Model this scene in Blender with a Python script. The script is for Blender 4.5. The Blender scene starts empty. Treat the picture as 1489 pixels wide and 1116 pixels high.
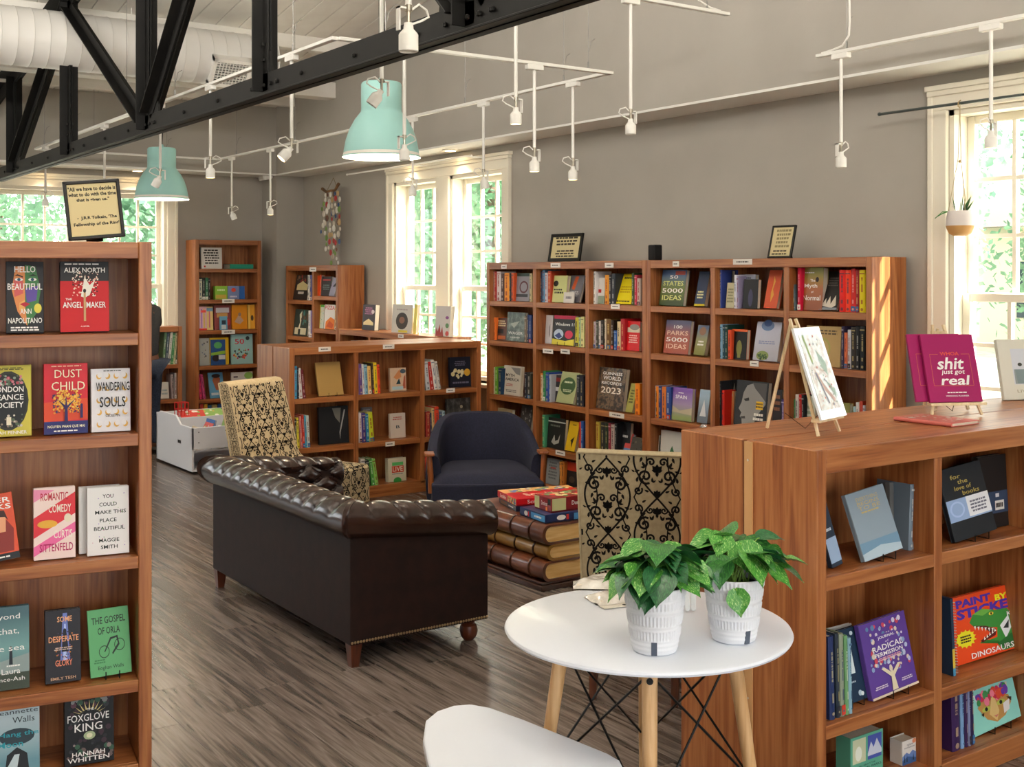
import bpy, bmesh, math, random
from mathutils import Vector, Matrix
random.seed(11)
S = bpy.context.scene
COL = S.collection
R = math.radians
# ---------------------------------------------------------------- camera
EYE, HZ, FP, CX = 1.72, 400.0, 1706.0, 744.5
YAW = R(34.8)
SA, CA = math.sin(YAW), math.cos(YAW)
cam = bpy.data.cameras.new('camera')
cam.sensor_width = 36.0
cam.lens = FP / 1489.0 * 36.0
cam.shift_y = -(558.0 - HZ) / 1489.0
cam.clip_start = 0.05
cam.clip_end = 200
camo = bpy.data.objects.new('camera', cam)
camo.location = (0, 0, EYE)
camo.rotation_euler = (R(90), 0, -YAW)
COL.objects.link(camo)
S.camera = camo
# ---------------------------------------------------------------- view
S.view_settings.view_transform = 'Standard'
S.view_settings.look = 'None'
S.view_settings.gamma = 1.0
S.view_settings.use_curve_mapping = False
S.view_settings.exposure = 0.82
S.cycles.use_denoising = True
S.cycles.max_bounces = 7
S.cycles.diffuse_bounces = 4
S.cycles.glossy_bounces = 3
S.cycles.transparent_max_bounces = 12
S.cycles.sample_clamp_indirect = 6.0
S.cycles.caustics_reflective = False
S.cycles.caustics_refractive = False
# ---------------------------------------------------------------- sky, sun
W = bpy.data.worlds.new('sky')
S.world = W
W.use_nodes = True
wn = W.node_tree
bg = wn.nodes['Background']
skt = wn.nodes.new('ShaderNodeTexSky')
skt.sky_type = 'HOSEK_WILKIE'
skt.sun_direction = Vector((0.46, -0.84, 0.79)).normalized()
skt.turbidity = 3.5
skm = wn.nodes.new('ShaderNodeMixRGB')
skm.inputs['Fac'].default_value = 0.40
skm.inputs['Color2'].default_value = (1.0, 0.98, 0.95, 1)
wn.links.new(skt.outputs['Color'], skm.inputs['Color1'])
wn.links.new(skm.outputs['Color'], bg.inputs['Color'])
bg.inputs['Strength'].default_value = 7.0
sun = bpy.data.lights.new('sun', 'SUN')
sun.energy = 17.0
sun.angle = R(0.6)
sun.color = (1.0, 0.94, 0.86)
suno = bpy.data.objects.new('sun', sun)
suno.rotation_euler = Vector((-0.46, 0.84, -0.79)).to_track_quat('-Z', 'Y').to_euler()
suno.location = (12, -8, 12)
COL.objects.link(suno)


def area_light(name, loc, aim, sx, sy, power, col=(1, 1, 1), portal=False):
    l = bpy.data.lights.new(name, 'AREA')
    l.shape = 'RECTANGLE'
    l.size, l.size_y, l.energy, l.color = sx, sy, power, col
    if portal:
        l.cycles.is_portal = True
    o = bpy.data.objects.new(name, l)
    o.location = loc
    o.rotation_euler = Vector(aim).to_track_quat('-Z', 'Y').to_euler()
    COL.objects.link(o)
    return o


# added upward fill beside and behind the camera, bounced off the ceiling; no fixtures
area_light('added_fill_up', (0.2, 4.6, 3.5), (0.25, 0.3, 1), 2.0, 0.5, 190, (1.0, 0.95, 0.88))
area_light('added_fill_up', (1.6, 0.4, 3.6), (0.25, 0.4, 1), 2.0, 0.5, 220, (1.0, 0.95, 0.88))
area_light('added_fill_up', (-1.6, 9.6, 3.0), (0.3, 0.0, 1), 2.0, 0.5, 60, (1.0, 0.95, 0.88))
# added warm fill behind the camera, aimed down into the room; no lamp there
area_light('added_fill_down', (0.4, -1.8, 4.0), (0.35, 0.8, -.75), 2.4, 1.2, 60, (1.0, 0.93, 0.84))


def ray(px, py):
    t = (px - CX) / FP
    return Vector((SA + t * CA, CA - t * SA, (HZ - py) / FP))


def onX(px, py, X):
    d = ray(px, py); k = X / d.x
    return Vector((X, d.y * k, EYE + d.z * k))


def onY(px, py, Y):
    d = ray(px, py); k = Y / d.y
    return Vector((d.x * k, Y, EYE + d.z * k))


def onZ(px, py, Z):
    d = ray(px, py); k = (Z - EYE) / d.z
    return Vector((d.x * k, d.y * k, Z))


def onD(px, py, D):
    d = ray(px, py)
    return Vector((d.x * D, d.y * D, EYE + d.z * D))


# ---------------------------------------------------------------- materials
def lin(h):
    if not isinstance(h, str):
        return tuple(h)
    h = h.lstrip('#')
    if len(h) == 3:
        h = ''.join(c * 2 for c in h)
    o = []
    for i in (0, 2, 4):
        v = int(h[i:i + 2], 16) / 255
        o.append(v / 12.92 if v <= .04045 else ((v + .055) / 1.055) ** 2.4)
    return (o[0], o[1], o[2], 1)


MATS = {}


def bsdf(name):
    m = bpy.data.materials.new(name)
    m.use_nodes = True
    return m, m.node_tree, m.node_tree.nodes['Principled BSDF']


def mat(h, rough=.5, metal=0.0, emit=None, es=0.0, coat=0.0, name=None):
    k = (h, rough, metal, emit, es, coat)
    if k in MATS:
        return MATS[k]
    m, t, b = bsdf(name or 'paint_' + str(h))
    b.inputs['Base Color'].default_value = lin(h)
    b.inputs['Roughness'].default_value = rough
    b.inputs['Metallic'].default_value = metal
    b.inputs['Specular IOR Level'].default_value = .28
    if coat:
        b.inputs['Coat Weight'].default_value = coat
    if emit:
        b.inputs['Emission Color'].default_value = lin(emit)
        b.inputs['Emission Strength'].default_value = es
    m.diffuse_color = lin(h)
    MATS[k] = m
    return m


def nodes_ramp(t, stops):
    r = t.nodes.new('ShaderNodeValToRGB')
    e = r.color_ramp.elements
    e[0].position, e[0].color = stops[0][0], lin(stops[0][1])
    e[1].position, e[1].color = stops[-1][0], lin(stops[-1][1])
    for p, c in stops[1:-1]:
        x = e.new(p); x.color = lin(c)
    return r


def grad(a, b_, mid=None):
    """printed cover whose ink runs from colour a (foot) to b_ (head)"""
    k = ('g', a, b_, mid)
    if k in MATS:
        return MATS[k]
    m, t, b = bsdf('printed_cover')
    tc = t.nodes.new('ShaderNodeTexCoord')
    sp = t.nodes.new('ShaderNodeSeparateXYZ')
    t.links.new(tc.outputs['Generated'], sp.inputs[0])
    r = nodes_ramp(t, [(0.1, a), (.5, mid), (.9, b_)] if mid else [(0.2, a), (.8, b_)])
    t.links.new(sp.outputs['Z'], r.inputs['Fac'])
    t.links.new(r.outputs['Color'], b.inputs['Base Color'])
    b.inputs['Roughness'].default_value = .4
    m.diffuse_color = lin(a)
    MATS[k] = m
    return m


def mottled(cols, scale=14, rough=.4):
    """printed cover with a mottled picture of several colours"""
    k = ('m', tuple(cols), scale)
    if k in MATS:
        return MATS[k]
    m, t, b = bsdf('printed_picture')
    tc = t.nodes.new('ShaderNodeTexCoord')
    n = t.nodes.new('ShaderNodeTexNoise')
    n.inputs['Scale'].default_value = scale
    n.inputs['Detail'].default_value = 4
    t.links.new(tc.outputs['Object'], n.inputs['Vector'])
    k2 = len(cols) - 1
    r = nodes_ramp(t, [(.32 + .36 * i / k2, c) for i, c in enumerate(cols)])
    t.links.new(n.outputs['Fac'], r.inputs['Fac'])
    t.links.new(r.outputs['Color'], b.inputs['Base Color'])
    b.inputs['Roughness'].default_value = rough
    m.diffuse_color = lin(cols[0])
    MATS[k] = m
    return m


def wood(axis, dark='693619', mid='93552b', light='ad7040', rough=.38, name='oak'):
    k = ('w', axis, dark, mid, light)
    if k in MATS:
        return MATS[k]
    m, t, b = bsdf(name + '_grain_' + axis)
    L = t.links.new
    tc = t.nodes.new('ShaderNodeTexCoord')
    mp = t.nodes.new('ShaderNodeMapping')
    oi = t.nodes.new('ShaderNodeObjectInfo')
    ad = t.nodes.new('ShaderNodeVectorMath'); ad.operation = 'ADD'
    ml = t.nodes.new('ShaderNodeVectorMath'); ml.operation = 'SCALE'
    ml.inputs[0].default_value = (7.3, 3.1, 5.7)
    L(oi.outputs['Random'], ml.inputs['Scale'])
    L(tc.outputs['Object'], ad.inputs[0]); L(ml.outputs[0], ad.inputs[1])
    L(ad.outputs[0], mp.inputs['Vector'])
    sc = {'x': (1.0, 20, 20), 'y': (20, 1.0, 20), 'z': (20, 20, 1.0)}[axis]
    mp.inputs['Scale'].default_value = sc
    n1 = t.nodes.new('ShaderNodeTexNoise'); n1.inputs['Scale'].default_value = 1.0
    n1.inputs['Detail'].default_value = 5; n1.inputs['Distortion'].default_value = .6
    n2 = t.nodes.new('ShaderNodeTexNoise'); n2.inputs['Scale'].default_value = 5.0
    n2.inputs['Detail'].default_value = 3
    L(mp.outputs[0], n1.inputs['Vector']); L(mp.outputs[0], n2.inputs['Vector'])
    w = t.nodes.new('ShaderNodeMath'); w.operation = 'MULTIPLY'; w.inputs[1].default_value = 3.2
    fr = t.nodes.new('ShaderNodeMath'); fr.operation = 'PINGPONG'; fr.inputs[1].default_value = .5
    L(n1.outputs['Fac'], w.inputs[0]); L(w.outputs[0], fr.inputs[0])
    a2 = t.nodes.new('ShaderNodeMath'); a2.operation = 'ADD'
    m3 = t.nodes.new('ShaderNodeMath'); m3.operation = 'MULTIPLY'; m3.inputs[1].default_value = .8
    L(n2.outputs['Fac'], m3.inputs[0]); L(fr.outputs[0], a2.inputs[0]); L(m3.outputs[0], a2.inputs[1])
    r = nodes_ramp(t, [(.15, dark), (.55, mid), (1.0, light)])
    L(a2.outputs[0], r.inputs['Fac'])
    L(r.outputs['Color'], b.inputs['Base Color'])
    bp = t.nodes.new('ShaderNodeBump'); bp.inputs['Strength'].default_value = .12
    bp.inputs['Distance'].default_value = .004
    L(a2.outputs[0], bp.inputs['Height']); L(bp.outputs[0], b.inputs['Normal'])
    b.inputs['Roughness'].default_value = rough
    m.diffuse_color = lin(mid)
    MATS[k] = m
    return m


def noisy(h1, h2, scale=30, rough=.6, bump=.2, dist=.002, metal=0, name='surface', stretch=(1, 1, 1), coat=0, spec=.5):
    k = ('n', h1, h2, scale, rough, bump, name)
    if k in MATS:
        return MATS[k]
    m, t, b = bsdf(name)
    L = t.links.new
    tc = t.nodes.new('ShaderNodeTexCoord')
    mp = t.nodes.new('ShaderNodeMapping'); mp.inputs['Scale'].default_value = stretch
    n = t.nodes.new('ShaderNodeTexNoise'); n.inputs['Scale'].default_value = scale
    n.inputs['Detail'].default_value = 5
    L(tc.outputs['Object'], mp.inputs[0]); L(mp.outputs[0], n.inputs['Vector'])
    r = nodes_ramp(t, [(.35, h1), (.65, h2)])
    L(n.outputs['Fac'], r.inputs['Fac']); L(r.outputs['Color'], b.inputs['Base Color'])
    bp = t.nodes.new('ShaderNodeBump'); bp.inputs['Strength'].default_value = bump
    bp.inputs['Distance'].default_value = dist
    L(n.outputs['Fac'], bp.inputs['Height']); L(bp.outputs[0], b.inputs['Normal'])
    b.inputs['Roughness'].default_value = rough
    b.inputs['Metallic'].default_value = metal
    b.inputs['Specular IOR Level'].default_value = spec
    if coat:
        b.inputs['Coat Weight'].default_value = coat
    m.diffuse_color = lin(h1)
    MATS[k] = m
    return m


WALL = noisy('a8a39a', 'aca79e', 3, .85, .05, .001, name='wall_paint')
WHITE = mat('ecebe6', .55, name='white_paint')
WHITEM = mat('eceae4', .35, name='white_metal')
CREAM = mat('efe9d8', .5, name='cream_trim')
BLACKM = noisy('0c0b0a', '131210', 8, .6, .1, .002, spec=.22, name='black_steel')
OX, OY, OZ = wood('x'), wood('y'), wood('z')
PAGE = mat('d9cfbb', .8, name='page_paper')
WIRE = mat('151515', .4, .3, name='black_wire')


# ---------------------------------------------------------------- mesh builder
class MB:
    def __init__(s):
        s.v, s.f, s.m = [], [], []

    def add(s, vs, fs, mi=0):
        b = len(s.v)
        s.v += [tuple(v) for v in vs]
        s.f += [tuple(i + b for i in f) for f in fs]
        s.m += [mi] * len(fs)

    def box(s, x0, y0, z0, x1, y1, z1, mi=0, M=None):
        vs = [(x, y, z) for z in (z0, z1) for y in (y0, y1) for x in (x0, x1)]
        if M is not None:
            vs = [M @ Vector(v) for v in vs]
        s.add(vs, [(0, 2, 3, 1), (4, 5, 7, 6), (0, 1, 5, 4), (2, 6, 7, 3), (0, 4, 6, 2), (1, 3, 7, 5)], mi)

    def prism(s, poly, z0, z1, mi=0, M=None, axis='z'):
        n = len(poly)
        P = {'z': lambda a, b, c: (a, b, c), 'y': lambda a, b, c: (a, c, b), 'x': lambda a, b, c: (c, a, b)}[axis]
        vs = [P(a, b, z0) for a, b in poly] + [P(a, b, z1) for a, b in poly]
        if M is not None:
            vs = [M @ Vector(v) for v in vs]
        s.add(vs, [tuple(range(n))[::-1], tuple(range(n, 2 * n))] + [(i, (i + 1) % n, n + (i + 1) % n, n + i) for i in range(n)], mi)

    def cyl(s, p0, p1, r0, r1=None, n=12, mi=0, caps=True):
        p0, p1 = Vector(p0), Vector(p1)
        r1 = r0 if r1 is None else r1
        d = (p1 - p0).normalized()
        a = d.orthogonal().normalized(); b = d.cross(a)
        vs = []
        for p, r in ((p0, r0), (p1, r1)):
            vs += [p + (a * math.cos(2 * math.pi * i / n) + b * math.sin(2 * math.pi * i / n)) * r for i in range(n)]
        fs = [(i, (i + 1) % n, n + (i + 1) % n, n + i) for i in range(n)]
        if caps:
            fs += [tuple(range(n))[::-1], tuple(range(n, 2 * n))]
        s.add(vs, fs, mi)

    def lathe(s, prof, n=24, c=(0, 0, 0), mi=0, rad=None):
        vs = []
        for j, (r, z) in enumerate(prof):
            for i in range(n):
                a = 2 * math.pi * i / n
                rr = rad(r, z, a) if rad else r
                vs.append((c[0] + rr * math.cos(a), c[1] + rr * math.sin(a), c[2] + z))
        fs = [(j * n + i, j * n + (i + 1) % n, (j + 1) * n + (i + 1) % n, (j + 1) * n + i) for j in range(len(prof) - 1) for i in range(n)]
        s.add(vs, fs, mi)

    def tube(s, pts, r, n=6, mi=0, closed=False):
        pts = [Vector(p) for p in pts]
        k = len(pts)
        vs = []
        up = None
        for i, p in enumerate(pts):
            d = (pts[min(i + 1, k - 1)] - pts[max(i - 1, 0)]).normalized()
            if up is None:
                up = d.orthogonal().normalized()
            up = (up - d * up.dot(d))
            up = up.normalized() if up.length > 1e-6 else d.orthogonal().normalized()
            b = d.cross(up)
            rr = r(i / (k - 1)) if callable(r) else r
            vs += [p + (up * math.cos(2 * math.pi * q / n) + b * math.sin(2 * math.pi * q / n)) * rr for q in range(n)]
        fs = [(j * n + i, j * n + (i + 1) % n, (j + 1) * n + (i + 1) % n, (j + 1) * n + i) for j in range(k - 1) for i in range(n)]
        fs += [tuple(range(n))[::-1], tuple(range((k - 1) * n, k * n))]
        s.add(vs, fs, mi)

    def ball(s, c, r, n=8, mi=0, sc=(1, 1, 1)):
        vs, fs = [], []
        m = n // 2
        vs.append((c[0], c[1], c[2] - r * sc[2]))
        for j in range(1, m):
            a = -math.pi / 2 + math.pi * j / m
            for i in range(n):
                b = 2 * math.pi * i / n
                vs.append((c[0] + r * sc[0] * math.cos(a) * math.cos(b), c[1] + r * sc[1] * math.cos(a) * math.sin(b), c[2] + r * sc[2] * math.sin(a)))
        vs.append((c[0], c[1], c[2] + r * sc[2]))
        for i in range(n):
            fs.append((0, 1 + (i + 1) % n, 1 + i))
            fs.append((len(vs) - 1, 1 + (m - 2) * n + i, 1 + (m - 2) * n + (i + 1) % n))
        for j in range(m - 2):
            for i in range(n):
                a0 = 1 + j * n
                fs.append((a0 + i, a0 + (i + 1) % n, a0 + n + (i + 1) % n, a0 + n + i))
        s.add(vs, fs, mi)

    def grid(s, fn, nu, nv, mi=0):
        vs = [fn(i / nu, j / nv) for j in range(nv + 1) for i in range(nu + 1)]
        fs = [(j * (nu + 1) + i, j * (nu + 1) + i + 1, (j + 1) * (nu + 1) + i + 1, (j + 1) * (nu + 1) + i) for j in range(nv) for i in range(nu)]
        s.add(vs, fs, mi)

    def mesh(s, name, mats, smooth=False, bevel=0, seg=1):
        me = bpy.data.meshes.new(name)
        me.from_pydata(s.v, [], s.f)
        if not isinstance(mats, (list, tuple)):
            mats = [mats]
        for q in mats:
            me.materials.append(q)
        me.polygons.foreach_set('material_index', s.m)
        me.update()
        if bevel:
            bm = bmesh.new(); bm.from_mesh(me)
            ed = [e for e in bm.edges if len(e.link_faces) == 2 and e.calc_face_angle(0) > .6]
            bmesh.ops.bevel(bm, geom=ed, offset=bevel, segments=seg, profile=.6, affect='EDGES', clamp_overlap=True)
            bm.to_mesh(me); bm.free()
        if smooth:
            me.polygons.foreach_set('use_smooth', [True] * len(me.polygons))
            try:
                me.set_sharp_from_angle(angle=R(38))
            except Exception:
                pass
        return me

    def build(s, name, mats, parent=None, smooth=False, bevel=0, seg=1, M=None, **kw):
        return link(name, s.mesh(name, mats, smooth, bevel, seg), parent, M, **kw)


def link(name, data, parent=None, M=None, **kw):
    o = bpy.data.objects.new(name, data)
    COL.objects.link(o)
    if parent is not None:
        o.parent = parent
    if M is not None:
        o.matrix_basis = M
    for k, v in kw.items():
        o[k] = v
    return o


def thing(name, label, cat, M=None, group=None, data=None):
    o = link(name, data, None, M)
    o['label'] = label
    o['category'] = cat
    if group:
        o['group'] = group
    return o


def T(x, y=None, z=None):
    return Matrix.Translation((x, y, z) if y is not None else x)


def RX(a): return Matrix.Rotation(R(a), 4, 'X')
def RY(a): return Matrix.Rotation(R(a), 4, 'Y')
def RZ(a): return Matrix.Rotation(R(a), 4, 'Z')


ORD = ['', 'first', 'second', 'third', 'fourth', 'fifth', 'sixth', 'seventh', 'eighth', 'ninth', 'tenth', 'eleventh', 'twelfth',
       'thirteenth', 'fourteenth', 'fifteenth', 'sixteenth', 'seventeenth', 'eighteenth', 'nineteenth', 'twentieth']
CN = {'white': 'e8e6e2', 'cream': 'd8ccb0', 'black': '1c1c1e', 'dark brown': '3c2a20', 'grey': '888888', 'red': 'c82c28', 'dark red': '702028',
      'orange': 'e8782c', 'yellow': 'e4cc38', 'olive': '8c8c48', 'green': '4c9c4c', 'dark green': '20402c', 'teal': '409898',
      'pale blue': '9cc4dc', 'blue': '3c64b0', 'navy': '222c4c', 'purple': '6c4a8c', 'pink': 'e09cb0', 'tan': 'b4905c', 'brown': '80583c'}


def cname(h):
    a = [int(h[i:i + 2], 16) for i in (0, 2, 4)]
    return min(CN, key=lambda n: sum((a[i] - int(CN[n][2 * i:2 * i + 2], 16)) ** 2 for i in range(3)))


# ---------------------------------------------------------------- lettering
TXT = {}


def text2d(s, bold=.012):
    k = (s, bold)
    if k in TXT:
        return TXT[k]
    c = bpy.data.curves.new('lettering', 'FONT')
    c.body = s; c.resolution_u = 2; c.offset = bold
    o = bpy.data.objects.new('lettering', c)
    COL.objects.link(o)
    dg = bpy.context.evaluated_depsgraph_get()
    me = bpy.data.meshes.new_from_object(o.evaluated_get(dg))
    vs = [(v.co.x, v.co.y) for v in me.vertices]
    fs = [tuple(p.vertices) for p in me.polygons]
    bpy.data.objects.remove(o); bpy.data.curves.remove(c); bpy.data.meshes.remove(me)
    if vs:
        x0 = min(v[0] for v in vs); x1 = max(v[0] for v in vs)
        y0 = min(v[1] for v in vs); y1 = max(v[1] for v in vs)
        vs = [((x - x0) / (x1 - x0 or 1), (y - y0) / (y1 - y0 or 1)) for x, y in vs]
    TXT[k] = (vs, fs)
    return TXT[k]


def ptext(mb, s, cx, cy, w, h, y, mi, shear=0, rot=0, bold=.012):
    """text fitted in a w x h box centred at (cx, cy) of the xz plane"""
    vs, fs = text2d(s, bold)
    ca, sa = math.cos(R(rot)), math.sin(R(rot))
    out = []
    for x, z in vs:
        a, b = (x - .5) * w + shear * (z - .5) * h, (z - .5) * h
        out.append((cx + a * ca - b * sa, y, cy + a * sa + b * ca))
    mb.add(out, fs, mi)


def art(name, parent, w, h, items, y0=0.0, M=None, step=.00012):
    """flat print: items in unit coordinates over a w x h face lying in the xz plane at y0, towards -y"""
    mb = MB(); mats = []; y = y0

    def mi(c):
        q = c if not isinstance(c, str) else mat(c, .45)
        if q not in mats:
            mats.append(q)
        return mats.index(q)
    for it in items:
        y -= step
        k = it[0]
        if k == 't':
            _, s, cx, cy, tw, th, c = it[:7]
            kw = it[7] if len(it) > 7 else {}
            ptext(mb, s, cx * w, cy * h, tw * w, th * h, y, mi(c), **kw)
        elif k == 'r':
            _, x0, z0, x1, z1, c = it
            mb.add([(x0 * w, y, z0 * h), (x1 * w, y, z0 * h), (x1 * w, y, z1 * h), (x0 * w, y, z1 * h)], [(0, 1, 2, 3)], mi(c))
        elif k == 'c':
            _, cx, cz, rx, rz, c = it
            n = 18
            mb.add([(cx * w + rx * w * math.cos(6.2832 * i / n), y, cz * h + rz * h * math.sin(6.2832 * i / n)) for i in range(n)], [tuple(range(n))], mi(c))
        elif k == 'p':
            _, pts, c = it
            mb.add([(a * w, y, b * h) for a, b in pts], [tuple(range(len(pts)))], mi(c))
        elif k == 'dots':
            _, seed, n, x0, z0, x1, z1, r, cs = it
            rg = random.Random(seed)
            for i in range(n):
                a, b = rg.uniform(x0, x1), rg.uniform(z0, z1)
                rr = r * rg.uniform(.5, 1.2)
                nn = 7
                mb.add([(a * w + rr * w * math.cos(6.2832 * j / nn), y, b * h + rr * w * math.sin(6.2832 * j / nn)) for j in range(nn)], [tuple(range(nn))], mi(cs[i % len(cs)]))
                y -= step * .2
        elif k == 'lines':   # unreadable small print
            _, seed, x0, z0, x1, z1, n, c = it
            rg = random.Random(seed)
            for i in range(n):
                zc = z1 - (z1 - z0) * (i + .5) / n
                hh = (z1 - z0) / n * .28
                x = x0 + rg.uniform(0, .1) * (x1 - x0)
                xe = x1 - rg.uniform(0, .15) * (x1 - x0)
                while x < xe:
                    wl = rg.uniform(.08, .2) * (x1 - x0)
                    e = min(x + wl, xe)
                    mb.add([(x * w, y, (zc - hh) * h), (e * w, y, (zc - hh) * h), (e * w, y, (zc + hh) * h), (x * w, y, (zc + hh) * h)], [(0, 1, 2, 3)], mi(c))
                    x = e + .03 * (x1 - x0)
    if not mb.f:
        return None
    return mb.build(name, mats, parent, M=M)
# ================================================================ ROOM
XW, XU, YB, YU, ZS = 5.62, 5.29, 12.60, 12.20, 2.84
def zc(y):
    return 3.577 + .17 * (12.2 - y) if y > 4.1 else 3.577 + .17 * 8.1 - .17 * (4.1 - y)


def struct(o):
    o['kind'] = 'structure'
    return o


# floor: slab and grey-brown boards laid towards the far wall
FLM = wood('y', '2c2521', '524740', '7a6e66', .27, 'weathered_plank')
mb = MB(); mb.box(-4.2, -4.2, -.14, 5.85, 12.85, -.0125)
floor = struct(mb.build('floor', mat('2a2622', .6)))
rg = random.Random(3)
pw, npl = .19, 0
variants = {}
for i in range(-4, 30):
    x0 = i * pw
    y = 2.2 + rg.uniform(-1.1, 0)
    ymax = 11.5 if x0 < 4.6 else 8
    while y < ymax:
        if npl < 296:
            if 'p' not in variants:
                m_ = MB(); m_.box(0, 0, -.012, pw - .0016, 1.398, 0)
                variants['p'] = m_.mesh('plank', FLM, bevel=.0012)
            # keep to the boards that can be seen
            c = Vector((x0 + .1, y + .7))
            fw = c.x * SA + c.y * CA; rt = c.x * CA - c.y * SA
            if fw > 2.0 and abs(rt / fw) < .50:
                link('plank', variants['p'], floor, T(x0, y, 0)); npl += 1
            else:
                pass
        y += 1.4
mb = MB(); mb.box(-4.2, -4.2, -.0125, 5.85, 12.85, -.004)
struct(mb.build('floor_underlay', FLM))


def wall_x(name, x0, x1, y0, y1, z0, z1, holes, m=WALL):
    """wall slab lying in a plane x = const, holes = [(ya, yb, za, zb)]"""
    mb = MB(); y = y0
    for a, b, za, zb in sorted(holes):
        mb.box(x0, y, z0, x1, a, z1)
        mb.box(x0, a, z0, x1, b, za); mb.box(x0, a, zb, x1, b, z1)
        y = b
    mb.box(x0, y, z0, x1, y1, z1)
    return struct(mb.build(name, m))


def wall_y(name, y0, y1, x0, x1, z0, z1, holes, m=WALL):
    mb = MB(); x = x0
    for a, b, za, zb in sorted(holes):
        mb.box(x, y0, z0, a, y1, z1)
        mb.box(a, y0, z0, b, y1, za); mb.box(a, y0, zb, b, y1, z1)
        x = b
    mb.box(x, y0, z0, x1, y1, z1)
    return struct(mb.build(name, m))


ZA, ZB = .80, 2.62
wall_x('wall_right', XW, XW + .2, -4, YB, 0, ZS, [(8.20, 9.06, ZA, ZB), (9.28, 10.10, ZA, ZB), (3.05, 3.90, ZA, ZB), (1.98, 2.83, ZA, ZB)])
wall_y('wall_back', YB, YB + .2, -4, XW + .2, 0, ZS, [(3.45, 4.19, ZA, ZB), (2.45, 3.25, ZA, ZB), (.5, 1.3, ZA, ZB), (1.5, 2.25, ZA, ZB), (-2.2, -1.4, ZA, ZB), (-1.2, -.4, ZA, ZB)])
wall_x('wall_left', -4.2, -4, -4, YB, 0, 3.4, [(10.2, 11.6, .8, 2.7)])
wall_y('wall_front', -4.2, -4, -4, XW + .2, 0, 3.6, [(-3, -.4, .7, 2.9), (.6, 2.6, .1, 2.9), (3.2, 5.2, .7, 2.9)])
# projecting upper walls over the soffits
mb = MB()
ys = [(-4.2, ZS), (12.8, ZS), (12.8, zc(12.8) + .2), (4.1, zc(4.1) + .2), (-4.2, zc(-4.2) + .2)]
mb.prism(ys, XU, XW + .2, axis='x')
struct(mb.build('wall_right_upper', WALL))
mb = MB(); mb.box(-4.2, YU, ZS, XU, YB + .2, 3.70)
struct(mb.build('wall_back_upper', WALL))
mb = MB(); mb.prism([(-4.2, 3.4), (12.8, 3.4), (12.8, 3.6), (4.1, 5.1), (-4.2, 3.7)], -4.2, -4, axis='x')
struct(mb.build('wall_left_upper', WALL))
mb = MB(); mb.box(XU, YU, 0, XW, YB, ZS)
struct(mb.build('wall_back_pilaster', WALL))
mb = MB(); mb.box(XU - .004, -4, ZS - .016, XW, YU, ZS)
struct(mb.build('trim_1', WHITE))
mb = MB(); mb.box(-4, YU - .004, ZS - .016, XU, YB, ZS)
struct(mb.build('trim_2', WHITE))
mb = MB(); mb.box(XW - .018, -4, 0, XW, YU, .12); struct(mb.build('baseboard_right', CREAM))
mb = MB(); mb.box(-4, YB - .018, 0, XU, YB, .12); struct(mb.build('baseboard_back', CREAM))
# ceiling
mb = MB()
mb.prism([(12.8, zc(12.8) + .03), (4.1, zc(4.1) + .03), (-4.2, zc(-4.2) + .03), (-4.2, zc(-4.2) + .18), (4.1, zc(4.1) + .18), (12.8, zc(12.8) + .18)], -4.2, XW + .2, axis='x')
ceil = struct(mb.build('ceiling', mat('a9a59c', .8)))
CW = noisy('e4e0d8', 'ebe8e1', 5, .7, .05, .001, name='white_boards')
mb = MB(); mb.prism([(12.2, zc(12.2)), (4.1, zc(4.1)), (4.1, zc(4.1) + .03), (12.2, zc(12.2) + .03)], 0, .209, axis='x')
cpm = mb.mesh('plank', CW, bevel=.004)
for i in range(36):
    link('plank', cpm, ceil, T(XU - .215 * (i + 1), 0, 0))
for y in (11.75, 10.1, 7.2):
    mb = MB(); mb.box(-4, y - .05, zc(y) - .12, XU, y + .05, zc(y) + .01)
    b_ = mb.build('beam', CW, ceil, bevel=.004)
mb = MB(); mb.box(-4, 10.72, 3.50, XU, 10.92, 3.66)
mb.build('beam', CW, ceil, bevel=.004)

# ---------------------------------------------------------------- windows
GLASS, gt, gb = bsdf('window_glass')
tr = gt.nodes.new('ShaderNodeBsdfTransparent'); gl = gt.nodes.new('ShaderNodeBsdfGlossy'); mx = gt.nodes.new('ShaderNodeMixShader')
tr.inputs['Color'].default_value = (.96, .98, .97, 1); gl.inputs['Roughness'].default_value = .02
mx.inputs['Fac'].default_value = .05
gt.links.new(tr.outputs[0], mx.inputs[1]); gt.links.new(gl.outputs[0], mx.inputs[2])
gt.links.new(mx.outputs[0], gt.nodes['Material Output'].inputs['Surface'])


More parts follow.
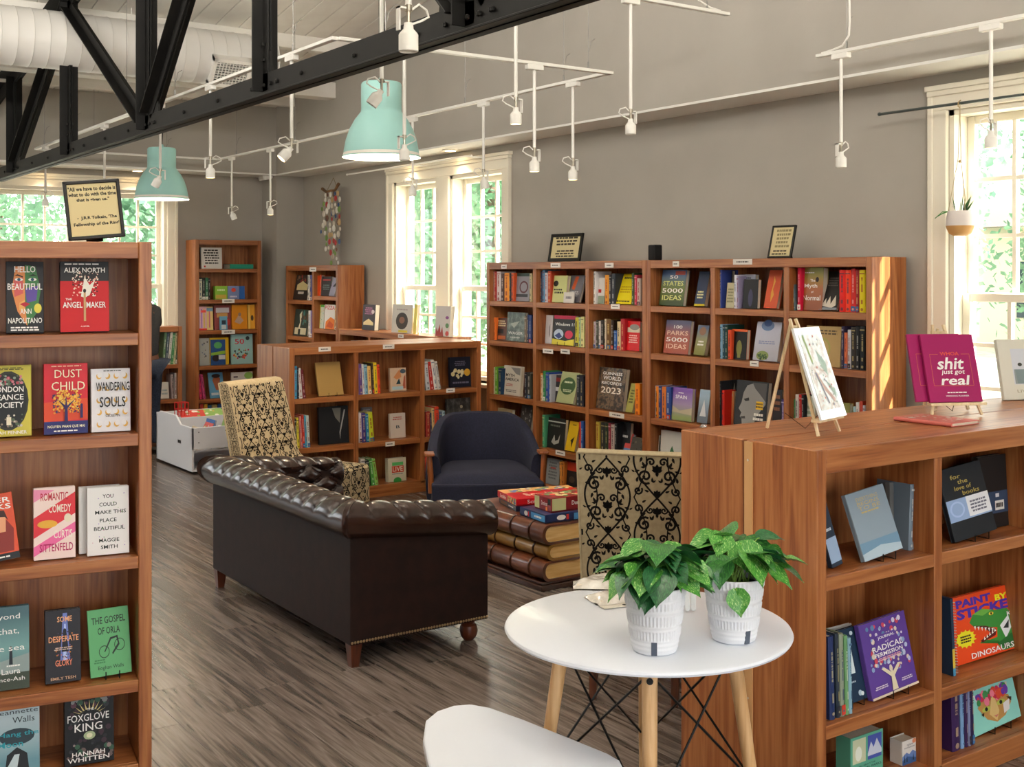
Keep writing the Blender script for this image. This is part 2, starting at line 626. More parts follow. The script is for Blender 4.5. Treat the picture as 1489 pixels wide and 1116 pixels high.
def window(name, M, w_list, z0, z1):
    """M maps x along the wall (left to right seen from inside), y outwards"""
    xs0, xs1 = w_list[0][0], w_list[-1][1]
    mb = MB(); c = .11
    mb.box(xs0 - c, -.03, z0 - .02, xs0, -.0005, z1); mb.box(xs1, -.03, z0 - .02, xs1 + c, -.0005, z1)
    mb.box(xs0 - c - .02, -.045, z1 + c, xs1 + c + .02, 0, z1 + c + .03)
    mb.box(xs0 - c, -.03, z1, xs1 + c, -.0005, z1 + c - .002)
    mb.box(xs0 - c - .006, -.042, z1 + c - .03, xs1 + c + .006, -.001, z1 + c - .001)
    mb.box(xs0 - c - .004, -.04, z0, xs0 - c + .028, -.002, z1 + c - .031); mb.box(xs1 + c - .028, -.04, z0, xs1 + c + .004, -.002, z1 + c - .031)
    for (a, b), (d, e) in zip(w_list, w_list[1:]):
        mb.box(b, -.03, z0, d, -.0005, z1)
    root = struct(mb.build(name, CREAM, None, bevel=.004, M=M))
    mb = MB(); mb.box(xs0 - c - .03, -.09, z0 - .05, xs1 + c + .03, .0, z0 - .02)
    mb.build('sill', CREAM, root, bevel=.004)
    for a, b in w_list:
        mb = MB()
        mb.box(a, 0, z0, a + .03, .2, z1); mb.box(b - .03, 0, z0, b, .2, z1)
        mb.box(a, 0, z1 - .03, b, .2, z1); mb.box(a, 0, z0 - .02, b, .2, z0 + .03)
        mb.build('jamb', CREAM, root)
        zm = 1.60
        for (s0, s1, yy) in ((zm - .02, z1 - .03, .12), (z0 + .03, zm + .02, .075)):
            f = .045
            mb = MB(); A, B = a + .03, b - .03
            mb.box(A, yy, s0, A + f, yy + .035, s1); mb.box(B - f, yy, s0, B, yy + .035, s1)
            mb.box(A + f, yy + .001, s0, B - f, yy + .034, s0 + f); mb.box(A + f, yy + .001, s1 - f, B - f, yy + .034, s1)
            sash = mb.build('sash', CREAM, root, bevel=.003)
            gx = [A + f + (B - A - 2 * f) * i / 3 for i in range(4)]
            gz = [s0 + f + (s1 - s0 - 2 * f) * i / 3 for i in range(4)]
            for i in (1, 2):
                m1 = MB(); m1.box(gx[i] - .011, yy + .002, s0 + f, gx[i] + .011, yy + .033, s1 - f); m1.build('muntin', CREAM, sash)
                m1 = MB(); m1.box(A + f, yy + .004, gz[i] - .011, B - f, yy + .031, gz[i] + .011); m1.build('muntin', CREAM, sash)
            for i in range(3):
                for j in range(3):
                    m1 = MB(); m1.box(gx[i], yy + .016, gz[j], gx[i + 1], yy + .020, gz[j + 1])
                    m1.build('pane', GLASS, sash)
    return root


MR = T(XW, 10.10, 0) @ RZ(-90)
window('window_1', MR, [(0, .82), (1.04, 1.90)], ZA, ZB)
window('window_2', T(XW, 3.90, 0) @ RZ(-90), [(0, .85), (1.07, 1.92)], ZA, ZB)
window('window_3', T(0, YB, 0), [(2.45, 3.25), (3.45, 4.19)], ZA, ZB)
window('window_4', T(0, YB, 0), [(.5, 1.3), (1.5, 2.25)], ZA, ZB)

# ---------------------------------------------------------------- outside
GR = noisy('a8a498', 'c8c4b8', 3, .9, .2, .02, name='pale_pavement')
mb = MB(); mb.box(-60, -60, -.6, 70, 80, -.5)
o = mb.build('ground', GR); struct(o)
LEAFM = noisy('2c5a3c', '5c8a5c', 2, .7, 0, 0, name='tree_leaves')
LEAFM2 = noisy('3e6c5c', '82a888', 2, .7, 0, 0, name='tree_leaves_light')
for m_ in (LEAFM, LEAFM2):
    t__ = m_.node_tree; b__ = t__.nodes['Principled BSDF']
    tl_ = t__.nodes.new('ShaderNodeBsdfTranslucent'); mm = t__.nodes.new('ShaderNodeMixShader'); mm.inputs['Fac'].default_value = .5
    tl_.inputs['Color'].default_value = (.34, .50, .34, 1)
    t__.links.new(b__.outputs[0], mm.inputs[1]); t__.links.new(tl_.outputs[0], mm.inputs[2])
    t__.links.new(mm.outputs[0], t__.nodes['Material Output'].inputs['Surface'])
BARK = noisy('4a3c30', '6a5846', 12, .9, .4, .01, name='bark')
crowns = []
for v in range(3):
    rg = random.Random(20 + v); mb = MB()
    for b in range(14):
        a = rg.uniform(0, 6.28); rr = rg.uniform(0, 1.7)
        c = Vector((rr * math.cos(a), rr * math.sin(a), rg.uniform(1.2, 5.6)))
        for i in range(420):
            d = Vector((rg.gauss(0, 1), rg.gauss(0, 1), rg.gauss(0, 1))).normalized() * rg.uniform(.6, 1.25)
            p = c + d
            u = Vector((rg.gauss(0, 1), rg.gauss(0, 1), rg.gauss(0, 1))).normalized() * rg.uniform(.05, .10)
            w_ = u.orthogonal().normalized() * u.length * .7
            mb.add([p - u, p + w_, p + u, p - w_], [(0, 1, 2, 3)])
    crowns.append(mb.mesh('foliage', LEAFM2 if v == 1 else LEAFM))
mb = MB(); mb.tube([(0, 0, -.5), (.05, 0, 1), (0, .1, 2.5), (.1, 0, 4)], lambda t: .2 - .12 * t, 8)
trunk = mb.mesh('trunk', BARK, smooth=True)
spots = [(17.5, 9.5), (18.5, 14.0), (17.0, 19.0), (22, 17.0), (23, 10.5), (26, 14), (20, 24), (28, 20), (21.5, 4.6),
         (13, 20.5), (15.5, 25), (19, 30), (11.5, 17.0), (8.0, 24), (4.0, 25), (0, 24), (15, 29), (6, 30), (1.5, 30)]
where = 'outside beyond the shop windows'
for i, (x, y) in enumerate(spots):
    t_ = thing('tree', 'leafy green tree standing outside the shop windows', 'tree', T(x, y, 0) @ RZ(i * 67) @ Matrix.Scale(1 + .12 * (i % 3), 4), group='trees outside the windows')
    link('trunk', trunk, t_); link('foliage', crowns[i % 3], t_, kind='stuff')
hs = thing('house', 'pale neighbouring house with dark windows seen through the right window', 'house', T(31, 13, -.5))
mb = MB(); mb.box(0, 0, 0, 6, 14, 3.6); mb.build('wall', mat('d8ccb4', .8), hs)
mb = MB(); mb.prism([(-.5, 3.6), (6.5, 3.6), (3, 6)], -.5, 14.5, M=Matrix(((1, 0, 0, 0), (0, 0, 1, 0), (0, 1, 0, 0), (0, 0, 0, 1))), axis='z')
mb.build('roof', mat('77706a', .8), hs)
for i in range(6):
    mb = MB(); mb.box(-.03, 1 + 2.2 * i, 1, .02, 1.9 + 2.2 * i, 2.6); mb.build('window', mat('3c464c', .2), hs)

# ---------------------------------------------------------------- truss
tr_ = thing('roof_truss', 'black riveted steel roof truss crossing above the sofa', 'roof truss', T(2.40, 0, 0))
def angle_pair(a, b, name, w=.075, t=.010, gap=.004, flange_down=False):
    """two steel angles back to back between two points of the truss plane (y, z)"""
    A, B = Vector((0, a[0], a[1])), Vector((0, b[0], b[1]))
    d = (B - A); L = d.length; d.normalize()
    n = Vector((1, 0, 0)); q = n.cross(d)
    M = Matrix((( n.x, d.x, q.x, A.x), (n.y, d.y, q.y, A.y), (n.z, d.z, q.z, A.z), (0, 0, 0, 1)))
    mb = MB()
    for s in (-1, 1):
        x0, x1 = sorted((s * gap / 2, s * (gap / 2 + t)))
        mb.box(x0, 0, -w / 2, x1, L, w / 2, M=M)
        x0, x1 = sorted((s * gap / 2, s * (gap / 2 + (w * .9 if not flange_down else .05))))
        zz = (w / 2 - t, w / 2) if flange_down else (-w / 2, -w / 2 + t)
        mb.box(x0, 0, zz[0], x1, L, zz[1], M=M)
    mb.build(name, BLACKM, tr_, bevel=.002)


angle_pair((12.2, 2.69), (-4, 2.69), 'bottom_chord', w=.125, flange_down=True)
def zt(y): return zc(y) - .16
for a, b in (((12.2, zt(12.2)), (4.1, zt(4.1))), ((4.1, zt(4.1)), (-4, zt(-4)))):
    angle_pair(a, b, 'top_chord', w=.12)
PP = [11.45, 9.52, 7.58, 5.65, 3.72, 1.78, -.15, -2.1]
for i, y in enumerate(PP):
    if i == 1:
        angle_pair((y, 2.66), (y, 3.36), 'vertical'); angle_pair((y, 3.80), (y, zt(y)), 'vertical')
    else:
        angle_pair((y, 2.66), (y, zt(y)), 'vertical')
for i in range(0, len(PP), 2):
    for k in (i - 1, i + 1):
        if 0 <= k < len(PP):
            angle_pair((PP[i] + (.06 if k < i else -.06), 2.74), (PP[k], zt(PP[k]) - .03), 'diagonal')
rv = MB()
for i, y in enumerate(PP):
    mb = MB()
    if i % 2 == 0:
        pl = [(y - .24, 2.63), (y + .24, 2.63), (y + .22, 2.80), (y + .10, 2.93), (y - .10, 2.93), (y - .22, 2.80)]
    else:
        pl = [(y - .10, 2.63), (y + .10, 2.63), (y + .06, 2.86), (y - .04, 2.86)]
    mb.prism(pl, -.007, .007, axis='x'); mb.build('gusset_plate', BLACKM, tr_)
    pts = [(y - .16, 2.69), (y - .08, 2.69), (y, 2.69), (y + .08, 2.69), (y + .16, 2.69), (y, 2.82), (y, 2.9)]
    for p in pts:
        for s in (-1, 1):
            rv.ball((s * .020, p[0], p[1]), .013, 6, sc=(.7, 1, 1))
y = 11.8
while y > -3.5:
    for s in (-1, 1):
        rv.ball((s * .020, y, 2.69), .013, 6, sc=(.7, 1, 1))
    y -= .55
rv.build('rivets', BLACKM, tr_, smooth=True, kind='stuff')

# ---------------------------------------------------------------- duct
dk = thing('air_duct', 'fat white spiral air duct running below the ceiling', 'air duct', T(0, 9.68, 3.577))
prof = []
x = 0.0
while x < 8.05:
    prof += [(.228, x), (.228, x + .100), (.2325, x + .106), (.228, x + .112)]
    x += .118
prof += [(.228, 8.05), (.19, 8.06), (.001, 8.06)]
mb = MB(); mb.lathe([(.001, 0)] + prof, 40)
mb.build('duct_pipe', mat('dedcd7', .4), dk, smooth=True, M=T(-4, 0, 0) @ RY(90))
for x in (3.0, .2, -2.4):
    mb = MB(); mb.lathe([(.234, -.014), (.238, -.014), (.238, .014), (.234, .014)], 32)
    mb.build('clamp_band', WHITEM, dk, M=T(x, 0, 0) @ RY(90))
    for s in (-1, 1):
        mb = MB(); mb.cyl((x, s * .236, 0), (x, s * .236, zc(9.68) - 3.577), .004, n=6); mb.build('hanger_rod', WHITEM, dk)
rg_ = thing('air_register', 'white louvred air register on the underside of the duct', 'air vent', T(3.70, 9.68, 3.577) @ RX(38))
mb = MB(); mb.box(-.17, -.27, -.13, .17, -.19, -.10); mb.box(-.17, -.27, .10, .17, -.19, .13); mb.box(-.17, -.27, -.13, -.14, -.19, .13); mb.box(.14, -.27, -.13, .17, -.19, .13)
mb.build('frame', WHITEM, rg_)
mb = MB(); mb.box(-.14, -.235, -.10, .14, -.22, .10); mb.build('backing', mat('3a3a38', .6), rg_)
for i in range(8):
    mb = MB(); z = -.085 + .024 * i
    mb.box(-.14, -.262, z - .003, .14, -.240, z + .003); mb.build('slat', WHITEM, rg_)
for i in range(9):
    mb = MB(); z = -.112 + .028 * i
    mb.box(z - .003, -.268, -.10, z + .003, -.262, .10); mb.build('slat', WHITEM, rg_)

# ---------------------------------------------------------------- pendants
TURQ = mat('a2d2cd', .38, name='turquoise_enamel')
INN = mat('f3f0e8', .5)
BULB = mat('fff2d8', .5, emit='ffd9a0', es=14)
def pendant(x, y, z, label):
    t_ = thing('pendant_lamp', label, 'lamp', T(x, y, z))
    out = [(.243, 0), (.243, .008), (.236, .012), (.232, .05), (.220, .11), (.198, .175), (.165, .235), (.136, .272), (.127, .285), (.126, .30), (.126, .455), (.118, .466), (.02, .468), (.001, .468)]
    mb = MB(); mb.lathe(out, 40); mb.build('lamp_shade', TURQ, t_, smooth=True)
    inn = [(.242, .001), (.228, .05), (.215, .11), (.193, .175), (.160, .235), (.128, .28), (.06, .285), (.001, .285)]
    mb = MB(); mb.lathe(inn[::-1], 40); mb.build('shade_lining', INN, t_, smooth=True)
    mb = MB(); mb.cyl((0, 0, .285), (0, 0, .22), .022, n=12); mb.build('socket', WHITEM, t_)
    mb = MB(); mb.ball((0, 0, .17), .048, 14); mb.build('bulb', BULB, t_, smooth=True)
    mb = MB(); mb.cyl((0, 0, .468), (0, 0, .50), .03, .012, 12); mb.build('cord_grip', TURQ, t_, smooth=True)
    mb = MB(); zt_ = zc(y) - z - .01
    mb.tube([(0, 0, .49), (.02, 0, .8), (-.02, 0, 1.2), (0, 0, zt_)], .005, 6); mb.build('cord', WIRE, t_, smooth=True)
    mb = MB(); mb.cyl((0, 0, zt_), (0, 0, zt_ - .035), .05, n=16); mb.build('ceiling_rose', WHITEM, t_)
    l = bpy.data.lights.new('pendant_light', 'POINT'); l.energy = 22; l.color = (1, .82, .6); l.shadow_soft_size = .05
    lo = bpy.data.objects.new('pendant_light', l); COL.objects.link(lo); lo.parent = t_; lo.location = (0, 0, .10)
pendant(3.50, 6.46, 2.45, 'large turquoise dome pendant lamp, the nearer and bigger one')
pendant(3.48, 10.60, 2.41, 'turquoise dome pendant lamp far off, the smaller one')

# ---------------------------------------------------------------- track lights
ZT = 2.92
def track(name_label, p0, p1, wires=()):
    p0, p1 = Vector(p0), Vector(p1)
    t_ = thing('lighting_track', name_label, 'track', T(*p0))
    d = p1 - p0
    mb = MB()
    if abs(d.x) > abs(d.y):
        x0, x1 = sorted((0, d.x)); mb.box(x0, -.017, -.009, x1, .017, .009)
    else:
        y0, y1 = sorted((0, d.y)); mb.box(-.017, y0, -.009, .017, y1, .009)
    mb.build('track_rail', WHITEM, t_, bevel=.002)
    for k in wires:
        q = d * k
        mb = MB(); top = zc(p0.y + q.y) - p0.z
        mb.cyl((q.x, q.y, .006), (q.x, q.y, top), .0022, n=5)
        mb.cyl((q.x, q.y, .006), (q.x, q.y, .05), .006, n=6)
        mb.tube([(q.x, q.y, .10), (q.x + .012, q.y, .13), (q.x + .02, q.y, .17), (q.x + .05, q.y, .19)], .002, 5)
        mb.build('suspension_wire', mat('8c8a86', .4, .5), t_)
    return t_
X7, X4, Y3, Y5 = 2.655, 4.45, 5.39, 11.76
track('long white lighting track just behind the truss', (X7, Y5, ZT), (X7, Y3, ZT), (.05, .22, .45, .62, .92))
track('long white lighting track sloping past the nearer turquoise lamp', (X4, Y5, ZT), (X4, Y3, ZT), (.08, .3, .55, .75, .93))
t3 = track('short white lighting track meeting the long one at a corner above the window', (X7 + .02, Y3, ZT), (X4 + .02, Y3, ZT), (.15, .9))
track('far white lighting track behind the smaller turquoise lamp', (X7, Y5, ZT), (X4, Y5, ZT), (.3, .7))
t2 = track('white lighting track cut off by the top edge of the picture', (2.45, 4.8, 3.21), (4.84, 4.8, 3.21), (.2, .93))
t1 = track('white lighting track at upper right ahead of the window', (5.05, 4.33, ZT), (5.05, 1.0, ZT), (.06, .6))
track('short white lighting track close overhead, above the big spotlight', (1.2, 2.97, ZT), (2.3, 2.97, ZT), (.2, .8))
e_ = onX(1190, 72, 5.05)
mb = MB(); mb.tube([(0, -.03, .012), (0, -.10, .018), (0, -.17, .03), (0, -.215, .08), (0, -.22, .16), (.0, -.215, .4), (0, -.22, 1.2), (0, -.22, zc(3.8) - ZT)], .006, 6)
mb.build('power_cord', WHITEM, t1, smooth=True)
mb = MB(); mb.tube([(2.33, 0, .012), (2.25, 0, .02), (2.16, 0, .05), (2.12, 0, .2), (2.12, 0, zc(4.8) - 3.21)], .006, 6)
mb.build('power_cord', WHITEM, t2, smooth=True)

heads = []
def spot(P, zhead, along, label, lit=True, tilt=(0, 0), loop=1, s=1.0):
    """P: point on the track; zhead: height of the lowest edge of the lamp"""
    t_ = thing('track_spotlight', label, 'spotlight', T(*P), group='track spotlights on drop rods')
    mb = MB()
    a, b = (.055, .018) if along == 'x' else (.018, .055)
    mb.box(-a, -b, -.038, a, b, -.009); mb.build('track_adapter', WHITEM, t_, bevel=.003)
    L = P[2] - zhead - .135 * s
    mb = MB(); mb.cyl((0, 0, -.036), (0, 0, -L), .0095, n=10); mb.build('drop_rod', WHITEM, t_, smooth=True)
    mb = MB(); mb.cyl((0, 0, -L + .002), (0, 0, -L - .016), .0115, n=10); mb.cyl((0, 0, -L - .016), (0, 0, -L - .05), .006, n=8)
    mb.build('swivel', mat('b0a898', .3, .8), t_, smooth=True)
    mb = MB()
    k = loop
    mb.box(k * .012, -.010, -L - .012, k * .036, .010, -L - .006); mb.box(k * .032, -.010, -L - .075, k * .036, .010, -L - .006)
    mb.build('bracket', WHITEM, t_)
    hd = link('lamp_head', None, t_, T(0, 0, -L - .05) @ RX(tilt[0]) @ RY(tilt[1]) @ Matrix.Scale(s, 4))
    mb = MB(); mb.lathe([(.001, 0), (.013, 0), (.015, -.018), (.026, -.03), (.029, -.036), (.029, -.082), (.026, -.084), (.025, -.07), (.001, -.07)], 18)
    hdm = mb.mesh('lamp_head', WHITEM, smooth=True)
    bpy.data.objects.remove(hd)
    hd = link('lamp_head', hdm, t_, T(0, 0, -L - .05) @ RX(tilt[0]) @ RY(tilt[1]) @ Matrix.Scale(s, 4))
    mb = MB(); mb.cyl((0, 0, -.0705), (0, 0, -.076), .0235, n=16)
    mb.build('bulb', mat('fff2dc', .4, emit='ffd8a0', es=9) if lit else mat('e8e4d8', .3), hd)
    mb = MB()
    mb.tube([(-k * .008, 0, -L - .012), (-k * .035, 0, -L + .008), (-k * .066, .01, -L - .002), (-k * .074, .01, -L - .022), (-k * .05, .01, -L - .036), (-k * .012, 0, -L - .052)], .0036, 6)
    mb.build('cord_loop', WHITEM, t_, smooth=True)
    if lit:
        l = bpy.data.lights.new('spot_beam', 'SPOT'); l.energy = 14; l.color = (1, .84, .64); l.spot_size = R(62); l.spot_blend = .6; l.shadow_soft_size = .02
        lo = bpy.data.objects.new('spot_beam', l); COL.objects.link(lo); lo.parent = hd; lo.location = (0, 0, -.08)
def hang(px, py, kind, val, yb, label, z=ZT, **kw):
    """spotlight on the track that lies in the plane x=val ('y' track) or y=val ('x' track); yb: picture height of its foot"""
    d = ray(px, yb)
    k = val / (d.x if kind == 'y' else d.y)
    P = (d.x * k, d.y * k, z)
    spot(P, EYE + d.z * k, kind, label, **kw)
w_ = 'white track spotlight'
hang(66, 215, 'y', X7, 300, w_ + ' at the far left before the window', loop=-1)
hang(152, 180, 'y', X7, 285, w_ + ' half hidden by the framed quote', loop=-1)
hang(233, 150, 'y', X7, 274, w_ + ' in front of the smaller turquoise lamp', tilt=(25, 20), loop=1)
hang(306, 120, 'y', X7, 259, w_ + ' just right of the smaller turquoise lamp', loop=-1)
hang(424, 85, 'y', X7, 238, w_ + ' with its head turned left above the beaded hanging', tilt=(10, 42), loop=1)
hang(337, 232, 'y', X4, 320, w_ + ' above the tall bookcase of children books', tilt=(0, -20), loop=-1)
hang(393, 218, 'y', X4, 313, w_ + ' beside the grey pilaster', loop=-1)
hang(600, 170, 'y', X4, 285, w_ + ' dropping from behind the nearer turquoise lamp', lit=False)
hang(703, 150, 'y', X4, 275, w_ + ' in front of the right half of the paired window', lit=False, tilt=(0, -10))
hang(833, 118, 'y', X4, 262, w_ + ' nearest the corner of the track, right of two', loop=1)
hang(777, 100, 'x', Y3, 250, w_ + ' nearest the corner of the track, left of two')
hang(588, 80, 'x', Y3, 234, w_ + ' overlapping the right side of the nearer turquoise lamp', lit=False, loop=-1)
hang(555, 60, 'x', 4.8, 158, w_ + ' tilted before the neck of the nearer turquoise lamp', z=3.21, lit=False, tilt=(20, 30))
hang(750, 0, 'x', 4.8, 181, w_ + ' with a cord loop, high above the framed quote on the wall bookcase', z=3.21, loop=1)
hang(917, 5, 'x', 4.8, 196, w_ + ' hanging from the track cut off at the top', z=3.21, lit=False, loop=1)
hang(594, -60, 'x', 2.97, 76, 'big white track spotlight close overhead, overlapping the black truss', lit=False, loop=-1)
hang(1223, 80, 'y', 5.05, 244, w_ + ' at the left end of the upper right track', lit=False, loop=-1)
hang(1441, 40, 'y', 5.05, 216, w_ + ' glowing in front of the right window', loop=1)

# ---------------------------------------------------------------- small fixtures
for i, (px, py, lb) in enumerate([(655, 220, 'round downlight in the soffit above the paired window'), (583, 233, 'round downlight in the soffit behind the nearer turquoise lamp')]):
    p = onZ(px, py, ZS - .018)
    t_ = thing('downlight', lb, 'downlight', T(XU + .17, onX(px, py, XU + .17).y, ZS - .018))
    mb = MB(); mb.lathe([(.05, 0), (.075, 0), (.075, -.006), (.05, -.010), (.05, 0)], 24); mb.build('trim_ring', WHITEM, t_)
    mb = MB(); mb.cyl((0, 0, -.001), (0, 0, -.006), .05, n=20); mb.build('lens', BULB, t_)
    l = bpy.data.lights.new('downlight_beam', 'SPOT'); l.energy = 18; l.color = (1, .85, .66); l.spot_size = R(110); l.spot_blend = .8; l.shadow_soft_size = .05
    lo = bpy.data.objects.new('downlight_beam', l); COL.objects.link(lo); lo.parent = t_; lo.location = (0, 0, -.02)
for px, lb in ((200, 'round downlight in the far soffit, right one'), (68, 'round downlight in the far soffit, left one')):
    x_ = onY(px, 250, YU + .2).x
    t_ = thing('downlight', lb, 'downlight', T(x_, YU + .2, ZS - .018))
    mb = MB(); mb.lathe([(.05, 0), (.075, 0), (.075, -.006), (.05, -.010), (.05, 0)], 24); mb.build('trim_ring', WHITEM, t_)
    mb = MB(); mb.cyl((0, 0, -.001), (0, 0, -.006), .05, n=20); mb.build('lens', BULB, t_)
    l = bpy.data.lights.new('downlight_beam', 'SPOT'); l.energy = 18; l.color = (1, .85, .66); l.spot_size = R(110); l.spot_blend = .8; l.shadow_soft_size = .05
    lo = bpy.data.objects.new('downlight_beam', l); COL.objects.link(lo); lo.parent = t_; lo.location = (0, 0, -.02)
# rods over the windows
for lb, a, b, h in (('thin dark hanging rod across the top of the right window', onX(1280, 166, 5.45), Vector((5.45, 1.6, 0)), 'g'),
                    ('thin white rod above the paired window', onX(505, 254, 5.40), onX(686, 222, 5.40), 'w')):
    b.z = a.z
    t_ = thing('hanging_rod', lb, 'rod', T(*a))
    m_ = mat('5c6462', .35, .6) if h == 'g' else WHITEM
    mb = MB(); mb.cyl((0, 0, 0), b - a, .008, n=8); mb.ball((0, .005, 0), .012, 8); mb.build('rod', m_, t_, smooth=True)
    for k in (.55, .96):
        q = (b - a) * k
        mb = MB(); mb.cyl(q, (XW - a.x - .02, q.y, 0), .006, n=8); mb.cyl((XW - a.x - .03, q.y, 0), (XW - a.x, q.y, 0), .022, n=12); mb.build('bracket', m_, t_)
# speaker on the pilaster
p = onX(388, 245, XU - .05)
t_ = thing('wall_speaker', 'small white loudspeaker tilted high on the grey pilaster', 'speaker', T(XU - .075, 12.36, p.z) @ RY(-12))
mb = MB(); mb.box(-.06, -.08, -.13, .05, .08, .13); mb.build('cabinet', WHITEM, t_, bevel=.01)
mb = MB(); mb.box(-.064, -.065, -.115, -.060, .065, .115); mb.build('grille', mat('c8c6c0', .6), t_)
mb = MB(); mb.cyl((.04, 0, 0), (.09, 0, .02), .012, n=8); mb.build('bracket', WHITEM, t_)
# ================================================================ BOOKCASES
class Case:
    pass


def bookcase(name, label, x, y, rz, w, dep, h, shelves, divs=(), board=.040, top_t=.055, end_guard=False, back_y=None):
    """shelves: list of shelf-top heights, or one list per bay; last one is the bottom board"""
    c = Case(); c.M = T(x, y, 0) @ RZ(rz); c.I = c.M.inverted(); c.w, c.h = w, h
    t_ = thing('bookcase', label, 'bookcase', c.M); c.name = name
    st = .042
    for a in (0, w - st):
        mb = MB(); mb.box(a, 0, 0, a + st, dep, h); mb.build('side_panel', OZ, t_, bevel=.003)
    edges = [st] + [v for d in divs for v in (d - .021, d + .021)] + [w - st]
    for d in divs:
        mb = MB(); mb.box(d - .021, .001, .07, d + .021, dep - .01, h - top_t); mb.build('divider', OZ, t_, bevel=.002)
    mb = MB(); mb.box(st, .0005, h - top_t, w - st, .022, h - .001); mb.box(st, .022, h - .022, w - st, dep, h - .001)
    mb.build('top_board', OX, t_, bevel=.002)
    mb = MB(); mb.box(st, dep - .012, .07, w - st, dep - .003, h - .03); mb.build('back_panel', OZ, t_)
    c.bays = [(edges[2 * i], edges[2 * i + 1]) for i in range(len(edges) // 2)]
    per = shelves if isinstance(shelves[0], (list, tuple)) else [shelves] * len(c.bays)
    c.sh = per
    for (a, b), zs in zip(c.bays, per):
        for z in zs[:-1]:
            mb = MB(); mb.box(a, .002, z - board, b, .024, z); mb.box(a, .024, z - .024, b, dep - .012, z - .0005)
            mb.build('shelf', OX, t_, bevel=.002)
    z = per[0][-1]
    mb = MB(); mb.box(st, .001, 0, w - st, .022, z); mb.box(st, .022, z - .022, w - st, dep - .012, z - .0005)
    mb.build('plinth', OX, t_, bevel=.002)
    c.o = t_
    return c


def loc(c, px, py, d=0.0):
    """point of the case's own plane y = d seen at a picture position"""
    o = c.I @ Vector((0, 0, EYE)); r = c.I.to_3x3() @ ray(px, py)
    k = (d - o.y) / r.y
    p = o + r * k
    return p.x, p.z


def udiv(c_args, px):
    x, y, rz = c_args
    M = (T(x, y, 0) @ RZ(rz)).inverted()
    o = M @ Vector((0, 0, EYE)); r = M.to_3x3() @ ray(px, 400)
    return (o + r * (-o.y / r.y)).x


def label_card(c, px, py, w=.085, h=.030, seed=0, text=None):
    u, z = loc(c, px, py)
    mb = MB(); mb.box(-w / 2, -.0025, -h / 2, w / 2, -.0003, h / 2)
    o = mb.build('shelf_card', mat('e8e4de', .6), c.o, M=T(u, 0, z), label='white paper shelf card')
    art('card_print', o, w, h, [('lines', seed, .15, .3, .85, .7, 1, '55524e')], M=T(-w / 2, -.0026, -h / 2))


def book_mesh(t, w, h, cov, upright_cover=True, rnd=True):
    """closed book standing: x thickness (spine towards -y), y width, z height"""
    b = .0025
    mb = MB()
    e = min(.004, t * .3) if rnd else 0
    outer = [(0, e), (t * .22, e * .25), (t * .5, 0), (t * .78, e * .25), (t, e), (t, w), (t - b, w), (t - b, e + .004), (b, e + .004), (b, w), (0, w)]
    vs = [(x, y, 0) for x, y in outer] + [(x, y, h) for x, y in outer]
    n = len(outer)
    fs = [(i, (i + 1) % n, n + (i + 1) % n, n + i) for i in range(n)]
    for o in (0, n):
        q = [(0, 10, 9, 8)] if False else []
        caps = [(0, 1, 2, 3, 4, 7, 8), (4, 5, 6, 7), (8, 9, 10, 0)]
        for cp in caps:
            fs.append(tuple(o + i for i in (cp if o else cp[::-1])))
    mb.add(vs, fs)
    me = mb.mesh('book', cov)
    mp = MB(); mp.box(b, e + .004, .003, t - b, w - .004, h - .003)
    return me, mp


COUNT = {}
BOOKN = [0]


def spine_book(M, t, h, w, col, label, group, seed, cov=None):
    me, mp = book_mesh(t, w, h, cov or mat(col, .42))
    o = thing('book', label, 'book', M, group, me)
    mp.build('page_block', PAGE, o)
    rg = random.Random(seed)
    lum = sum(lin(col)[:3]) / 3
    ink = rg.choice(['e8e4dc', 'f0d890', 'f4f0ea']) if lum < .22 else rg.choice(['2a2a2e', '802420', '24385c'])
    a_ = [int(ink[i:i + 2], 16) for i in (0, 2, 4)]; c_ = [int(col[i:i + 2], 16) for i in (0, 2, 4)]
    ink = ''.join('%02x' % int(.55 * p + .45 * q) for p, q in zip(a_, c_))
    it = []
    z = .12
    k = rg.choice([0, 1, 1, 2])
    it.append(('r', .36, rg.uniform(.42, .5), .64, rg.uniform(.78, .88), ink))
    for q in range(7):
        zz = rg.uniform(.45, .85)
        it.append(('r', .28, zz, .72, zz + .012, col))
    it.append(('r', .35, .2, .65, rg.uniform(.28, .36), ink))
    if k == 1:
        it.append(('r', .06, .90, .94, .93, ink))
    if k == 2:
        it.append(('r', .06, .02, .94, .14, rg.choice(['e8e4dc', '30303a', 'c84030', '3a6a9c'])))
    it.append(('c', .5, .07, .22, .22 * t / h, ink))
    art('spine_print', o, t, h, it, y0=-.0003)
    return o


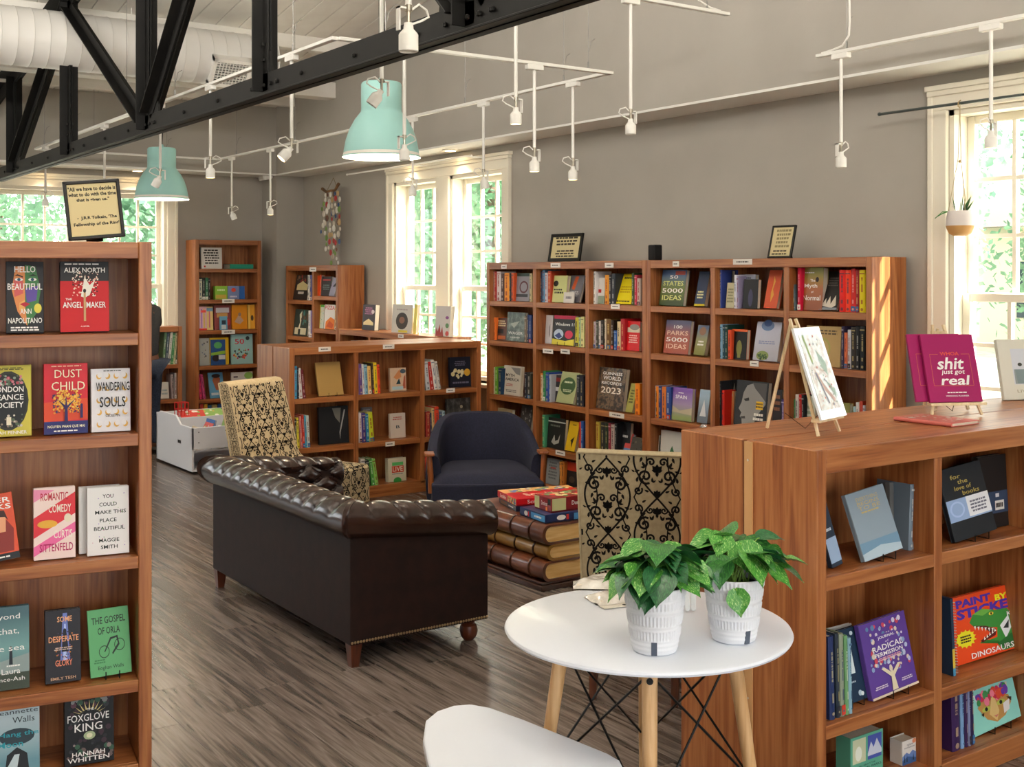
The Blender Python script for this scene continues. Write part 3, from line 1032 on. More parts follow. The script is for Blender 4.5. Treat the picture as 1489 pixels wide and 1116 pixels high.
def spines(c, bay, row, specs, d=None, lean=0.0, w=.15, desc='', group=None):
    """specs: (x0, x1, ytop, colour) in picture units, left to right"""
    zs = c.sh[bay][row]
    if d is None:
        d = .014 if c.name == 'C' else .04
    a, b = c.bays[bay]
    key = (c.name, bay, row)
    for i, sp in enumerate(specs):
        x0, x1, yt, col = sp[:4]
        ln = sp[4] if len(sp) > 4 else lean
        if c.name == 'C' and bay == 0:
            x0 += 4.5; x1 += 4.5
        u0, _ = loc(c, x0, 400, d); u1, _ = loc(c, x1, 400, d)
        u0 = max(u0, a + .002); u1 = min(u1, b - .002)
        if u1 - u0 < .008:
            u1 = u0 + .008
        _, z1 = loc(c, (x0 + x1) / 2, yt, d)
        h = max(.1, z1 - zs) / math.cos(R(ln))
        top = ([zc for zc in [c.h - .055] + list(c.sh[bay])][row])
        h = min(h, top - zs - .045 if row else top - zs - .004)
        COUNT[key] = COUNT.get(key, 0) + 1
        n = COUNT[key]; BOOKN[0] += 1
        t = (u1 - u0 - .0012)
        size = 'thin ' if t < .022 else ('thick ' if t > .04 else '')
        lb = f"{size}{cname(col)} book, {ORD[n]} spine from left, {desc}"
        M = c.M @ T(u0, d, zs + .0004) @ RY(ln)
        spine_book(M, t * math.cos(R(ln)), h, w, col, lb, group, BOOKN[0] * 7)


def put_book(M, w, h, t, col, items, label, cov=None, group=None, name='book', cat='book', shift=0):
    """book shown face-on: x width, y thickness, z height; spine on the left"""
    if not isinstance(col, str):
        cov = col; col = '808080'
    cov = cov or mat(col, .4)
    b = .0028
    mb = MB(); mb.box(0, 0, 0, w, b, h); mb.box(0, t - b, 0, w, t, h); mb.box(0, b, 0, b, t - b, h)
    o = thing(name, label, cat, M, group, mb.mesh('book', cov, bevel=.0008))
    mp = MB(); mp.box(b, b, .003, w - .004, t - b, h - .003); mp.build('page_block', PAGE, o)
    if items:
        art('cover_print', o, w, h, items)
    return o


def wire_stand(M, w, label, group='black wire book stands'):
    t_ = thing('book_stand', label, 'stand', M, group)
    for x in (w * .35, w * .68):
        mb = MB(); mb.tube([(x, -.030, .026), (x, -.030, .001), (x, -.018, .0015), (x, .06, .0015), (x, .085, .10)], .0018, 6)
        mb.build('prong', WIRE, t_, smooth=True)
    mb = MB(); mb.tube([(w * .35, .085, .10), (w * .68, .085, .10)], .0018, 6); mb.tube([(w * .35, .06, .0018), (w * .68, .06, .0018)], .0018, 6); mb.build('cross_wire', WIRE, t_)


def face(c, bay, row, x0, x1, yt, col, items, label, lean=11, d=.06, t=.03, yaw=0, roll=0, stand=False, zs=None, name='book', cat='book', clampw=True):
    z0 = c.sh[bay][row] if zs is None else zs
    u0, _ = loc(c, x0, 400, d); u1, _ = loc(c, x1, 400, d)
    if clampw:
        a, b = c.bays[bay]
        u0, u1 = max(u0, a + .004), min(u1, b - .004)
    w = (u1 - u0)
    h = .24
    for _ in range(4):
        dd = d + h * math.sin(R(lean))
        _, z1 = loc(c, (x0 + x1) / 2, yt, dd)
        h = max(.08, (z1 - z0 - .004) / math.cos(R(lean)))
    if row is not None:
        top = ([c.h - .055] + list(c.sh[bay]))[row]
        h = min(h, (top - z0 - (.045 if row else .006)) / math.cos(R(lean)))
    BOOKN[0] += 1
    M = c.M @ T(u0, d, z0 + .003 + .0 * t) @ RZ(yaw) @ RY(roll) @ RX(-lean)
    # lift so that the rear lower edge of the tilted block rests on the board
    M = c.M @ T(u0, d, z0 + t * math.sin(R(lean)) + .0008) @ RZ(yaw) @ RY(roll) @ RX(-lean)
    o = put_book(M, w, h, t, col, items, label, name=name, cat=cat)
    if stand:
        wire_stand(c.M @ T(u0, d + .012, z0 + .0005), w, 'black wire stand holding the ' + ' '.join(label.split()[:9]))
    return o


# ------------------------------------------------ the cases
# low double case behind the armchairs (front faces the camera side)
aC = (3.59, 8.04, 0)
C_ = bookcase('C', 'low oak bookcase with three bays between the damask chair and blue armchair', *aC, 1.69, .30, 1.18, [.80, .43, .09], [udiv(aC, 518), udiv(aC, 614.5)])
C2 = bookcase('C2', 'low oak bookcase standing back to back behind the low three-bay bookcase', 5.28, 8.65, 180, 1.69, .30, 1.18, [.80, .43, .09], [.56, 1.13])
aW1 = (5.28, 7.96, -90)
u940 = udiv(aW1, 939.5)
W1 = bookcase('W1', 'tall oak bookcase against the right wall, left unit with framed quote on top', *aW1, u940, .30, 1.82, [1.51, 1.19, .755, .40, .12], [udiv(aW1, 777), udiv(aW1, 853.5)])
aW2 = (5.28, 7.96 - u940 - .002, -90)
W2 = bookcase('W2', 'tall oak bookcase against the right wall, right unit with sunlit end panel', *aW2, udiv(aW2, 1268), .30, 1.82, [1.51, 1.19, .755, .40, .12], [udiv(aW2, 1036), udiv(aW2, 1143)])
# near left case
aL = (1.228 - .9855 * 1.22, 3.84 + .17 * 1.22, -9.8)
L_ = bookcase('L', 'tall oak bookcase in the left foreground with face-out novels', *aL, 1.22, .29, 1.828, [1.53, 1.201, .799, .395, .12])
# far tall case, corner case, window case, far left low case
aE = (4.396, 12.28, 0)
E_ = bookcase('E', 'tall narrow oak bookcase of children books against the far wall', *aE, .75, .30, 2.10, [1.787, 1.45, 1.118, .735, .375, .10])
aF = (5.28, 11.92, -90)
F_ = bookcase('F', 'oak bookcase in the far right corner under the beaded hanging', *aF, udiv(aF, 491), .30, 1.82, [[1.45, 1.06, .72, .40, .12], [1.50, 1.16, .80, .45, .12]], [udiv(aF, 455)])
aG = (5.28, 7.96 + .69 + 2.0, -90)
G_ = bookcase('G', 'low oak bookcase under the paired window with books standing on top', *aG, 2.0, .30, 1.18, [.80, .43, .09], [.66, 1.33])
aH = (3.0, 12.0, 0)
H_ = bookcase('H', 'low oak bookcase at the far left behind the white book bin', *aH, 1.155, .30, 1.184, [.79, .43, .09], [.60])
# counter made of two cases back to back
aK = (2.80, 2.40, 0)
K_ = bookcase('K', 'oak counter-height bookcase in the right foreground facing the camera', *aK, 2.46, .297, 1.184, [.79, .335, .08], [.6, 1.22, 1.84], board=.042, top_t=.075)
K2 = bookcase('K2', 'oak counter-height bookcase forming the rear half of the right foreground counter', 5.26, 3.004, 180, 2.46, .297, 1.184, [.79, .335, .08], [.6, 1.22, 1.84])
mb = MB(); mb.box(2.794, 2.665, .02, 2.7995, 2.699, 1.18); mb.build('end_strip', mat('c89a68', .4), None)
o = COL.objects['end_strip']; o.parent = K_.o; o.matrix_parent_inverse = K_.o.matrix_basis.inverted()
for z in (1.12, .35):
    mb = MB(); mb.cyl((2.7945, 2.682, z), (2.7925, 2.682, z), .004, n=10); mb.build('screw', mat('d8d0c0', .3, .9), K_.o); o = COL.objects[-1]
    o.matrix_parent_inverse = K_.o.matrix_basis.inverted()

for i, (c, px, py, w) in enumerate([(W1, 733, 388, .075), (W1, 808, 386, .12), (W1, 886, 386, .095), (W1, 895, 446, .095), (W1, 797, 511, .13), (W1, 822, 511.5, .11),
                                    (W1, 897, 604, .16), (W1, 815, 659, .115), (W2, 983, 384, .06), (W2, 1080, 381, .16), (W2, 1097, 529, .07),
                                    (C_, 472, 508, .10), (C_, 565, 504.5, .10), (C_, 655, 568, .08), (C_, 567, 646, .08), (F_, 455, 392, .16), (E_, 332, 438, .14), (E_, 332, 483, .15), (G_, 583, 489, .10)]):
    label_card(c, px, py, w, .034 if c not in (E_, F_) else .045, i)

# ------------------------------------------------ books: near left case
N = 'black'
bl, wh = '101012', 'f0eeea'
L0 = [('p', [(.25, .93), (.75, .93), (.9, .6), (.8, .3), (.55, .1), (.3, .3), (.15, .6)], 'd88a50'), ('p', [(.5, .95), (.78, .93), (.92, .6), (.82, .28), (.56, .1), (.5, .4)], '3f7a48'),
      ('p', [(.2, .75), (.45, .78), (.45, .55), (.22, .5)], 'c85a5a'), ('p', [(.5, .62), (.85, .66), (.8, .45), (.55, .42)], '5b4a9a'), ('p', [(.35, .42), (.5, .46), (.48, .3), (.34, .32)], 'e0a860'),
      ('c', .34, .745, .11, .022, 'f2efe8'), ('c', .34, .745, .045, .022, '24506a'), ('c', .70, .745, .11, .022, 'f2efe8'), ('c', .70, .745, .045, .022, '24506a'),
      ('p', [(.2, .79), (.3, .82), (.45, .79), (.44, .775), (.3, .80)], bl), ('p', [(.58, .79), (.72, .82), (.84, .79), (.72, .80)], bl),
      ('p', [(.36, .40), (.5, .43), (.64, .40), (.5, .36)], 'b02838'), ('t', 'HELLO', .5, .89, .56, .09, wh), ('t', 'BEAUTIFUL', .5, .645, .92, .09, wh), ('t', 'ANN', .52, .30, .3, .075, wh),
      ('t', 'NAPOLITANO', .5, .17, .9, .075, wh), ('c', .84, .34, .10, .068, 'd8cc50'), ('lines', 3, .1, .02, .9, .09, 2, wh)]
face(L_, 0, 0, 9, 64, 381, '15141a', L0, 'novel with rainbow-coloured face cover, top shelf left', lean=7, t=.035)
L1 = [('r', 0, 0, 1, .72, 'c4121c'), ('dots', 5, 140, .25, .5, .78, .86, .018, ['f4e8d8', 'f0c0b0', '281010']), ('p', [(.42, .5), (.5, .78), (.6, .66), (.72, .74), (.6, .52), (.5, .48)], 'f6f0e4'),
      ('r', .475, .15, .52, .58, 'c8a070'), ('c', .497, .58, .032, .028, '181010'), ('t', 'ALEX NORTH', .5, .875, .84, .07, wh), ('lines', 1, .08, .945, .92, .975, 1, wh),
      ('t', 'THE', .17, .46, .13, .03, wh), ('t', 'ANGEL', .25, .38, .40, .085, wh), ('t', 'MAKER', .73, .38, .40, .085, wh), ('t', 'A NOVEL', .5, .075, .18, .018, wh)]
face(L_, 0, 0, 88, 159, 381, '202024', L1, 'red and black novel with a burning match on its cover', lean=7, t=.035)
L2 = [('r', .02, .02, .98, .98, 'c8bc48'), ('c', .5, .5, .44, .42, '2a2c22'), ('c', .5, .5, .40, .385, '161a1c'), ('dots', 8, 50, .2, .72, .8, .86, .035, ['b04858', 'c87888', '8a9a8a', '50604a']),
      ('dots', 9, 30, .2, .14, .8, .3, .035, ['c8c0b0', '8a7a6a', '50604a']), ('t', 'LONDON', .5, .66, .66, .08, wh), ('t', 'SEANCE', .5, .55, .66, .08, wh), ('t', 'SOCIETY', .5, .44, .66, .08, wh),
      ('r', .46, .16, .56, .27, 'e8e0c8'), ('t', 'THE', .3, .75, .14, .04, wh), ('t', 'SARAH PENNER', .5, .055, .8, .045, wh), ('lines', 2, .1, .93, .9, .97, 2, '3a3a20')]
face(L_, 0, 1, -22, 46, 532, 'b8ac3c', L2, 'olive-yellow novel with black oval medallion cover', lean=7, t=.035)
L3 = [('r', 0, 0, 1, .18, '262a6a'), ('p', [(0, .18), (1, .2), (1, .5), (0, .45)], 'd84a28'), ('dots', 4, 260, .2, .3, .86, .56, .022, ['f0b040', 'e89030', '40285a']), ('dots', 14, 160, .3, .36, .76, .62, .022, ['f0b040', 'f4c860']),
      ('p', [(.46, .16), (.54, .16), (.53, .36), (.72, .5), (.52, .40), (.5, .55), (.48, .40), (.3, .5), (.47, .36)], '2c2058'), ('r', .82, .22, .88, .38, '2c2058'), ('c', .85, .40, .03, .025, '2c2058'),
      ('t', 'DUST', .55, .855, .62, .115, 'f0e8c8', {'bold': 0}), ('t', 'CHILD', .55, .68, .76, .12, 'f0e8c8', {'bold': 0}), ('t', 'NGUYEN PHAN QUE MAI', .5, .105, .84, .045, 'f0e8c8'), ('lines', 2, .15, .03, .85, .06, 1, wh), ('lines', 6, .1, .95, .95, .975, 1, 'f0c0a0')]
face(L_, 0, 1, 64, 128, 529, 'd01f30', L3, 'red and navy novel with a golden tree on its cover', lean=5, t=.04)
c_ = []
for i in range(4):
    for j in range(5):
        c_ += [('c', .2 + .22 * i, .88 - .19 * j, .068, .048, 'd8a850'), ('c', .2 + .22 * i - (.035 if (i + j) % 2 else -.02), .90 - .19 * j, .062, .044, 'e4e2e4')]
L4 = c_ + [('t', 'WANDERING', .55, .715, .86, .14, '1a1a1c'), ('t', 'SOULS', .54, .47, .66, .165, '1a1a1c'), ('t', 'CECILE PIN', .54, .255, .36, .042, '1a1a1c'), ('lines', 3, .3, .95, .8, .975, 1, '3a3a3a')]
face(L_, 0, 1, 133, 190, 536, 'e0dee2', L4, 'white novel with rows of golden moon shapes', lean=5, t=.035)
L5 = [('t', 'R.', .0, .9, .05, .05, wh), ('r', 0, 0, 1, .10, '202428'), ('p', [(.25, .12), (.9, .12), (.95, .45), (.8, .62), (.55, .68), (.4, .5)], '8a3028'), ('p', [(.5, .42), (.78, .42), (.82, .66), (.66, .74), (.5, .62)], 'e0a078'),
      ('p', [(.48, .62), (.6, .76), (.8, .74), (.86, .58), (.8, .64), (.6, .66)], '3a2018'), ('t', 'ER', .80, .90, .3, .08, wh), ('t', 'KS', .80, .80, .3, .08, wh), ('lines', 2, .2, .03, .9, .07, 1, wh)]
face(L_, 0, 2, -42, 30, 724, 'd8502c', L5, 'orange-red book with a portrait, cut by the left edge', lean=8, roll=-7, t=.02)
L6 = [('p', [(.0, .58), (1, .92), (1, .62), (.0, .30)], 'd8303c'), ('p', [(0, .18), (1, .5), (1, .36), (0, .05)], 'e86aa0'), ('p', [(0, .80), (.5, .96), (0, .98)], 'e890b0'), ('c', .33, .49, .24, .055, 'e0a838'), ('c', .82, .56, .09, .06, 'e8dcc0'),
      ('t', 'ROMANTIC', .5, .87, .66, .11, 'b81c34'), ('t', 'COMEDY', .63, .70, .54, .11, 'f0e8d8'), ('t', 'CURTIS', .70, .34, .44, .11, 'f0e8d8'), ('t', 'SITTENFELD', .54, .16, .80, .11, 'b01c5a')]
face(L_, 0, 2, 49, 110, 709, 'f0d8d0', L6, 'pink, red and white novel with slanted stripes', lean=6, t=.035)
YCM = lambda: [('t', s, cx, cy, w, .055, '1c2420') for s, cx, cy, w in (('YOU', .5, .865, .26), ('COULD', .5, .745, .42), ('MAKE THIS', .56, .63, .74), ('PLACE', .5, .51, .40), ('BEAUTIFUL', .53, .39, .74), ('MAGGIE', .52, .215, .48), ('SMITH', .52, .115, .40))] + \
    [('dots', 31, 24, .12, .10, .9, .9, .012, ['c85a8a', '6aa048', '8a5ac0'])]
face(L_, 0, 2, 115, 176, 707, 'e6e4e2', [], 'white novel standing behind its twin with scattered black lettering', lean=4, d=.10, t=.035)
face(L_, 0, 2, 127, 188, 708, 'e8e6e4', YCM(), 'white novel with scattered black lettering, in front of its twin', lean=4, d=.055, t=.035)
L7 = [('r', 0, 0, 1, .30, '3a4438'), ('p', [(0, .3), (1, .42), (1, .2), (0, .2)], '8a9a98'), ('c', .60, .50, .03, .022, '181c20'), ('p', [(.56, .30), (.64, .30), (.63, .49), (.57, .49)], '182028'), ('t', 'beyond', .45, .87, .70, .085, wh, {'bold': 0}),
      ('t', 'that,', .55, .70, .46, .085, wh, {'bold': 0}), ('t', 'the sea', .50, .50, .80, .07, wh, {'bold': 0}), ('t', 'Laura', .6, .22, .4, .065, wh, {'bold': 0}), ('t', 'Spence-Ash', .5, .12, .8, .065, wh, {'bold': 0}), ('lines', 4, .5, .27, .8, .3, 1, wh)]
face(L_, 0, 3, -25, 43, 884, grad('4a6a70', '2c5a62', '6a9a98'), L7, 'teal novel with a lone figure by the shore', lean=8, t=.035)
L8 = [('p', [(.42, .3), (.7, .3), (.62, .95), (.5, .95)], '6a7ac0'), ('p', [(.5, .3), (.62, .3), (.58, .8), (.54, .8)], 'b8c8f0'), ('dots', 6, 60, .3, .3, .8, .7, .02, ['c87830', '8a4a68', '30284a']), ('c', .55, .70, .05, .04, '141420'), ('p', [(.46, .42), (.66, .42), (.6, .68), (.5, .68)], '141420'),
      ('t', 'SOME', .55, .87, .42, .075, 'f0b080'), ('t', 'DESPERATE', .52, .60, .84, .08, 'f0a878'), ('t', 'GLORY', .52, .27, .48, .085, 'e88868'), ('t', 'EMILY TESH', .5, .06, .7, .04, 'c8a080'), ('lines', 5, .25, .44, .8, .49, 2, 'c8b0a0')]
face(L_, 0, 3, 66, 118, 888, '17141c', L8, 'black novel with glowing figure and amber lettering', lean=8, t=.04)
L9 = [('t', 'THE GOSPEL', .5, .83, .82, .105, '1c2a20'), ('t', 'OF ORLA', .5, .67, .54, .105, '1c2a20')]
for cx, cy, r in ((.36, .36, .13), (.74, .44, .13)):
    for q in range(2):
        L9.append(('c', cx, cy, r, r * .72, '1c2a20')); L9.append(('c', cx, cy, r * .88, r * .63, '5aa468'))
        break
L9 += [('p', [(.36, .36), (.52, .56), (.70, .58), (.74, .44), (.56, .30), (.55, .33), (.70, .46), (.67, .55), (.54, .53), (.38, .35)], '1c2a20'), ('t', 'Eoghan Walls', .5, .12, .62, .07, '1c2a20', {'bold': 0}), ('lines', 5, .1, .19, .4, .26, 2, '3a7a48')]
face(L_, 0, 3, 132, 192, 886, '5aa468', L9, 'green novel with an upturned bicycle, on a wire stand', lean=14, roll=-2, t=.022, stand=True)
L10 = [('p', [(.3, 0), (.8, 0), (.75, .3), (.55, .4), (.35, .3)], '181c20'), ('c', .55, .55, .35, .12, '2c3c44'), ('p', [(.35, .12), (.5, .3), (.6, .3), (.55, .1)], 'c0d0d4'), ('t', 'Jeannette', .55, .90, .84, .085, '24303a', {'bold': 0}), ('t', 'Walls', .68, .79, .44, .085, '24303a', {'bold': 0}),
       ('t', 'Hang the', .58, .58, .8, .085, '2c9aa8', {'bold': .01}), ('t', 'Moon', .42, .45, .5, .085, '2c9aa8')]
face(L_, 0, 4, -16, 58, 1027, grad('5c8a96', 'b8ccd0'), L10, 'pale blue novel cut by the left edge, lowest shelf', lean=8, t=.03)
L11 = [('dots', 3, 60, .1, .02, .9, .98, .05, ['242628', '303438', '1c1c24', '3c2a34']), ('dots', 13, 14, .05, .85, .95, .98, .06, ['8a8a88', '3a5a48', '5a3a48']), ('dots', 15, 16, .05, .1, .95, .3, .05, ['6a5a58', '8a7a78', '3a5a48'])]
for i in range(9):
    a = R(20 + 17.5 * i)
    L11.append(('p', [(.5 + .20 * math.cos(a) - .015, .72 + .08 * math.sin(a)), (.5 + .36 * math.cos(a), .72 + .22 * math.sin(a)), (.5 + .20 * math.cos(a) + .02, .72 + .08 * math.sin(a))], 'd8c888'))
L11 += [('t', 'THE', .52, .80, .14, .035, wh), ('t', 'FOXGLOVE', .48, .685, .84, .105, wh, {'bold': .005}), ('t', 'KING', .48, .545, .56, .115, wh, {'bold': .005}), ('c', .5, .42, .12, .06, 'a8b890'), ('c', .5, .42, .06, .035, 'e0e0c0'),
        ('t', 'HANNAH', .48, .165, .66, .065, wh), ('t', 'WHITTEN', .48, .085, .84, .065, wh)]
face(L_, 0, 4, 94, 166, 1011, '121316', L11, 'black novel with white lettering under a golden crown', lean=4, t=.04)

# ------------------------------------------------ books: left unit of the wall bookcase
G1 = 'upright books in the wall bookcase'
def dsc(row, bay, c='wall bookcase left unit'):
    return f"{['top', 'second', 'third', 'fourth', 'fifth', 'sixth'][row]} row, {['left', 'middle', 'right'][bay]} bay, {c}"
D1 = lambda r, b: dsc(r, b)
spines(W1, 0, 0, [(711, 717, 395, 'd8d0cc'), (717, 722, 395, 'b03030'), (722, 728, 395, 'e0d5d5'), (728, 733, 398, '4a3030'), (733, 740, 397, 'f09a28'), (740, 743, 397, '242428'), (743, 747, 397, 'd85a2c')], desc=D1(0, 0), group=G1)
face(W1, 0, 0, 748, 769, 397, '8a8690', [('r', 0, .88, 1, 1, '2a4038'), ('c', .6, .5, .30, .22, '5a2c34'), ('c', .6, .5, .22, .16, '8a8690'), ('r', .1, .15, .9, .25, '2c2c34')], 'grey book with a dark red ring, top row of wall bookcase', lean=4)
spines(W1, 0, 0, [(769.5, 773, 398, 'c8b890')], desc=D1(0, 0), group=G1)
spines(W1, 1, 0, [(783, 788, 395, '2a3a5a'), (788, 792, 393, '5a8ab0'), (792, 796, 397, 'c8c4d0'), (796, 801, 394, 'b8452a')], desc=D1(0, 1), group=G1)
face(W1, 1, 0, 801, 822, 401, 'c4c884', [('c', .24, .70, .17, .11, '24241c'), ('lines', 1, .12, .42, .8, .52, 1, '2a2a1c'), ('lines', 2, .12, .30, .9, .42, 1, '2a2a1c')], 'pale green-yellow book with a black disc', lean=7, d=.05)
face(W1, 1, 0, 820, 842, 401, '77757e', [('p', [(.4, .95), (.62, .95), (.5, .45), (.3, .5)], 'c85a30'), ('lines', 2, .1, .2, .9, .42, 3, 'c8c8cc')], 'grey leaning book with an orange streak, top row', lean=17, d=.07, t=.02)
face(W1, 1, 0, 819, 834, 431, 'd0ccc8', [('lines', 2, .15, .3, .85, .7, 1, '77757e')], 'small white card holder before the grey leaning book', lean=5, d=.03, t=.008, name='card_holder', cat='card')
spines(W1, 0, 2, [(853, 857, 405, 'd8d8d0'), (857, 863, 395, 'e8e8e8')], desc=D1(0, 2), group=G1) if False else spines(W1, 2, 0, [(857, 861, 405, 'd8d8d0'), (861, 866, 395, 'e4e4e4')], desc=D1(0, 2), group=G1)
face(W1, 2, 0, 865, 878, 404, 'dcdad8', [('r', .2, .42, .6, .55, 'b02020'), ('r', 0, 0, 1, .3, '8a9a88')], 'white book with a small red square, top row', lean=5)
spines(W1, 2, 0, [(879, 885, 400, 'e0962c'), (885, 889, 400, '2a2a30'), (889, 894, 398, '303540')], desc=D1(0, 2), group=G1)
face(W1, 2, 0, 893, 917, 399, 'e0d018', [('lines', 3, .2, .8, .8, .92, 1, '30301c'), ('lines', 3, .15, .35, .85, .6, 3, 'b89a10'), ('lines', 4, .1, .05, .9, .12, 1, '30301c')], 'bright yellow leaning book, top row of wall bookcase', lean=20, d=.05, t=.02)
spines(W1, 2, 0, [(918, 922, 397, '3a4a28'), (922, 926, 400, 'c03a50'), (926, 931, 405, 'c8b8b0')], desc=D1(0, 2), group=G1)
spines(W1, 0, 1, [(714, 720, 461, 'f07a30')], desc=D1(1, 0), group=G1) if False else spines(W1, 0, 1, [(781, 781.1, 461, 'f07a30')][:0])
spines(W1, 0, 1, [(713, 720, 462, 'f07a30')], desc=D1(1, 0), group=G1)
face(W1, 0, 1, 721, 736, 462, '5a3426', [('lines', 1, .1, .6, .9, .9, 3, 'd8c8a0'), ('r', .1, .3, .7, .5, '1c1c1c'), ('r', .2, .05, .9, .2, 'b86030')], 'dark brown book with pale lettering beside the orange spine', lean=4)
face(W1, 0, 1, 736, 762, 454, mottled(['2c3c3c', '4a5c58', '8a9890'], 20), [('t', 'WAGER', .5, .28, .8, .10, 'e0e0dc'), ('p', [(.2, .6), (.7, .7), (.4, .45)], 'a8b0a8'), ('lines', 3, .2, .1, .8, .16, 1, 'c8c8c4')], 'grey-green book with a stormy sea cover, second row', lean=4)
spines(W1, 0, 1, [(762, 766, 460, '7a6a5a'), (766, 769, 458, '283a6a'), (769, 772.5, 459, '30427a')], desc=D1(1, 0), group=G1)
face(W1, 1, 1, 781, 802, 458, 'cfced4', [('p', [(.6, .2), (.7, .3), (.66, .7), (.58, .6)], '5a5a62')], 'plain white book left of the black and yellow manual', lean=4, d=.08)
face(W1, 1, 1, 802, 834, 459, '181618', [('r', 0, .88, 1, 1, 'b81c48'), ('p', [(0, 0), (1, 0), (1, .22), (.6, .14), (0, .2)], 'd8cc38'), ('t', 'Windows 11', .52, .70, .86, .10, wh), ('c', .28, .36, .22, .17, 'b8c8dc'), ('p', [(.1, .3), (.3, .42), (.45, .28), (.3, .2)], '2c3c78'), ('c', .74, .36, .18, .14, 'c82c50'), ('t', 'Windows 11', .52, .70, .001, .001, wh)], 'black, pink and yellow computer manual on a stand', lean=7, d=.05, stand=True)
spines(W1, 1, 1, [(836, 841, 462, 'd0c840'), (841, 844, 462, 'a8c8a0'), (844, 849, 461, 'e0dc9a')], desc=D1(1, 1), group=G1)
spines(W1, 2, 1, [(857, 861, 468, 'b8c890'), (861, 866, 468, 'c4b8c0'), (866, 870, 466, '4a4a40'), (870, 873, 467, 'd8d0cc'), (873, 878, 466, '2a2420'), (878.5, 881, 464, 'd8ccb0'), (881, 888, 464, '6a4a20'), (888, 892, 466, '302018'), (892, 897, 481, '2858a0'), (897, 902, 468, 'd8c498'), (902, 908, 464, 'b02028')], desc=D1(1, 2), group=G1)
face(W1, 2, 1, 909, 929, 467, 'd01c20', [('r', 0, .62, 1, .78, 'd8ccb8'), ('c', .6, .8, .35, .1, '8a8a84'), ('lines', 2, .2, .25, .9, .55, 4, 'f0c8c0')], 'red book with a cream band, second row right bay', lean=4)
spines(W1, 0, 2, [(713, 716, 534, 'd8d8cc'), (716, 719, 536, 'c8c8a8'), (719, 724, 534, '6aa838'), (724, 730, 536, '203a58')], desc=D1(2, 0), group=G1)
face(W1, 0, 2, 731, 756, 532, 'd4cec2', [('t', 'MYTH', .38, .68, .5, .10, '1c1c1c'), ('t', 'AMERICA', .5, .54, .8, .10, '1c1c1c'), ('p', [(.4, .95), (.95, .95), (.95, .7), (.7, .75)], '8a8a8a'), ('lines', 2, .15, .3, .6, .4, 2, 'b04038'), ('lines', 7, .15, .1, .8, .2, 2, '5a5a5a')], 'cream book with bold black lettering, third row', lean=4)
spines(W1, 0, 2, [(762, 766, 542, '2c3038'), (766, 772, 543, '3a3c34')], desc=D1(2, 0), group=G1)
spines(W1, 1, 2, [(781, 785, 543, 'f0a858'), (785, 789, 546, 'd8c8a8'), (789, 793, 540, '3a8a50'), (793, 798, 542, '2a4a9a'), (798, 801, 545, 'b8bcc4')], desc=D1(2, 1), group=G1)
face(W1, 1, 2, 801, 814, 545, '34343a', [('r', 0, .75, 1, .9, '8a3030'), ('r', .3, .4, .9, .55, 'c8c8cc')], 'dark book with spiral-bound edge in the third row', lean=4, d=.08)
face(W1, 1, 2, 808, 833, 541, 'a8b080', [('c', .5, .55, .42, .28, '3c5a34'), ('lines', 3, .25, .62, .75, .72, 1, 'd0d8b8'), ('lines', 4, .25, .35, .75, .45, 2, 'd0d8b8')], 'leaning book with a dark green oval on pale green', lean=16, d=.04, t=.025)
spines(W1, 1, 2, [(838, 843, 546, '283038'), (843, 848, 547, '2c2c38')], desc=D1(2, 1), group=G1)
face(W1, 2, 2, 866, 905, 535, mottled(['1c1a18', '3c3028', '7a6248', '2c3430'], 26), [('t', 'GUINNESS', .5, .86, .72, .07, wh), ('t', 'WORLD', .5, .75, .66, .09, wh), ('t', 'RECORDS', .5, .63, .74, .07, wh), ('t', '2023', .5, .46, .74, .15, 'f4ecdc')], 'thick dark record book with white lettering and 2023', lean=8, d=.05, t=.035)
face(W1, 2, 2, 909, 919, 558, 'a09c4c', [('lines', 2, .2, .3, .8, .8, 5, '4a4a20')], 'narrow olive book leaning beside the dark record book', lean=16, d=.05)
spines(W1, 2, 2, [(923, 930, 558, 'f08a20')], desc=D1(2, 2), group=G1)
face(W1, 0, 3, 718, 742, 594, '9a8c70', [('lines', 2, .1, .8, .9, .92, 1, '4a4030')], 'dull tan book half hidden behind the blue armchair', lean=5)
face(W1, 0, 3, 753, 769, 589, '3c3c3c', [('dots', 2, 20, .1, .3, .9, .9, .06, ['6a6a68', '8a8a88'])], 'dark grey book above the right edge of the blue armchair', lean=8)
spines(W1, 1, 3, [(788, 792, 604, '4a9a70')], desc=D1(3, 1), group=G1)
face(W1, 1, 3, 793, 820, 608, '1e201e', [('r', 0, .86, 1, .9, 'b8c0b8'), ('p', [(.3, .2), (.45, .45), (.5, .25), (.65, .3), (.75, .5), (.7, .2), (.45, .12)], 'a8a8a0'), ('lines', 2, .15, .7, .8, .8, 1, '707468')], 'black book with a white splash, fourth row', lean=5)
face(W1, 1, 3, 821, 835, 613, 'dcb41c', [('p', [(.4, .35), (.75, .5), (.6, .1), (.5, .3)], '2c2010'), ('lines', 2, .3, .85, .8, .92, 1, '7a5a10')], 'yellow leaning book with a black animal, fourth row', lean=14, t=.03)
spines(W1, 1, 3, [(841, 844, 614, 'd84a30'), (844, 848, 613, '30529a')], desc=D1(3, 1), group=G1)
spines(W1, 2, 3, [(866, 871, 614, 'c8b048'), (873, 879, 615, '303030'), (879, 884, 616, '283828'), (884, 888, 616, '8a3040'), (888, 893, 618, 'c0b0a8'), (893, 897, 616, '22262a')], desc=D1(3, 2), group=G1)
face(W1, 2, 3, 898, 914, 614, '26282c', [('lines', 1, .1, .6, .9, .7, 1, 'c8c8c8')], 'dark book with a pale title line above the near chair', lean=5, d=.08)
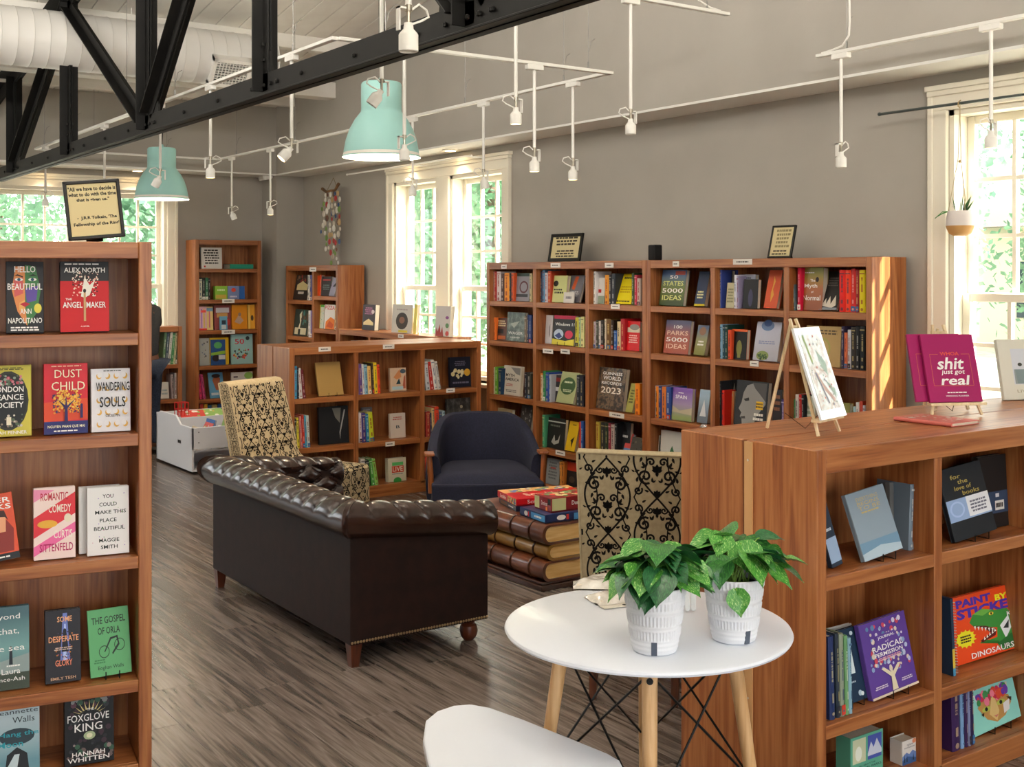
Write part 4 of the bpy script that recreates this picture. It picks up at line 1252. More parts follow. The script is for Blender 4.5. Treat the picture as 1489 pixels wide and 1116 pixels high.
face(W1, 2, 3, 901, 910, 630, '5a7ab0', [('r', 0, .5, 1, 1, 'b84848')], 'narrow blue and red book leaning in the fourth row', lean=22, d=.04, t=.02)
face(W1, 2, 3, 912, 928, 636, '4a4640', [('dots', 2, 12, .1, .1, .9, .9, .08, ['6a6458', '38342e'])], 'squat dark photo book in the fourth row corner', lean=15, d=.05)
face(W1, 1, 4, 793, 812, 667, '868a8a', [('lines', 2, .15, .2, .85, .9, 6, '5a5e60'), ('r', .3, .62, .7, .68, 'a04038')], 'grey book in the bottom row behind the coffee table', lean=6)
spines(W1, 1, 4, [(813, 816, 672, 'd8903c'), (816, 820, 672, 'c87830')], desc=D1(4, 1), group=G1)
face(W1, 1, 4, 821, 840, 672, '1c1818', [('r', 0, .68, 1, 1, 'c83c20'), ('c', .5, .36, .22, .12, '4a3c30')], 'black and orange-red book in the bottom row', lean=5)

# ------------------------------------------------ right unit
D2 = lambda r, b: dsc(r, b, 'wall bookcase right unit')
def ideas(a, b, c1):
    return [('t', a[0], .5, .80, .34, .10, wh), ('t', a[1], .5, .62, .84, .13, c1), ('t', '5000', .5, .42, .86, .13, wh), ('t', 'IDEAS', .5, .22, .80, .14, c1)]
face(W2, 0, 0, 958, 993, 393, grad('3a4a28', '4a6a9a', '6a7a3c'), [('r', .55, .86, .95, .97, 'b05048')] + ideas(('50', 'STATES'), 0, 'd8dc8a'), 'landscape travel book lettered 50 STATES 5000 IDEAS', lean=9, stand=False)
face(W2, 0, 0, 1009, 1024, 396, '33405c', [('r', 0, 0, 1, .06, 'c8b828'), ('lines', 2, .1, .2, .8, .45, 3, 'd8d8a0')], 'dark blue leaning book with yellow foot, top row', lean=13, t=.035)
spines(W2, 1, 0, [(1041, 1044, 397, 'b8b8c0'), (1044, 1049, 393, '3a4a90')], desc=D2(0, 1), group=G1)
face(W2, 1, 0, 1050, 1063, 393, '26302c', [('dots', 3, 22, .1, .3, .9, .95, .07, ['4a7a3c', '8a4a7a', 'c0a0c8'])], 'dark floral book at the back of the top row', lean=3, d=.12)
face(W2, 1, 0, 1055, 1067, 411, 'bab494', [('lines', 2, .1, .2, .9, .8, 5, '7a7a5c')], 'small cream book before the dark floral one', lean=6, d=.045, t=.012)
spines(W2, 1, 0, [(1067, 1071, 400, 'd8d8e4'), (1071, 1074, 402, '9a90b0')], desc=D2(0, 1), group=G1)
face(W2, 1, 0, 1074, 1097, 399, 'b8bccc', [('lines', 2, .2, .86, .8, .93, 1, '3a3a50')], 'pale lilac book behind the black one, top row', lean=3, d=.10)
face(W2, 1, 0, 1080, 1101, 406, '0f0f14', [('c', .5, .36, .16, .30, '3c3a58')], 'black book with a dim violet oval, top row', lean=4, d=.05)
face(W2, 1, 0, 1110, 1129, 394, 'd0522a', [('p', [(.45, .85), (.6, .7), (.5, .5), (.62, .35), (.45, .15), (.38, .4), (.45, .6)], 'e0a040')], 'orange-red leaning book with golden ornament', lean=14, t=.03)
spines(W2, 2, 0, [(1151, 1157, 396, '5a6a70', -6)], desc=D2(0, 2), group=G1, w=.14)
face(W2, 2, 0, 1165, 1195, 388, grad('8a4a28', '8a8a30', 'a05a2c'), [('t', 'The', .5, .70, .24, .06, wh), ('t', 'Myth', .42, .56, .62, .12, wh), ('t', 'of', .5, .43, .12, .05, wh), ('t', 'Normal', .48, .29, .84, .12, wh), ('c', .72, .72, .08, .06, '241818'), ('lines', 3, .1, .86, .6, .9, 1, wh)], 'thick red-spined book with big white lettering', lean=4, t=.045)
mbx = None
spines(W2, 2, 0, [(1159, 1164.5, 388, 'c8143c')], desc=D2(0, 2), group=G1)
face(W2, 2, 0, 1190, 1216, 396, '1e1b1a', [('p', [(.1, .1), (.3, .3), (.35, .15), (.5, .35), (.6, .15), (.8, .38), (.9, .12), (.7, .05)], 'd8d0c0'), ('lines', 2, .2, .6, .8, .85, 4, '5a5450'), ('r', 0, 0, 1, .06, '7a8288')], 'black leaning book with white brush figures', lean=20, t=.025)
spines(W2, 2, 0, [(1220, 1229, 393, 'e02018'), (1229, 1237, 393, 'f04020'), (1237, 1244, 391, 'c82828'), (1244, 1249, 393, '902028'), (1249, 1258, 393, 'e4d418')], desc=D2(0, 2), group=G1)
face(W2, 0, 1, 964, 1000, 466, grad('a04830', '5a5a7a', 'a85a4a'), ideas(('100', 'PARKS'), 0, 'e8c8b0'), 'reddish travel book lettered 100 PARKS 5000 IDEAS', lean=9)
face(W2, 0, 1, 1008, 1024, 474, grad('7a7a34', '5a6a8a', '8a8a60'), [('c', .5, .8, .3, .14, '8a6a58'), ('lines', 2, .2, .3, .8, .5, 2, wh)], 'leaning book with landscape photo, second row', lean=14, t=.035)
spines(W2, 1, 1, [(1043, 1050, 472, '9ac8e8'), (1050, 1054, 473, '2a4a58'), (1054, 1058, 473, '204038'), (1058, 1063, 480, 'd8502c')], desc=D2(1, 1), group=G1)
face(W2, 1, 1, 1063, 1085, 479, 'd8602c', [('r', .12, 0, 1, .93, '14120f'), ('c', .5, .38, .18, .26, '7a7a3c'), ('r', .40, .05, .6, .35, '7a7a3c')], 'black book framed in orange, second row middle bay', lean=4)
face(W2, 1, 1, 1094, 1130, 469, grad('a8a8b4', 'c0c4d8'), [('c', .45, .90, .26, .13, '6a84b0'), ('c', .45, .97, .16, .09, '3c5a90'), ('c', .38, .13, .25, .12, '7a8a50'), ('dots', 3, 16, .2, .04, .6, .16, .04, ['243c24', '3c5a34']), ('lines', 3, .15, .42, .85, .52, 2, '8088b0')], 'white-blue book with a sun disc and green bush', lean=11, t=.035, d=.05)
face(W2, 2, 1, 1170, 1221, 474, 'b0925c', [('lines', 7, .12, .78, .9, .92, 2, '5a4a30'), ('c', .5, .45, .22, .26, 'a8a058'), ('c', .5, .45, .17, .21, 'bca468'), ('c', .3, .45, .05, .04, 'b8604c')], 'square tan book behind the leaning easel', lean=4, d=.05)
spines(W2, 2, 1, [(1223, 1227, 475, '3a3050'), (1227, 1232, 484, 'd87048'), (1232, 1237, 480, 'c8c8d0'), (1237, 1244, 476, '302c28'), (1244, 1250, 475, '16181c'), (1250, 1258, 475, '14161a')], desc=D2(1, 2), group=G1)
spines(W2, 0, 2, [(948, 951, 561, 'd0d8e0'), (951, 957, 562, 'e88a28'), (957, 962, 562, '2a3a78'), (962, 968, 563, 'd87a30'), (968, 975, 563, '2a4a90')], desc=D2(2, 0), group=G1)
face(W2, 0, 2, 976, 1005, 564, grad('8a9a58', '7a50a8', 'a08ab0'), [('t', 'SPAIN', .45, .72, .56, .11, wh), ('p', [(0, .45), (.4, .3), (1, .42), (1, .2), (0, .25)], 'b8ac90'), ('lines', 1, .3, .82, .6, .87, 1, wh)], 'purple travel guide lettered SPAIN', lean=4, d=.05)
face(W2, 0, 2, 1013, 1028, 567, grad('5a6470', '9ab4c8'), [('p', [(.2, .2), (.5, .7), (.8, .2)], 'd0d4d8')], 'pale blue mountain book leaning in the third row', lean=9, t=.035)
spines(W2, 1, 2, [(1040, 1048, 554, '2c3034')], desc=D2(2, 1), group=G1)
face(W2, 1, 2, 1046, 1070, 552, '232628', [('p', [(.2, .7), (.5, .95), (.8, .7)], '8a8a84')], 'dark upright picture book behind the portrait book', lean=3, d=.13)
spines(W2, 1, 2, [(1049, 1053, 568, 'd02c20')], desc=D2(2, 1), group=G1)
face(W2, 1, 2, 1054, 1066, 568, grad('a86038', 'd89a60'), [('r', .2, .85, .8, .93, 'c8b8a0')], 'orange-brown book beside the grey portrait book', lean=3, d=.10)
face(W2, 1, 2, 1066, 1112, 554, '1f1f20', [('p', [(.12, .42), (.20, .55), (.24, .75), (.34, .90), (.6, .97), (.95, .97), (.95, .55), (.7, .30), (.62, .1), (.4, .05), (.26, .12), (.24, .22), (.18, .26), (.22, .34)], '8c8a88'), ('p', [(.5, .97), (.95, .97), (.95, .6), (.75, .75), (.6, .85)], '4c4a4a'), ('p', [(.26, .62), (.42, .66), (.44, .60), (.32, .58)], '2c2a2a'),
      ('p', [(.2, .26), (.34, .28), (.36, .23), (.24, .22)], '3c3838'), ('r', .66, .44, .88, .60, 'e0b020'), ('lines', 3, .66, .46, .88, .58, 2, '4c4018'), ('lines', 5, .60, .20, .94, .38, 2, 'e4e0d8')], 'large black book with a grey profile portrait', lean=7, d=.05, t=.035)
face(W2, 1, 2, 1122, 1135, 566, '241c1c', [('lines', 2, .1, .5, .9, .9, 3, '8a5a3c')], 'dark narrow book behind the easel legs', lean=3, d=.06)
spines(W2, 1, 2, [(1136, 1141, 581, '5a4a90')], desc=D2(2, 1), group=G1)
spines(W2, 2, 2, [(1151, 1156, 581, '4a8a58'), (1156, 1161, 574, 'dcd8d4'), (1161, 1165, 574, 'c02828'), (1165, 1169, 575, '24262a')], desc=D2(2, 2), group=G1)
face(W2, 2, 2, 1170, 1184, 576, 'c4c8bc', [('lines', 2, .1, .2, .9, .8, 5, '8a9a80')], 'pale grey book in the third row, right bay', lean=3)
face(W2, 2, 2, 1222, 1234, 586, '8a8a48', [('lines', 2, .2, .3, .8, .8, 3, 'c8c8a0')], 'olive book low beside the easel picture', lean=3)
spines(W2, 2, 2, [(1240, 1244, 592, 'a8c8d8'), (1244, 1249, 586, 'd8d8d8'), (1249, 1254, 584, 'c85040'), (1254, 1258, 590, 'c8c8d4')], desc=D2(2, 2), group=G1)
face(W2, 0, 3, 946, 957, 632, 'd0ccc0', [('p', [(.3, .1), (.6, .5), (.9, .1)], '3c5a3c')], 'cream book in the fourth row, left', lean=3)
face(W2, 0, 3, 959, 990, 627, 'ccccc8', [('p', [(.25, .2), (.55, .65), (.85, .2)], '3c6a48'), ('p', [(.14, .1), (.22, .1), (.2, .3), (.16, .3)], '282c28'), ('r', 0, 0, 1, .14, '8a9a88')], 'white book with a green mountain, fourth row', lean=3)

# ------------------------------------------------ low case
D3 = lambda r, b: f"{['top', 'middle', 'bottom'][r]} row, {['left', 'middle', 'right'][b]} bay, low bookcase"
G3 = 'upright books in the low bookcase'
spines(C_, 0, 0, [(423, 428, 533, '4aa0c8'), (428, 431, 535, '20242c'), (431, 436, 536, 'd8d4d0', -4), (436, 441, 538, '702830', -6)], desc=D3(0, 0), group=G3)
face(C_, 0, 0, 464, 500, 527, 'ae8b50', [], 'plain tan book on a small stand in the low bookcase', lean=16, d=.05, t=.02, stand=True)
spines(C_, 1, 0, [(523, 528, 530, '6a4a88', -3), (528, 531, 530, 'e0e0e0', -3), (531, 536, 531, '8ab4c8', -3), (536, 541, 533, 'e8c070', -3), (542, 545, 529, '4a3a30', -3), (545, 550, 528, 'e8c828', -3), (550, 554, 531, 'e8502c', -3)], desc=D3(0, 1), group=G3)
face(C_, 1, 0, 568, 591, 535, 'd0b498', [('p', [(.2, .6), (.6, .95), (.7, .6), (.4, .5)], 'd08a58'), ('c', .8, .85, .18, .1, '4a5a68'), ('p', [(.75, .1), (.95, .1), (.95, .7), (.85, .6)], 'a85840'), ('p', [(.35, .3), (.55, .55), (.65, .3)], '24404a'), ('r', .1, .06, .8, .2, 'a8c8d0')], 'small book with an abstract orange and teal cover', lean=3, d=.08)
spines(C_, 2, 0, [(620, 626, 526, 'c8ccd0', -5), (626, 632, 527, 'b83028', -8), (632, 637, 524, 'e0ddd8', -9), (638, 642, 526, 'd0ccc8', -10)], desc=D3(0, 2), group=G3)
face(C_, 2, 0, 655, 686, 519, '191c2a', [('dots', 5, 12, .12, .32, .6, .58, .085, ['d8cc98', 'e0d8b0']), ('c', .82, .48, .15, .12, 'd8a838'), ('lines', 2, .2, .7, .8, .88, 3, '6a6a80'), ('lines', 4, .1, .1, .9, .2, 1, '6a6a80')], 'dark blue book with pale and golden discs', lean=3, d=.08)
spines(C_, 0, 1, [(424, 428, 610, '3a3a2c', -1), (428, 432, 608, 'd8c840', -3), (433, 436, 606, 'd88a80', -3), (436, 440, 604, 'c03c2c', -3), (440, 443, 605, '4aa0c0', -3), (443, 447, 605, 'c8d0c8', -3)], desc=D3(1, 0), group=G3)
face(C_, 0, 1, 465, 508, 591, '1f2124', [('p', [(.45, .95), (.75, .95), (.7, .55), (.55, .7)], '77756e'), ('p', [(.85, .9), (.9, .9), (.72, .3), (.7, .1), (.68, .3)], 'a8a8a4')], 'large glossy black book with a pale flower', lean=4, d=.07)
spines(C_, 1, 1, [(523, 527, 601, 'e0d8d8', -2), (527, 533, 601, '4a3a80', -2), (533, 538, 602, '2a7aa0', -3), (538, 545, 600, 'c8d030', -5)], desc=D3(1, 1), group=G3)
face(C_, 1, 1, 527, 542, 592, '77797c', [('lines', 2, .1, .8, .9, .95, 2, 'a8aaae')], 'grey book behind the upright spines, middle bay', lean=3, d=.215, t=.02)
face(C_, 1, 1, 568, 590, 601, 'd2c6ba', [('t', 'B', .5, .45, .24, .12, '1c3c48'), ('lines', 2, .15, .72, .85, .88, 2, 'b8685c')], 'cream book marked with a dark letter B', lean=3, d=.08)
spines(C_, 2, 1, [(620, 626, 599, 'a83830', -1), (626, 629, 601, '3a3a50', -2), (629, 633, 594, 'd8b880', -2), (633, 639, 592, 'e04828', -1), (640, 644, 600, '4a5a78', -2), (645, 649, 598, 'a8c0c8', -3)], desc=D3(1, 2), group=G3)
face(C_, 2, 1, 652, 689, 579, mottled(['1c1c1c', '3a3a38', '6a6a66'], 22), [('c', .6, .75, .06, .05, 'a8a088')], 'dark photographic book behind the blue armchair', lean=5, d=.07)
spines(C_, 1, 2, [(526, 532, 668, 'd0ccc8', -2), (534, 539, 670, '202428', -4), (541, 546, 668, '4a9040', -8), (546, 551, 668, '8ac860', -9)], desc=D3(2, 1), group=G3)
face(C_, 1, 2, 565, 591, 666, 'd2ceb8', [('r', .2, .38, .86, .66, 'c84428'), ('t', 'LIVE', .53, .53, .56, .2, 'f0e0d0'), ('r', .22, .68, .84, .82, '5ab868'), ('lines', 3, .2, .30, .85, .35, 1, '3c4c7a'), ('c', .5, .04, .22, .14, '38984c')], 'cream book with LIVE on an orange-red square', lean=3, d=.06, t=.05)
spines(C_, 2, 2, [(620, 625, 661, 'c84838', -4)], desc=D3(2, 2), group=G3)
for i, (x0, x1, z, cc) in enumerate([(.05, .36, 0, '2a2a2c'), (.04, .38, .03, '8a8680'), (.08, .36, .055, '30343a'), (.06, .33, .085, '1c1c20')]):
    me, mp = book_mesh(.026, .20, x1 - x0, mat(cc, .5))
    o = thing('book', f"{cname(cc)} book lying flat, {ORD[i + 1]} from the bottom, low bookcase left bay", 'book', C_.M @ T(C_.bays[0][0] + x0 + .08, .03, C_.sh[0][2] + z + .028) @ RY(90) , G3, me)
    mp.build('page_block', PAGE, o)

# ------------------------------------------------ far cases
G4 = 'upright books in the far bookcases'
face(E_, 0, 0, 293, 323, 360, 'dcd8d4', [('lines', 5, .1, .2, .9, .93, 6, '33302e'), ('r', .12, .06, .2, .14, 'c02c28')], 'white wordy book on the top shelf, far bookcase', lean=3)
me, mp = book_mesh(.05, .2, .27, mat('2a9a80', .45))
u0, _ = loc(E_, 335, 388, .04)
o = thing('book', 'teal book lying flat on the top shelf, far bookcase', 'book', E_.M @ T(u0, .05, E_.sh[0][0] + .051) @ RY(90), None, me); mp.build('page_block', PAGE, o)
DE = lambda r: f"{['top', 'second', 'third', 'fourth', 'fifth', 'sixth'][r]} row, tall far bookcase"
spines(E_, 0, 1, [(289, 294, 406, 'c8c8b0'), (294, 299, 404, '1c2420'), (299, 303, 404, '2c6a48'), (303, 306, 405, '241c20')], desc=DE(1), group=G4)
face(E_, 0, 1, 313, 331, 416, '86bc40', [('r', .05, .05, .9, .35, 'c8a848'), ('lines', 2, .1, .6, .9, .8, 1, 'd8ecc0')], 'bright green activity box, second row, far bookcase', lean=2, t=.06, name='activity_box', cat='box')
face(E_, 0, 1, 331.5, 348, 416, '7c8cbc', [('c', .5, .7, .2, .16, 'd04830'), ('lines', 2, .1, .1, .9, .3, 1, 'd8d8e8')], 'lilac-blue activity box, second row, far bookcase', lean=2, t=.06, name='activity_box', cat='box')
face(E_, 0, 1, 348.5, 356, 416, '2c62ac', [], 'narrow deep blue activity box, second row, far bookcase', lean=2, t=.06, name='activity_box', cat='box')
face(E_, 0, 2, 289, 301, 446, 'e4b8c0', [('r', 0, 0, 1, .08, 'e04838'), ('r', .3, .1, .45, .9, '9a78c0'), ('r', .6, .1, .75, .9, 'e8c858'), ('r', .3, .75, .9, .85, 'e85048')], 'pink striped picture book, third row', lean=3)
face(E_, 0, 2, 300, 310, 446, 'e8cf88', [('r', .4, .1, .6, .9, 'd87a8a'), ('r', 0, .8, 1, .95, '7aa8c8')], 'pale yellow striped book beside the pink striped one', lean=3, d=.09)
face(E_, 0, 2, 312, 336, 444, '8a4444', [('r', .1, .7, .9, .9, 'c8c8d0'), ('r', .15, .5, .8, .68, 'c89a58'), ('c', .8, .3, .16, .14, 'c83c30')], 'dark red and white toy book, third row', lean=3, d=.09)
face(E_, 0, 2, 320, 331, 460, '68a0c0', [('r', .25, .4, .8, .7, '2c3c4c'), ('r', .2, .05, .8, .35, 'c0ccd0')], 'small blue card book in front of the dark red one', lean=5, d=.04, t=.02)
face(E_, 0, 2, 338, 360, 443, 'd48a20', [('p', [(.15, .3), (.45, .6), (.75, .35), (.5, .2)], 'b89a88'), ('c', .5, .6, .1, .08, '8a7468')], 'orange picture book with a grey animal', lean=4)
face(E_, 0, 2, 361, 372, 443, 'dca034', [('c', .6, .45, .2, .12, '40301c'), ('r', 0, 0, .3, 1, 'e8c060')], 'amber picture book at the right end, third row', lean=4)
face(E_, 0, 3, 290, 305, 492, 'a4a8a6', [('dots', 2, 9, .3, .1, .8, .9, .09, ['5a4038', '6a7488', '3c3c40'])], 'grey picture book with small pictures, fourth row', lean=3)
face(E_, 0, 3, 306, 333, 491, 'dcb428', [('r', .02, .0, .82, .93, '28508c'), ('c', .42, .72, .22, .12, '58a868'), ('p', [(.05, .45), (.8, .52), (.8, .40), (.05, .35)], '90c048'), ('c', .3, .25, .2, .12, '2c2024'), ('r', .45, .2, .8, .36, 'd0d4d8')], 'blue and yellow picture book, fourth row', lean=3)
face(E_, 0, 3, 337, 368, 486, '9cc8c8', [('t', '50', .38, .76, .44, .18, 'd04050'), ('c', .76, .86, .09, .07, '30383c'), ('dots', 6, 34, .1, .2, .8, .5, .045, ['d0583c', 'c84858', '5a7a58', '3c4c58', 'e0a040'])], 'pale teal picture book with a red number 50', lean=3, d=.05)
spines(E_, 0, 4, [(291, 295, 546, 'd03868', -8), (296, 300, 545, 'c84880', -8)], desc=DE(4), group=G4)
face(E_, 0, 4, 306, 327, 542, '5c9ac4', [('p', [(.25, .7), (.5, .92), (.8, .75), (.65, .3), (.45, .3)], '9a5a40'), ('c', .52, .86, .3, .08, '2c2024'), ('r', .1, .1, .6, .2, 'c8d4dc')], 'blue leaning picture book, fifth row', lean=16, d=.05, t=.02)
face(E_, 0, 4, 337, 368, 541, 'd8d4d0', [('c', .8, .85, .2, .14, '94c468'), ('c', .5, .3, .35, .22, 'a8c8d8'), ('c', .5, .25, .28, .17, 'd8d4d0'), ('r', .1, .78, .3, .84, '503c50')], 'white picture book with green corner above the damask chair', lean=3)
spines(E_, 0, 5, [(291, 296, 588, 'd84a38'), (297, 302, 588, 'e8b038'), (303, 308, 590, '3c80b0'), (309, 316, 589, 'b8a868')], desc=DE(5), group=G4)
face(E_, 0, 5, 318, 334, 587, '3c62a8', [('lines', 2, .2, .4, .8, .8, 2, 'd8d8c0')], 'blue picture book low behind the damask chair', lean=3)
face(F_, 0, 0, 422, 446, 400, '2c2420', [('p', [(.15, .38), (.15, .6), (.35, .68), (.5, .76), (.65, .68), (.9, .6), (.9, .38)], 'd0c490'), ('r', .3, .22, .7, .32, 'c8c4bc'), ('dots', 2, 16, .1, .7, .95, .95, .05, ['a04038', '8a6a50'])], 'dark cookbook with a cream scroll, corner bookcase', lean=11, t=.02)
spines(F_, 0, 0, [(447, 450, 400, 'd8d4cc'), (450, 453.5, 400, '5a5a98')], desc='top row, left bay, corner bookcase', group=G4)
spines(F_, 1, 0, [(456, 459, 401, 'e8602c')], desc='top row, right bay, corner bookcase', group=G4)
face(F_, 1, 0, 459, 466, 400, 'f0563c', [('c', .5, .6, .3, .2, 'f49a80')], 'bright orange-red book in the corner bookcase', lean=3, t=.04)
face(F_, 1, 0, 467, 481, 402, '241c1c', [('r', .1, .78, .9, .86, 'b03c38'), ('lines', 2, .1, .3, .9, .6, 3, '6a8078')], 'dark book with a red stripe, corner bookcase', lean=3)
face(F_, 1, 0, 478, 486, 404, '9a98ac', [('p', [(.3, .5), (.9, .8), (.8, .5)], '24242c')], 'narrow grey leaning book, corner bookcase', lean=15, d=.04, t=.02)
face(F_, 0, 1, 423, 446, 450, '2a3c38', [('p', [(.3, .2), (.42, .5), (.34, .8), (.5, .95), (.5, .6), (.45, .3)], 'd8d4bc'), ('r', .1, .05, .9, .3, 'd0ccb0'), ('r', .35, .05, .5, .25, '1c2a28'), ('dots', 2, 20, .5, .4, .95, .9, .06, ['3c7a78', '6a5040'])], 'dark green cookbook with pale figures, corner bookcase', lean=7)
spines(F_, 0, 1, [(448, 451, 452, 'dcdce0'), (451, 453.5, 452, '7a70a8')], desc='second row, left bay, corner bookcase', group=G4)
face(F_, 1, 1, 457, 470, 443, 'c8d0c4', [('r', 0, .9, 1, 1, '5aa040'), ('r', 0, 0, .12, 1, 'd8c838'), ('dots', 2, 14, .2, .1, .9, .8, .07, ['a8b8b0', '5aa8a0', 'd89a80'])], 'green and white cookbook, corner bookcase', lean=3)
face(F_, 1, 1, 471, 486, 443, 'e0dcd8', [('t', 'PIZZA', .5, .88, .92, .16, 'c82830'), ('p', [(.1, 0), (.15, .3), (.6, .5), (1, .4), (1, 0)], 'e07a28'), ('p', [(.2, .1), (.5, .35), (.9, .2), (.8, .05)], 'c85020')], 'white cookbook lettered PIZZA in red', lean=3, d=.05)
spines(F_, 1, 1, [(486.5, 490, 448, 'c8a868')], desc='second row, right bay, corner bookcase', group=G4)
# standing on top of the window case
for (x0, x1, yt, col, items, lb, t) in [
    (526, 544, 443, '2c1c24', [('lines', 2, .15, .6, .85, .9, 4, 'b06a90'), ('p', [(.1, .3), (.5, .45), (.9, .3), (.9, .2), (.1, .2)], 'f0d8a0'), ('c', .82, .72, .12, .08, 'd8c8c8')], 'dark purple novel standing at the sunny window', .05),
    (569, 598, 443, 'c8c4bc', [('c', .5, .42, .30, .30, '33251c'), ('c', .5, .45, .14, .12, '8a5a40'), ('r', .35, .02, .8, .1, 'c8b828'), ('lines', 2, .15, .78, .85, .86, 1, 'a89a98')], 'white book with a round dark portrait at the window', .05),
    (632, 653, 445, 'cdc9c6', [('p', [(.05, 0), (.1, .3), (.2, .15), (.3, .4), (.4, .12), (.5, .32), (.6, 0)], 'a83c34'), ('c', .82, .36, .12, .08, '58885a'), ('c', .84, .1, .12, .08, 'c84840'), ('c', .8, .62, .12, .05, '8a4a8a')], 'white book with red spires at the sunny window', .04)]:
    face(G_, 0, None, x0, x1, yt, col, items, lb, lean=4, d=.06, t=t, zs=1.180, clampw=False)
face(G_, 0, None, 600, 604.5, 443, 'd8c858', [], 'thin yellow book beside the round portrait book', lean=4, d=.06, t=.03, zs=1.180, clampw=False)
for b in (0, 1, 2):
    rg = random.Random(50 + b); u = G_.bays[b][0] + .01; n = 0
    while u < G_.bays[b][0] + .34:
        t = rg.uniform(.02, .04); n += 1
        col = rg.choice(['d8d8d8', '8a3030', '3c5a8a', 'c8a850', '30303a', '6a8a5a'])
        spine_book(G_.M @ T(u, .04, .8005), t, rg.uniform(.2, .27), .15, col, f"{cname(col)} upright book, {ORD[n]} spine, top row, {['left', 'middle', 'right'][b]} bay, window bookcase", G4, n + 90 * b)
        u += t + .001
# far left low case
DH = 'far left low bookcase'
spines(H_, 1, 0, [(236, 240, 482, '5a7a58', 4), (240, 244, 484, '3c4c5c', 4), (244, 248, 483, 'd0d0c8', 5), (248, 252, 485, '4a8a5a', 5), (252, 255, 484, 'c8c8a0', 5), (255, 259, 483, '2c5a48', 5)], desc='top row, right bay, ' + DH, group=G4)
face(H_, 1, 1, 234, 246, 556, 'c8c4bc', [('lines', 2, .1, .2, .9, .6, 2, '8a9aa0')], 'squat white book, middle row, ' + DH, lean=8)
spines(H_, 1, 1, [(250, 254, 545, '9a8a88', -3), (254, 259, 543, 'b8b0b0')], desc='middle row, right bay, ' + DH, group=G4)
# ================================================================ FURNITURE
LEATHER = noisy('20110b', '301b13', 9, .26, .25, .002, name='brown_leather', coat=.25)
LEATHER_FLAT = noisy('1b0e09', '25130d', 14, .55, .3, .002, spec=.2, name='brown_leather_panel')
DARKWOOD = wood('z', '2c160c', '4a2414', '5e3018', .35, 'dark_stained')
BRASS = mat('c8b088', .3, 1.0)

# ---------------- chesterfield sofa; local x = depth (back at 0), y = length, z up
SL, SD = 1.66, .72
sofa = thing('sofa', 'dark brown tufted leather rolled-arm sofa with its back to the camera', 'sofa', T(2.34, 4.60, 0))
mb = MB()
mb.prism([(0, 0), (SD, 0), (SD, .13), (.13, .13), (.13, SL - .13), (SD, SL - .13), (SD, SL), (0, SL)], .10, .60)
mb.box(.12, .12, .105, SD - .002, SL - .12, .30)
mb.build('frame_body', LEATHER_FLAT, sofa, bevel=.006, seg=2)
# roll: U-shaped path with mitred corners, grooved like gathered leather
ro = .087
def roll(path_a, path_b, name, start_cap=True, mit_a=0, mit_b=0, out=(1, 0)):
    """bulging pleated roll between two plan points; out = outward normal"""
    A, B = Vector((*path_a, .642)), Vector((*path_b, .642 if out[0] else .568))
    d = B - A; L = d.length; d.normalize()
    o = Vector((out[0], out[1], 0))
    nl, na = int(L / .0085), 30
    pitch = L / max(2, round(L / .125))
    vs = []
    for i in range(nl + 1):
        s = L * i / nl
        for j in range(na):
            th = 2 * math.pi * j / na            # 0 = outward, 90 = up
            ph = ((s + .35 * pitch * math.sin(th) * 1.0) / pitch) % 1.0
            g = min(ph, 1 - ph)                    # distance to a pleat
            dep = math.exp(-(g / .075) ** 2)
            up = max(0, math.sin(th - .15)) ** .6 if math.sin(th - .15) > 0 else 0
            r = ro * (1 + .085 * math.sin(math.pi * ph) * up - .13 * dep * up)
            # flattened inner side where the roll meets the back
            rr = Vector(o * math.cos(th) * r * 1.06 + Vector((0, 0, 1)) * math.sin(th) * r * .92)
            c = A + d * s
            # mitre
            x = rr.dot(o)
            sh = 0
            if mit_a and s < .16:
                sh = -mit_a * x * (1 - s / .16)
            if mit_b and L - s < .16:
                sh = mit_b * x * (1 - (L - s) / .16)
            vs.append(c + rr + d * sh)
    fs = [(i * na + j, i * na + (j + 1) % na, (i + 1) * na + (j + 1) % na, (i + 1) * na + j) for i in range(nl) for j in range(na)]
    fs += [tuple(range(na)), tuple(range(nl * na, (nl + 1) * na))]
    mb = MB(); mb.add(vs, fs)
    mb.build(name, LEATHER, sofa, smooth=True)
    # buttons along the inner pleat line
    k = max(2, round(L / .125))
    bt = MB()
    for q in range(1, k):
        p = A + d * (L * q / k) - o * (ro * .62) + Vector((0, 0, ro * .60))
        bt.ball(p, .011, 8)
    return bt
b1 = roll((.035, .02), (.035, SL - .02), 'back_roll', mit_a=1, mit_b=1, out=(-1, 0))
b2 = roll((.02, .035), (SD + .02, .035), 'arm_roll', mit_a=1, out=(0, -1))
b3 = roll((.02, SL - .035), (SD + .02, SL - .035), 'arm_roll', mit_a=1, out=(0, 1))
for b in (b1, b2, b3):
    b.build('buttons', LEATHER, sofa, smooth=True, kind='stuff')
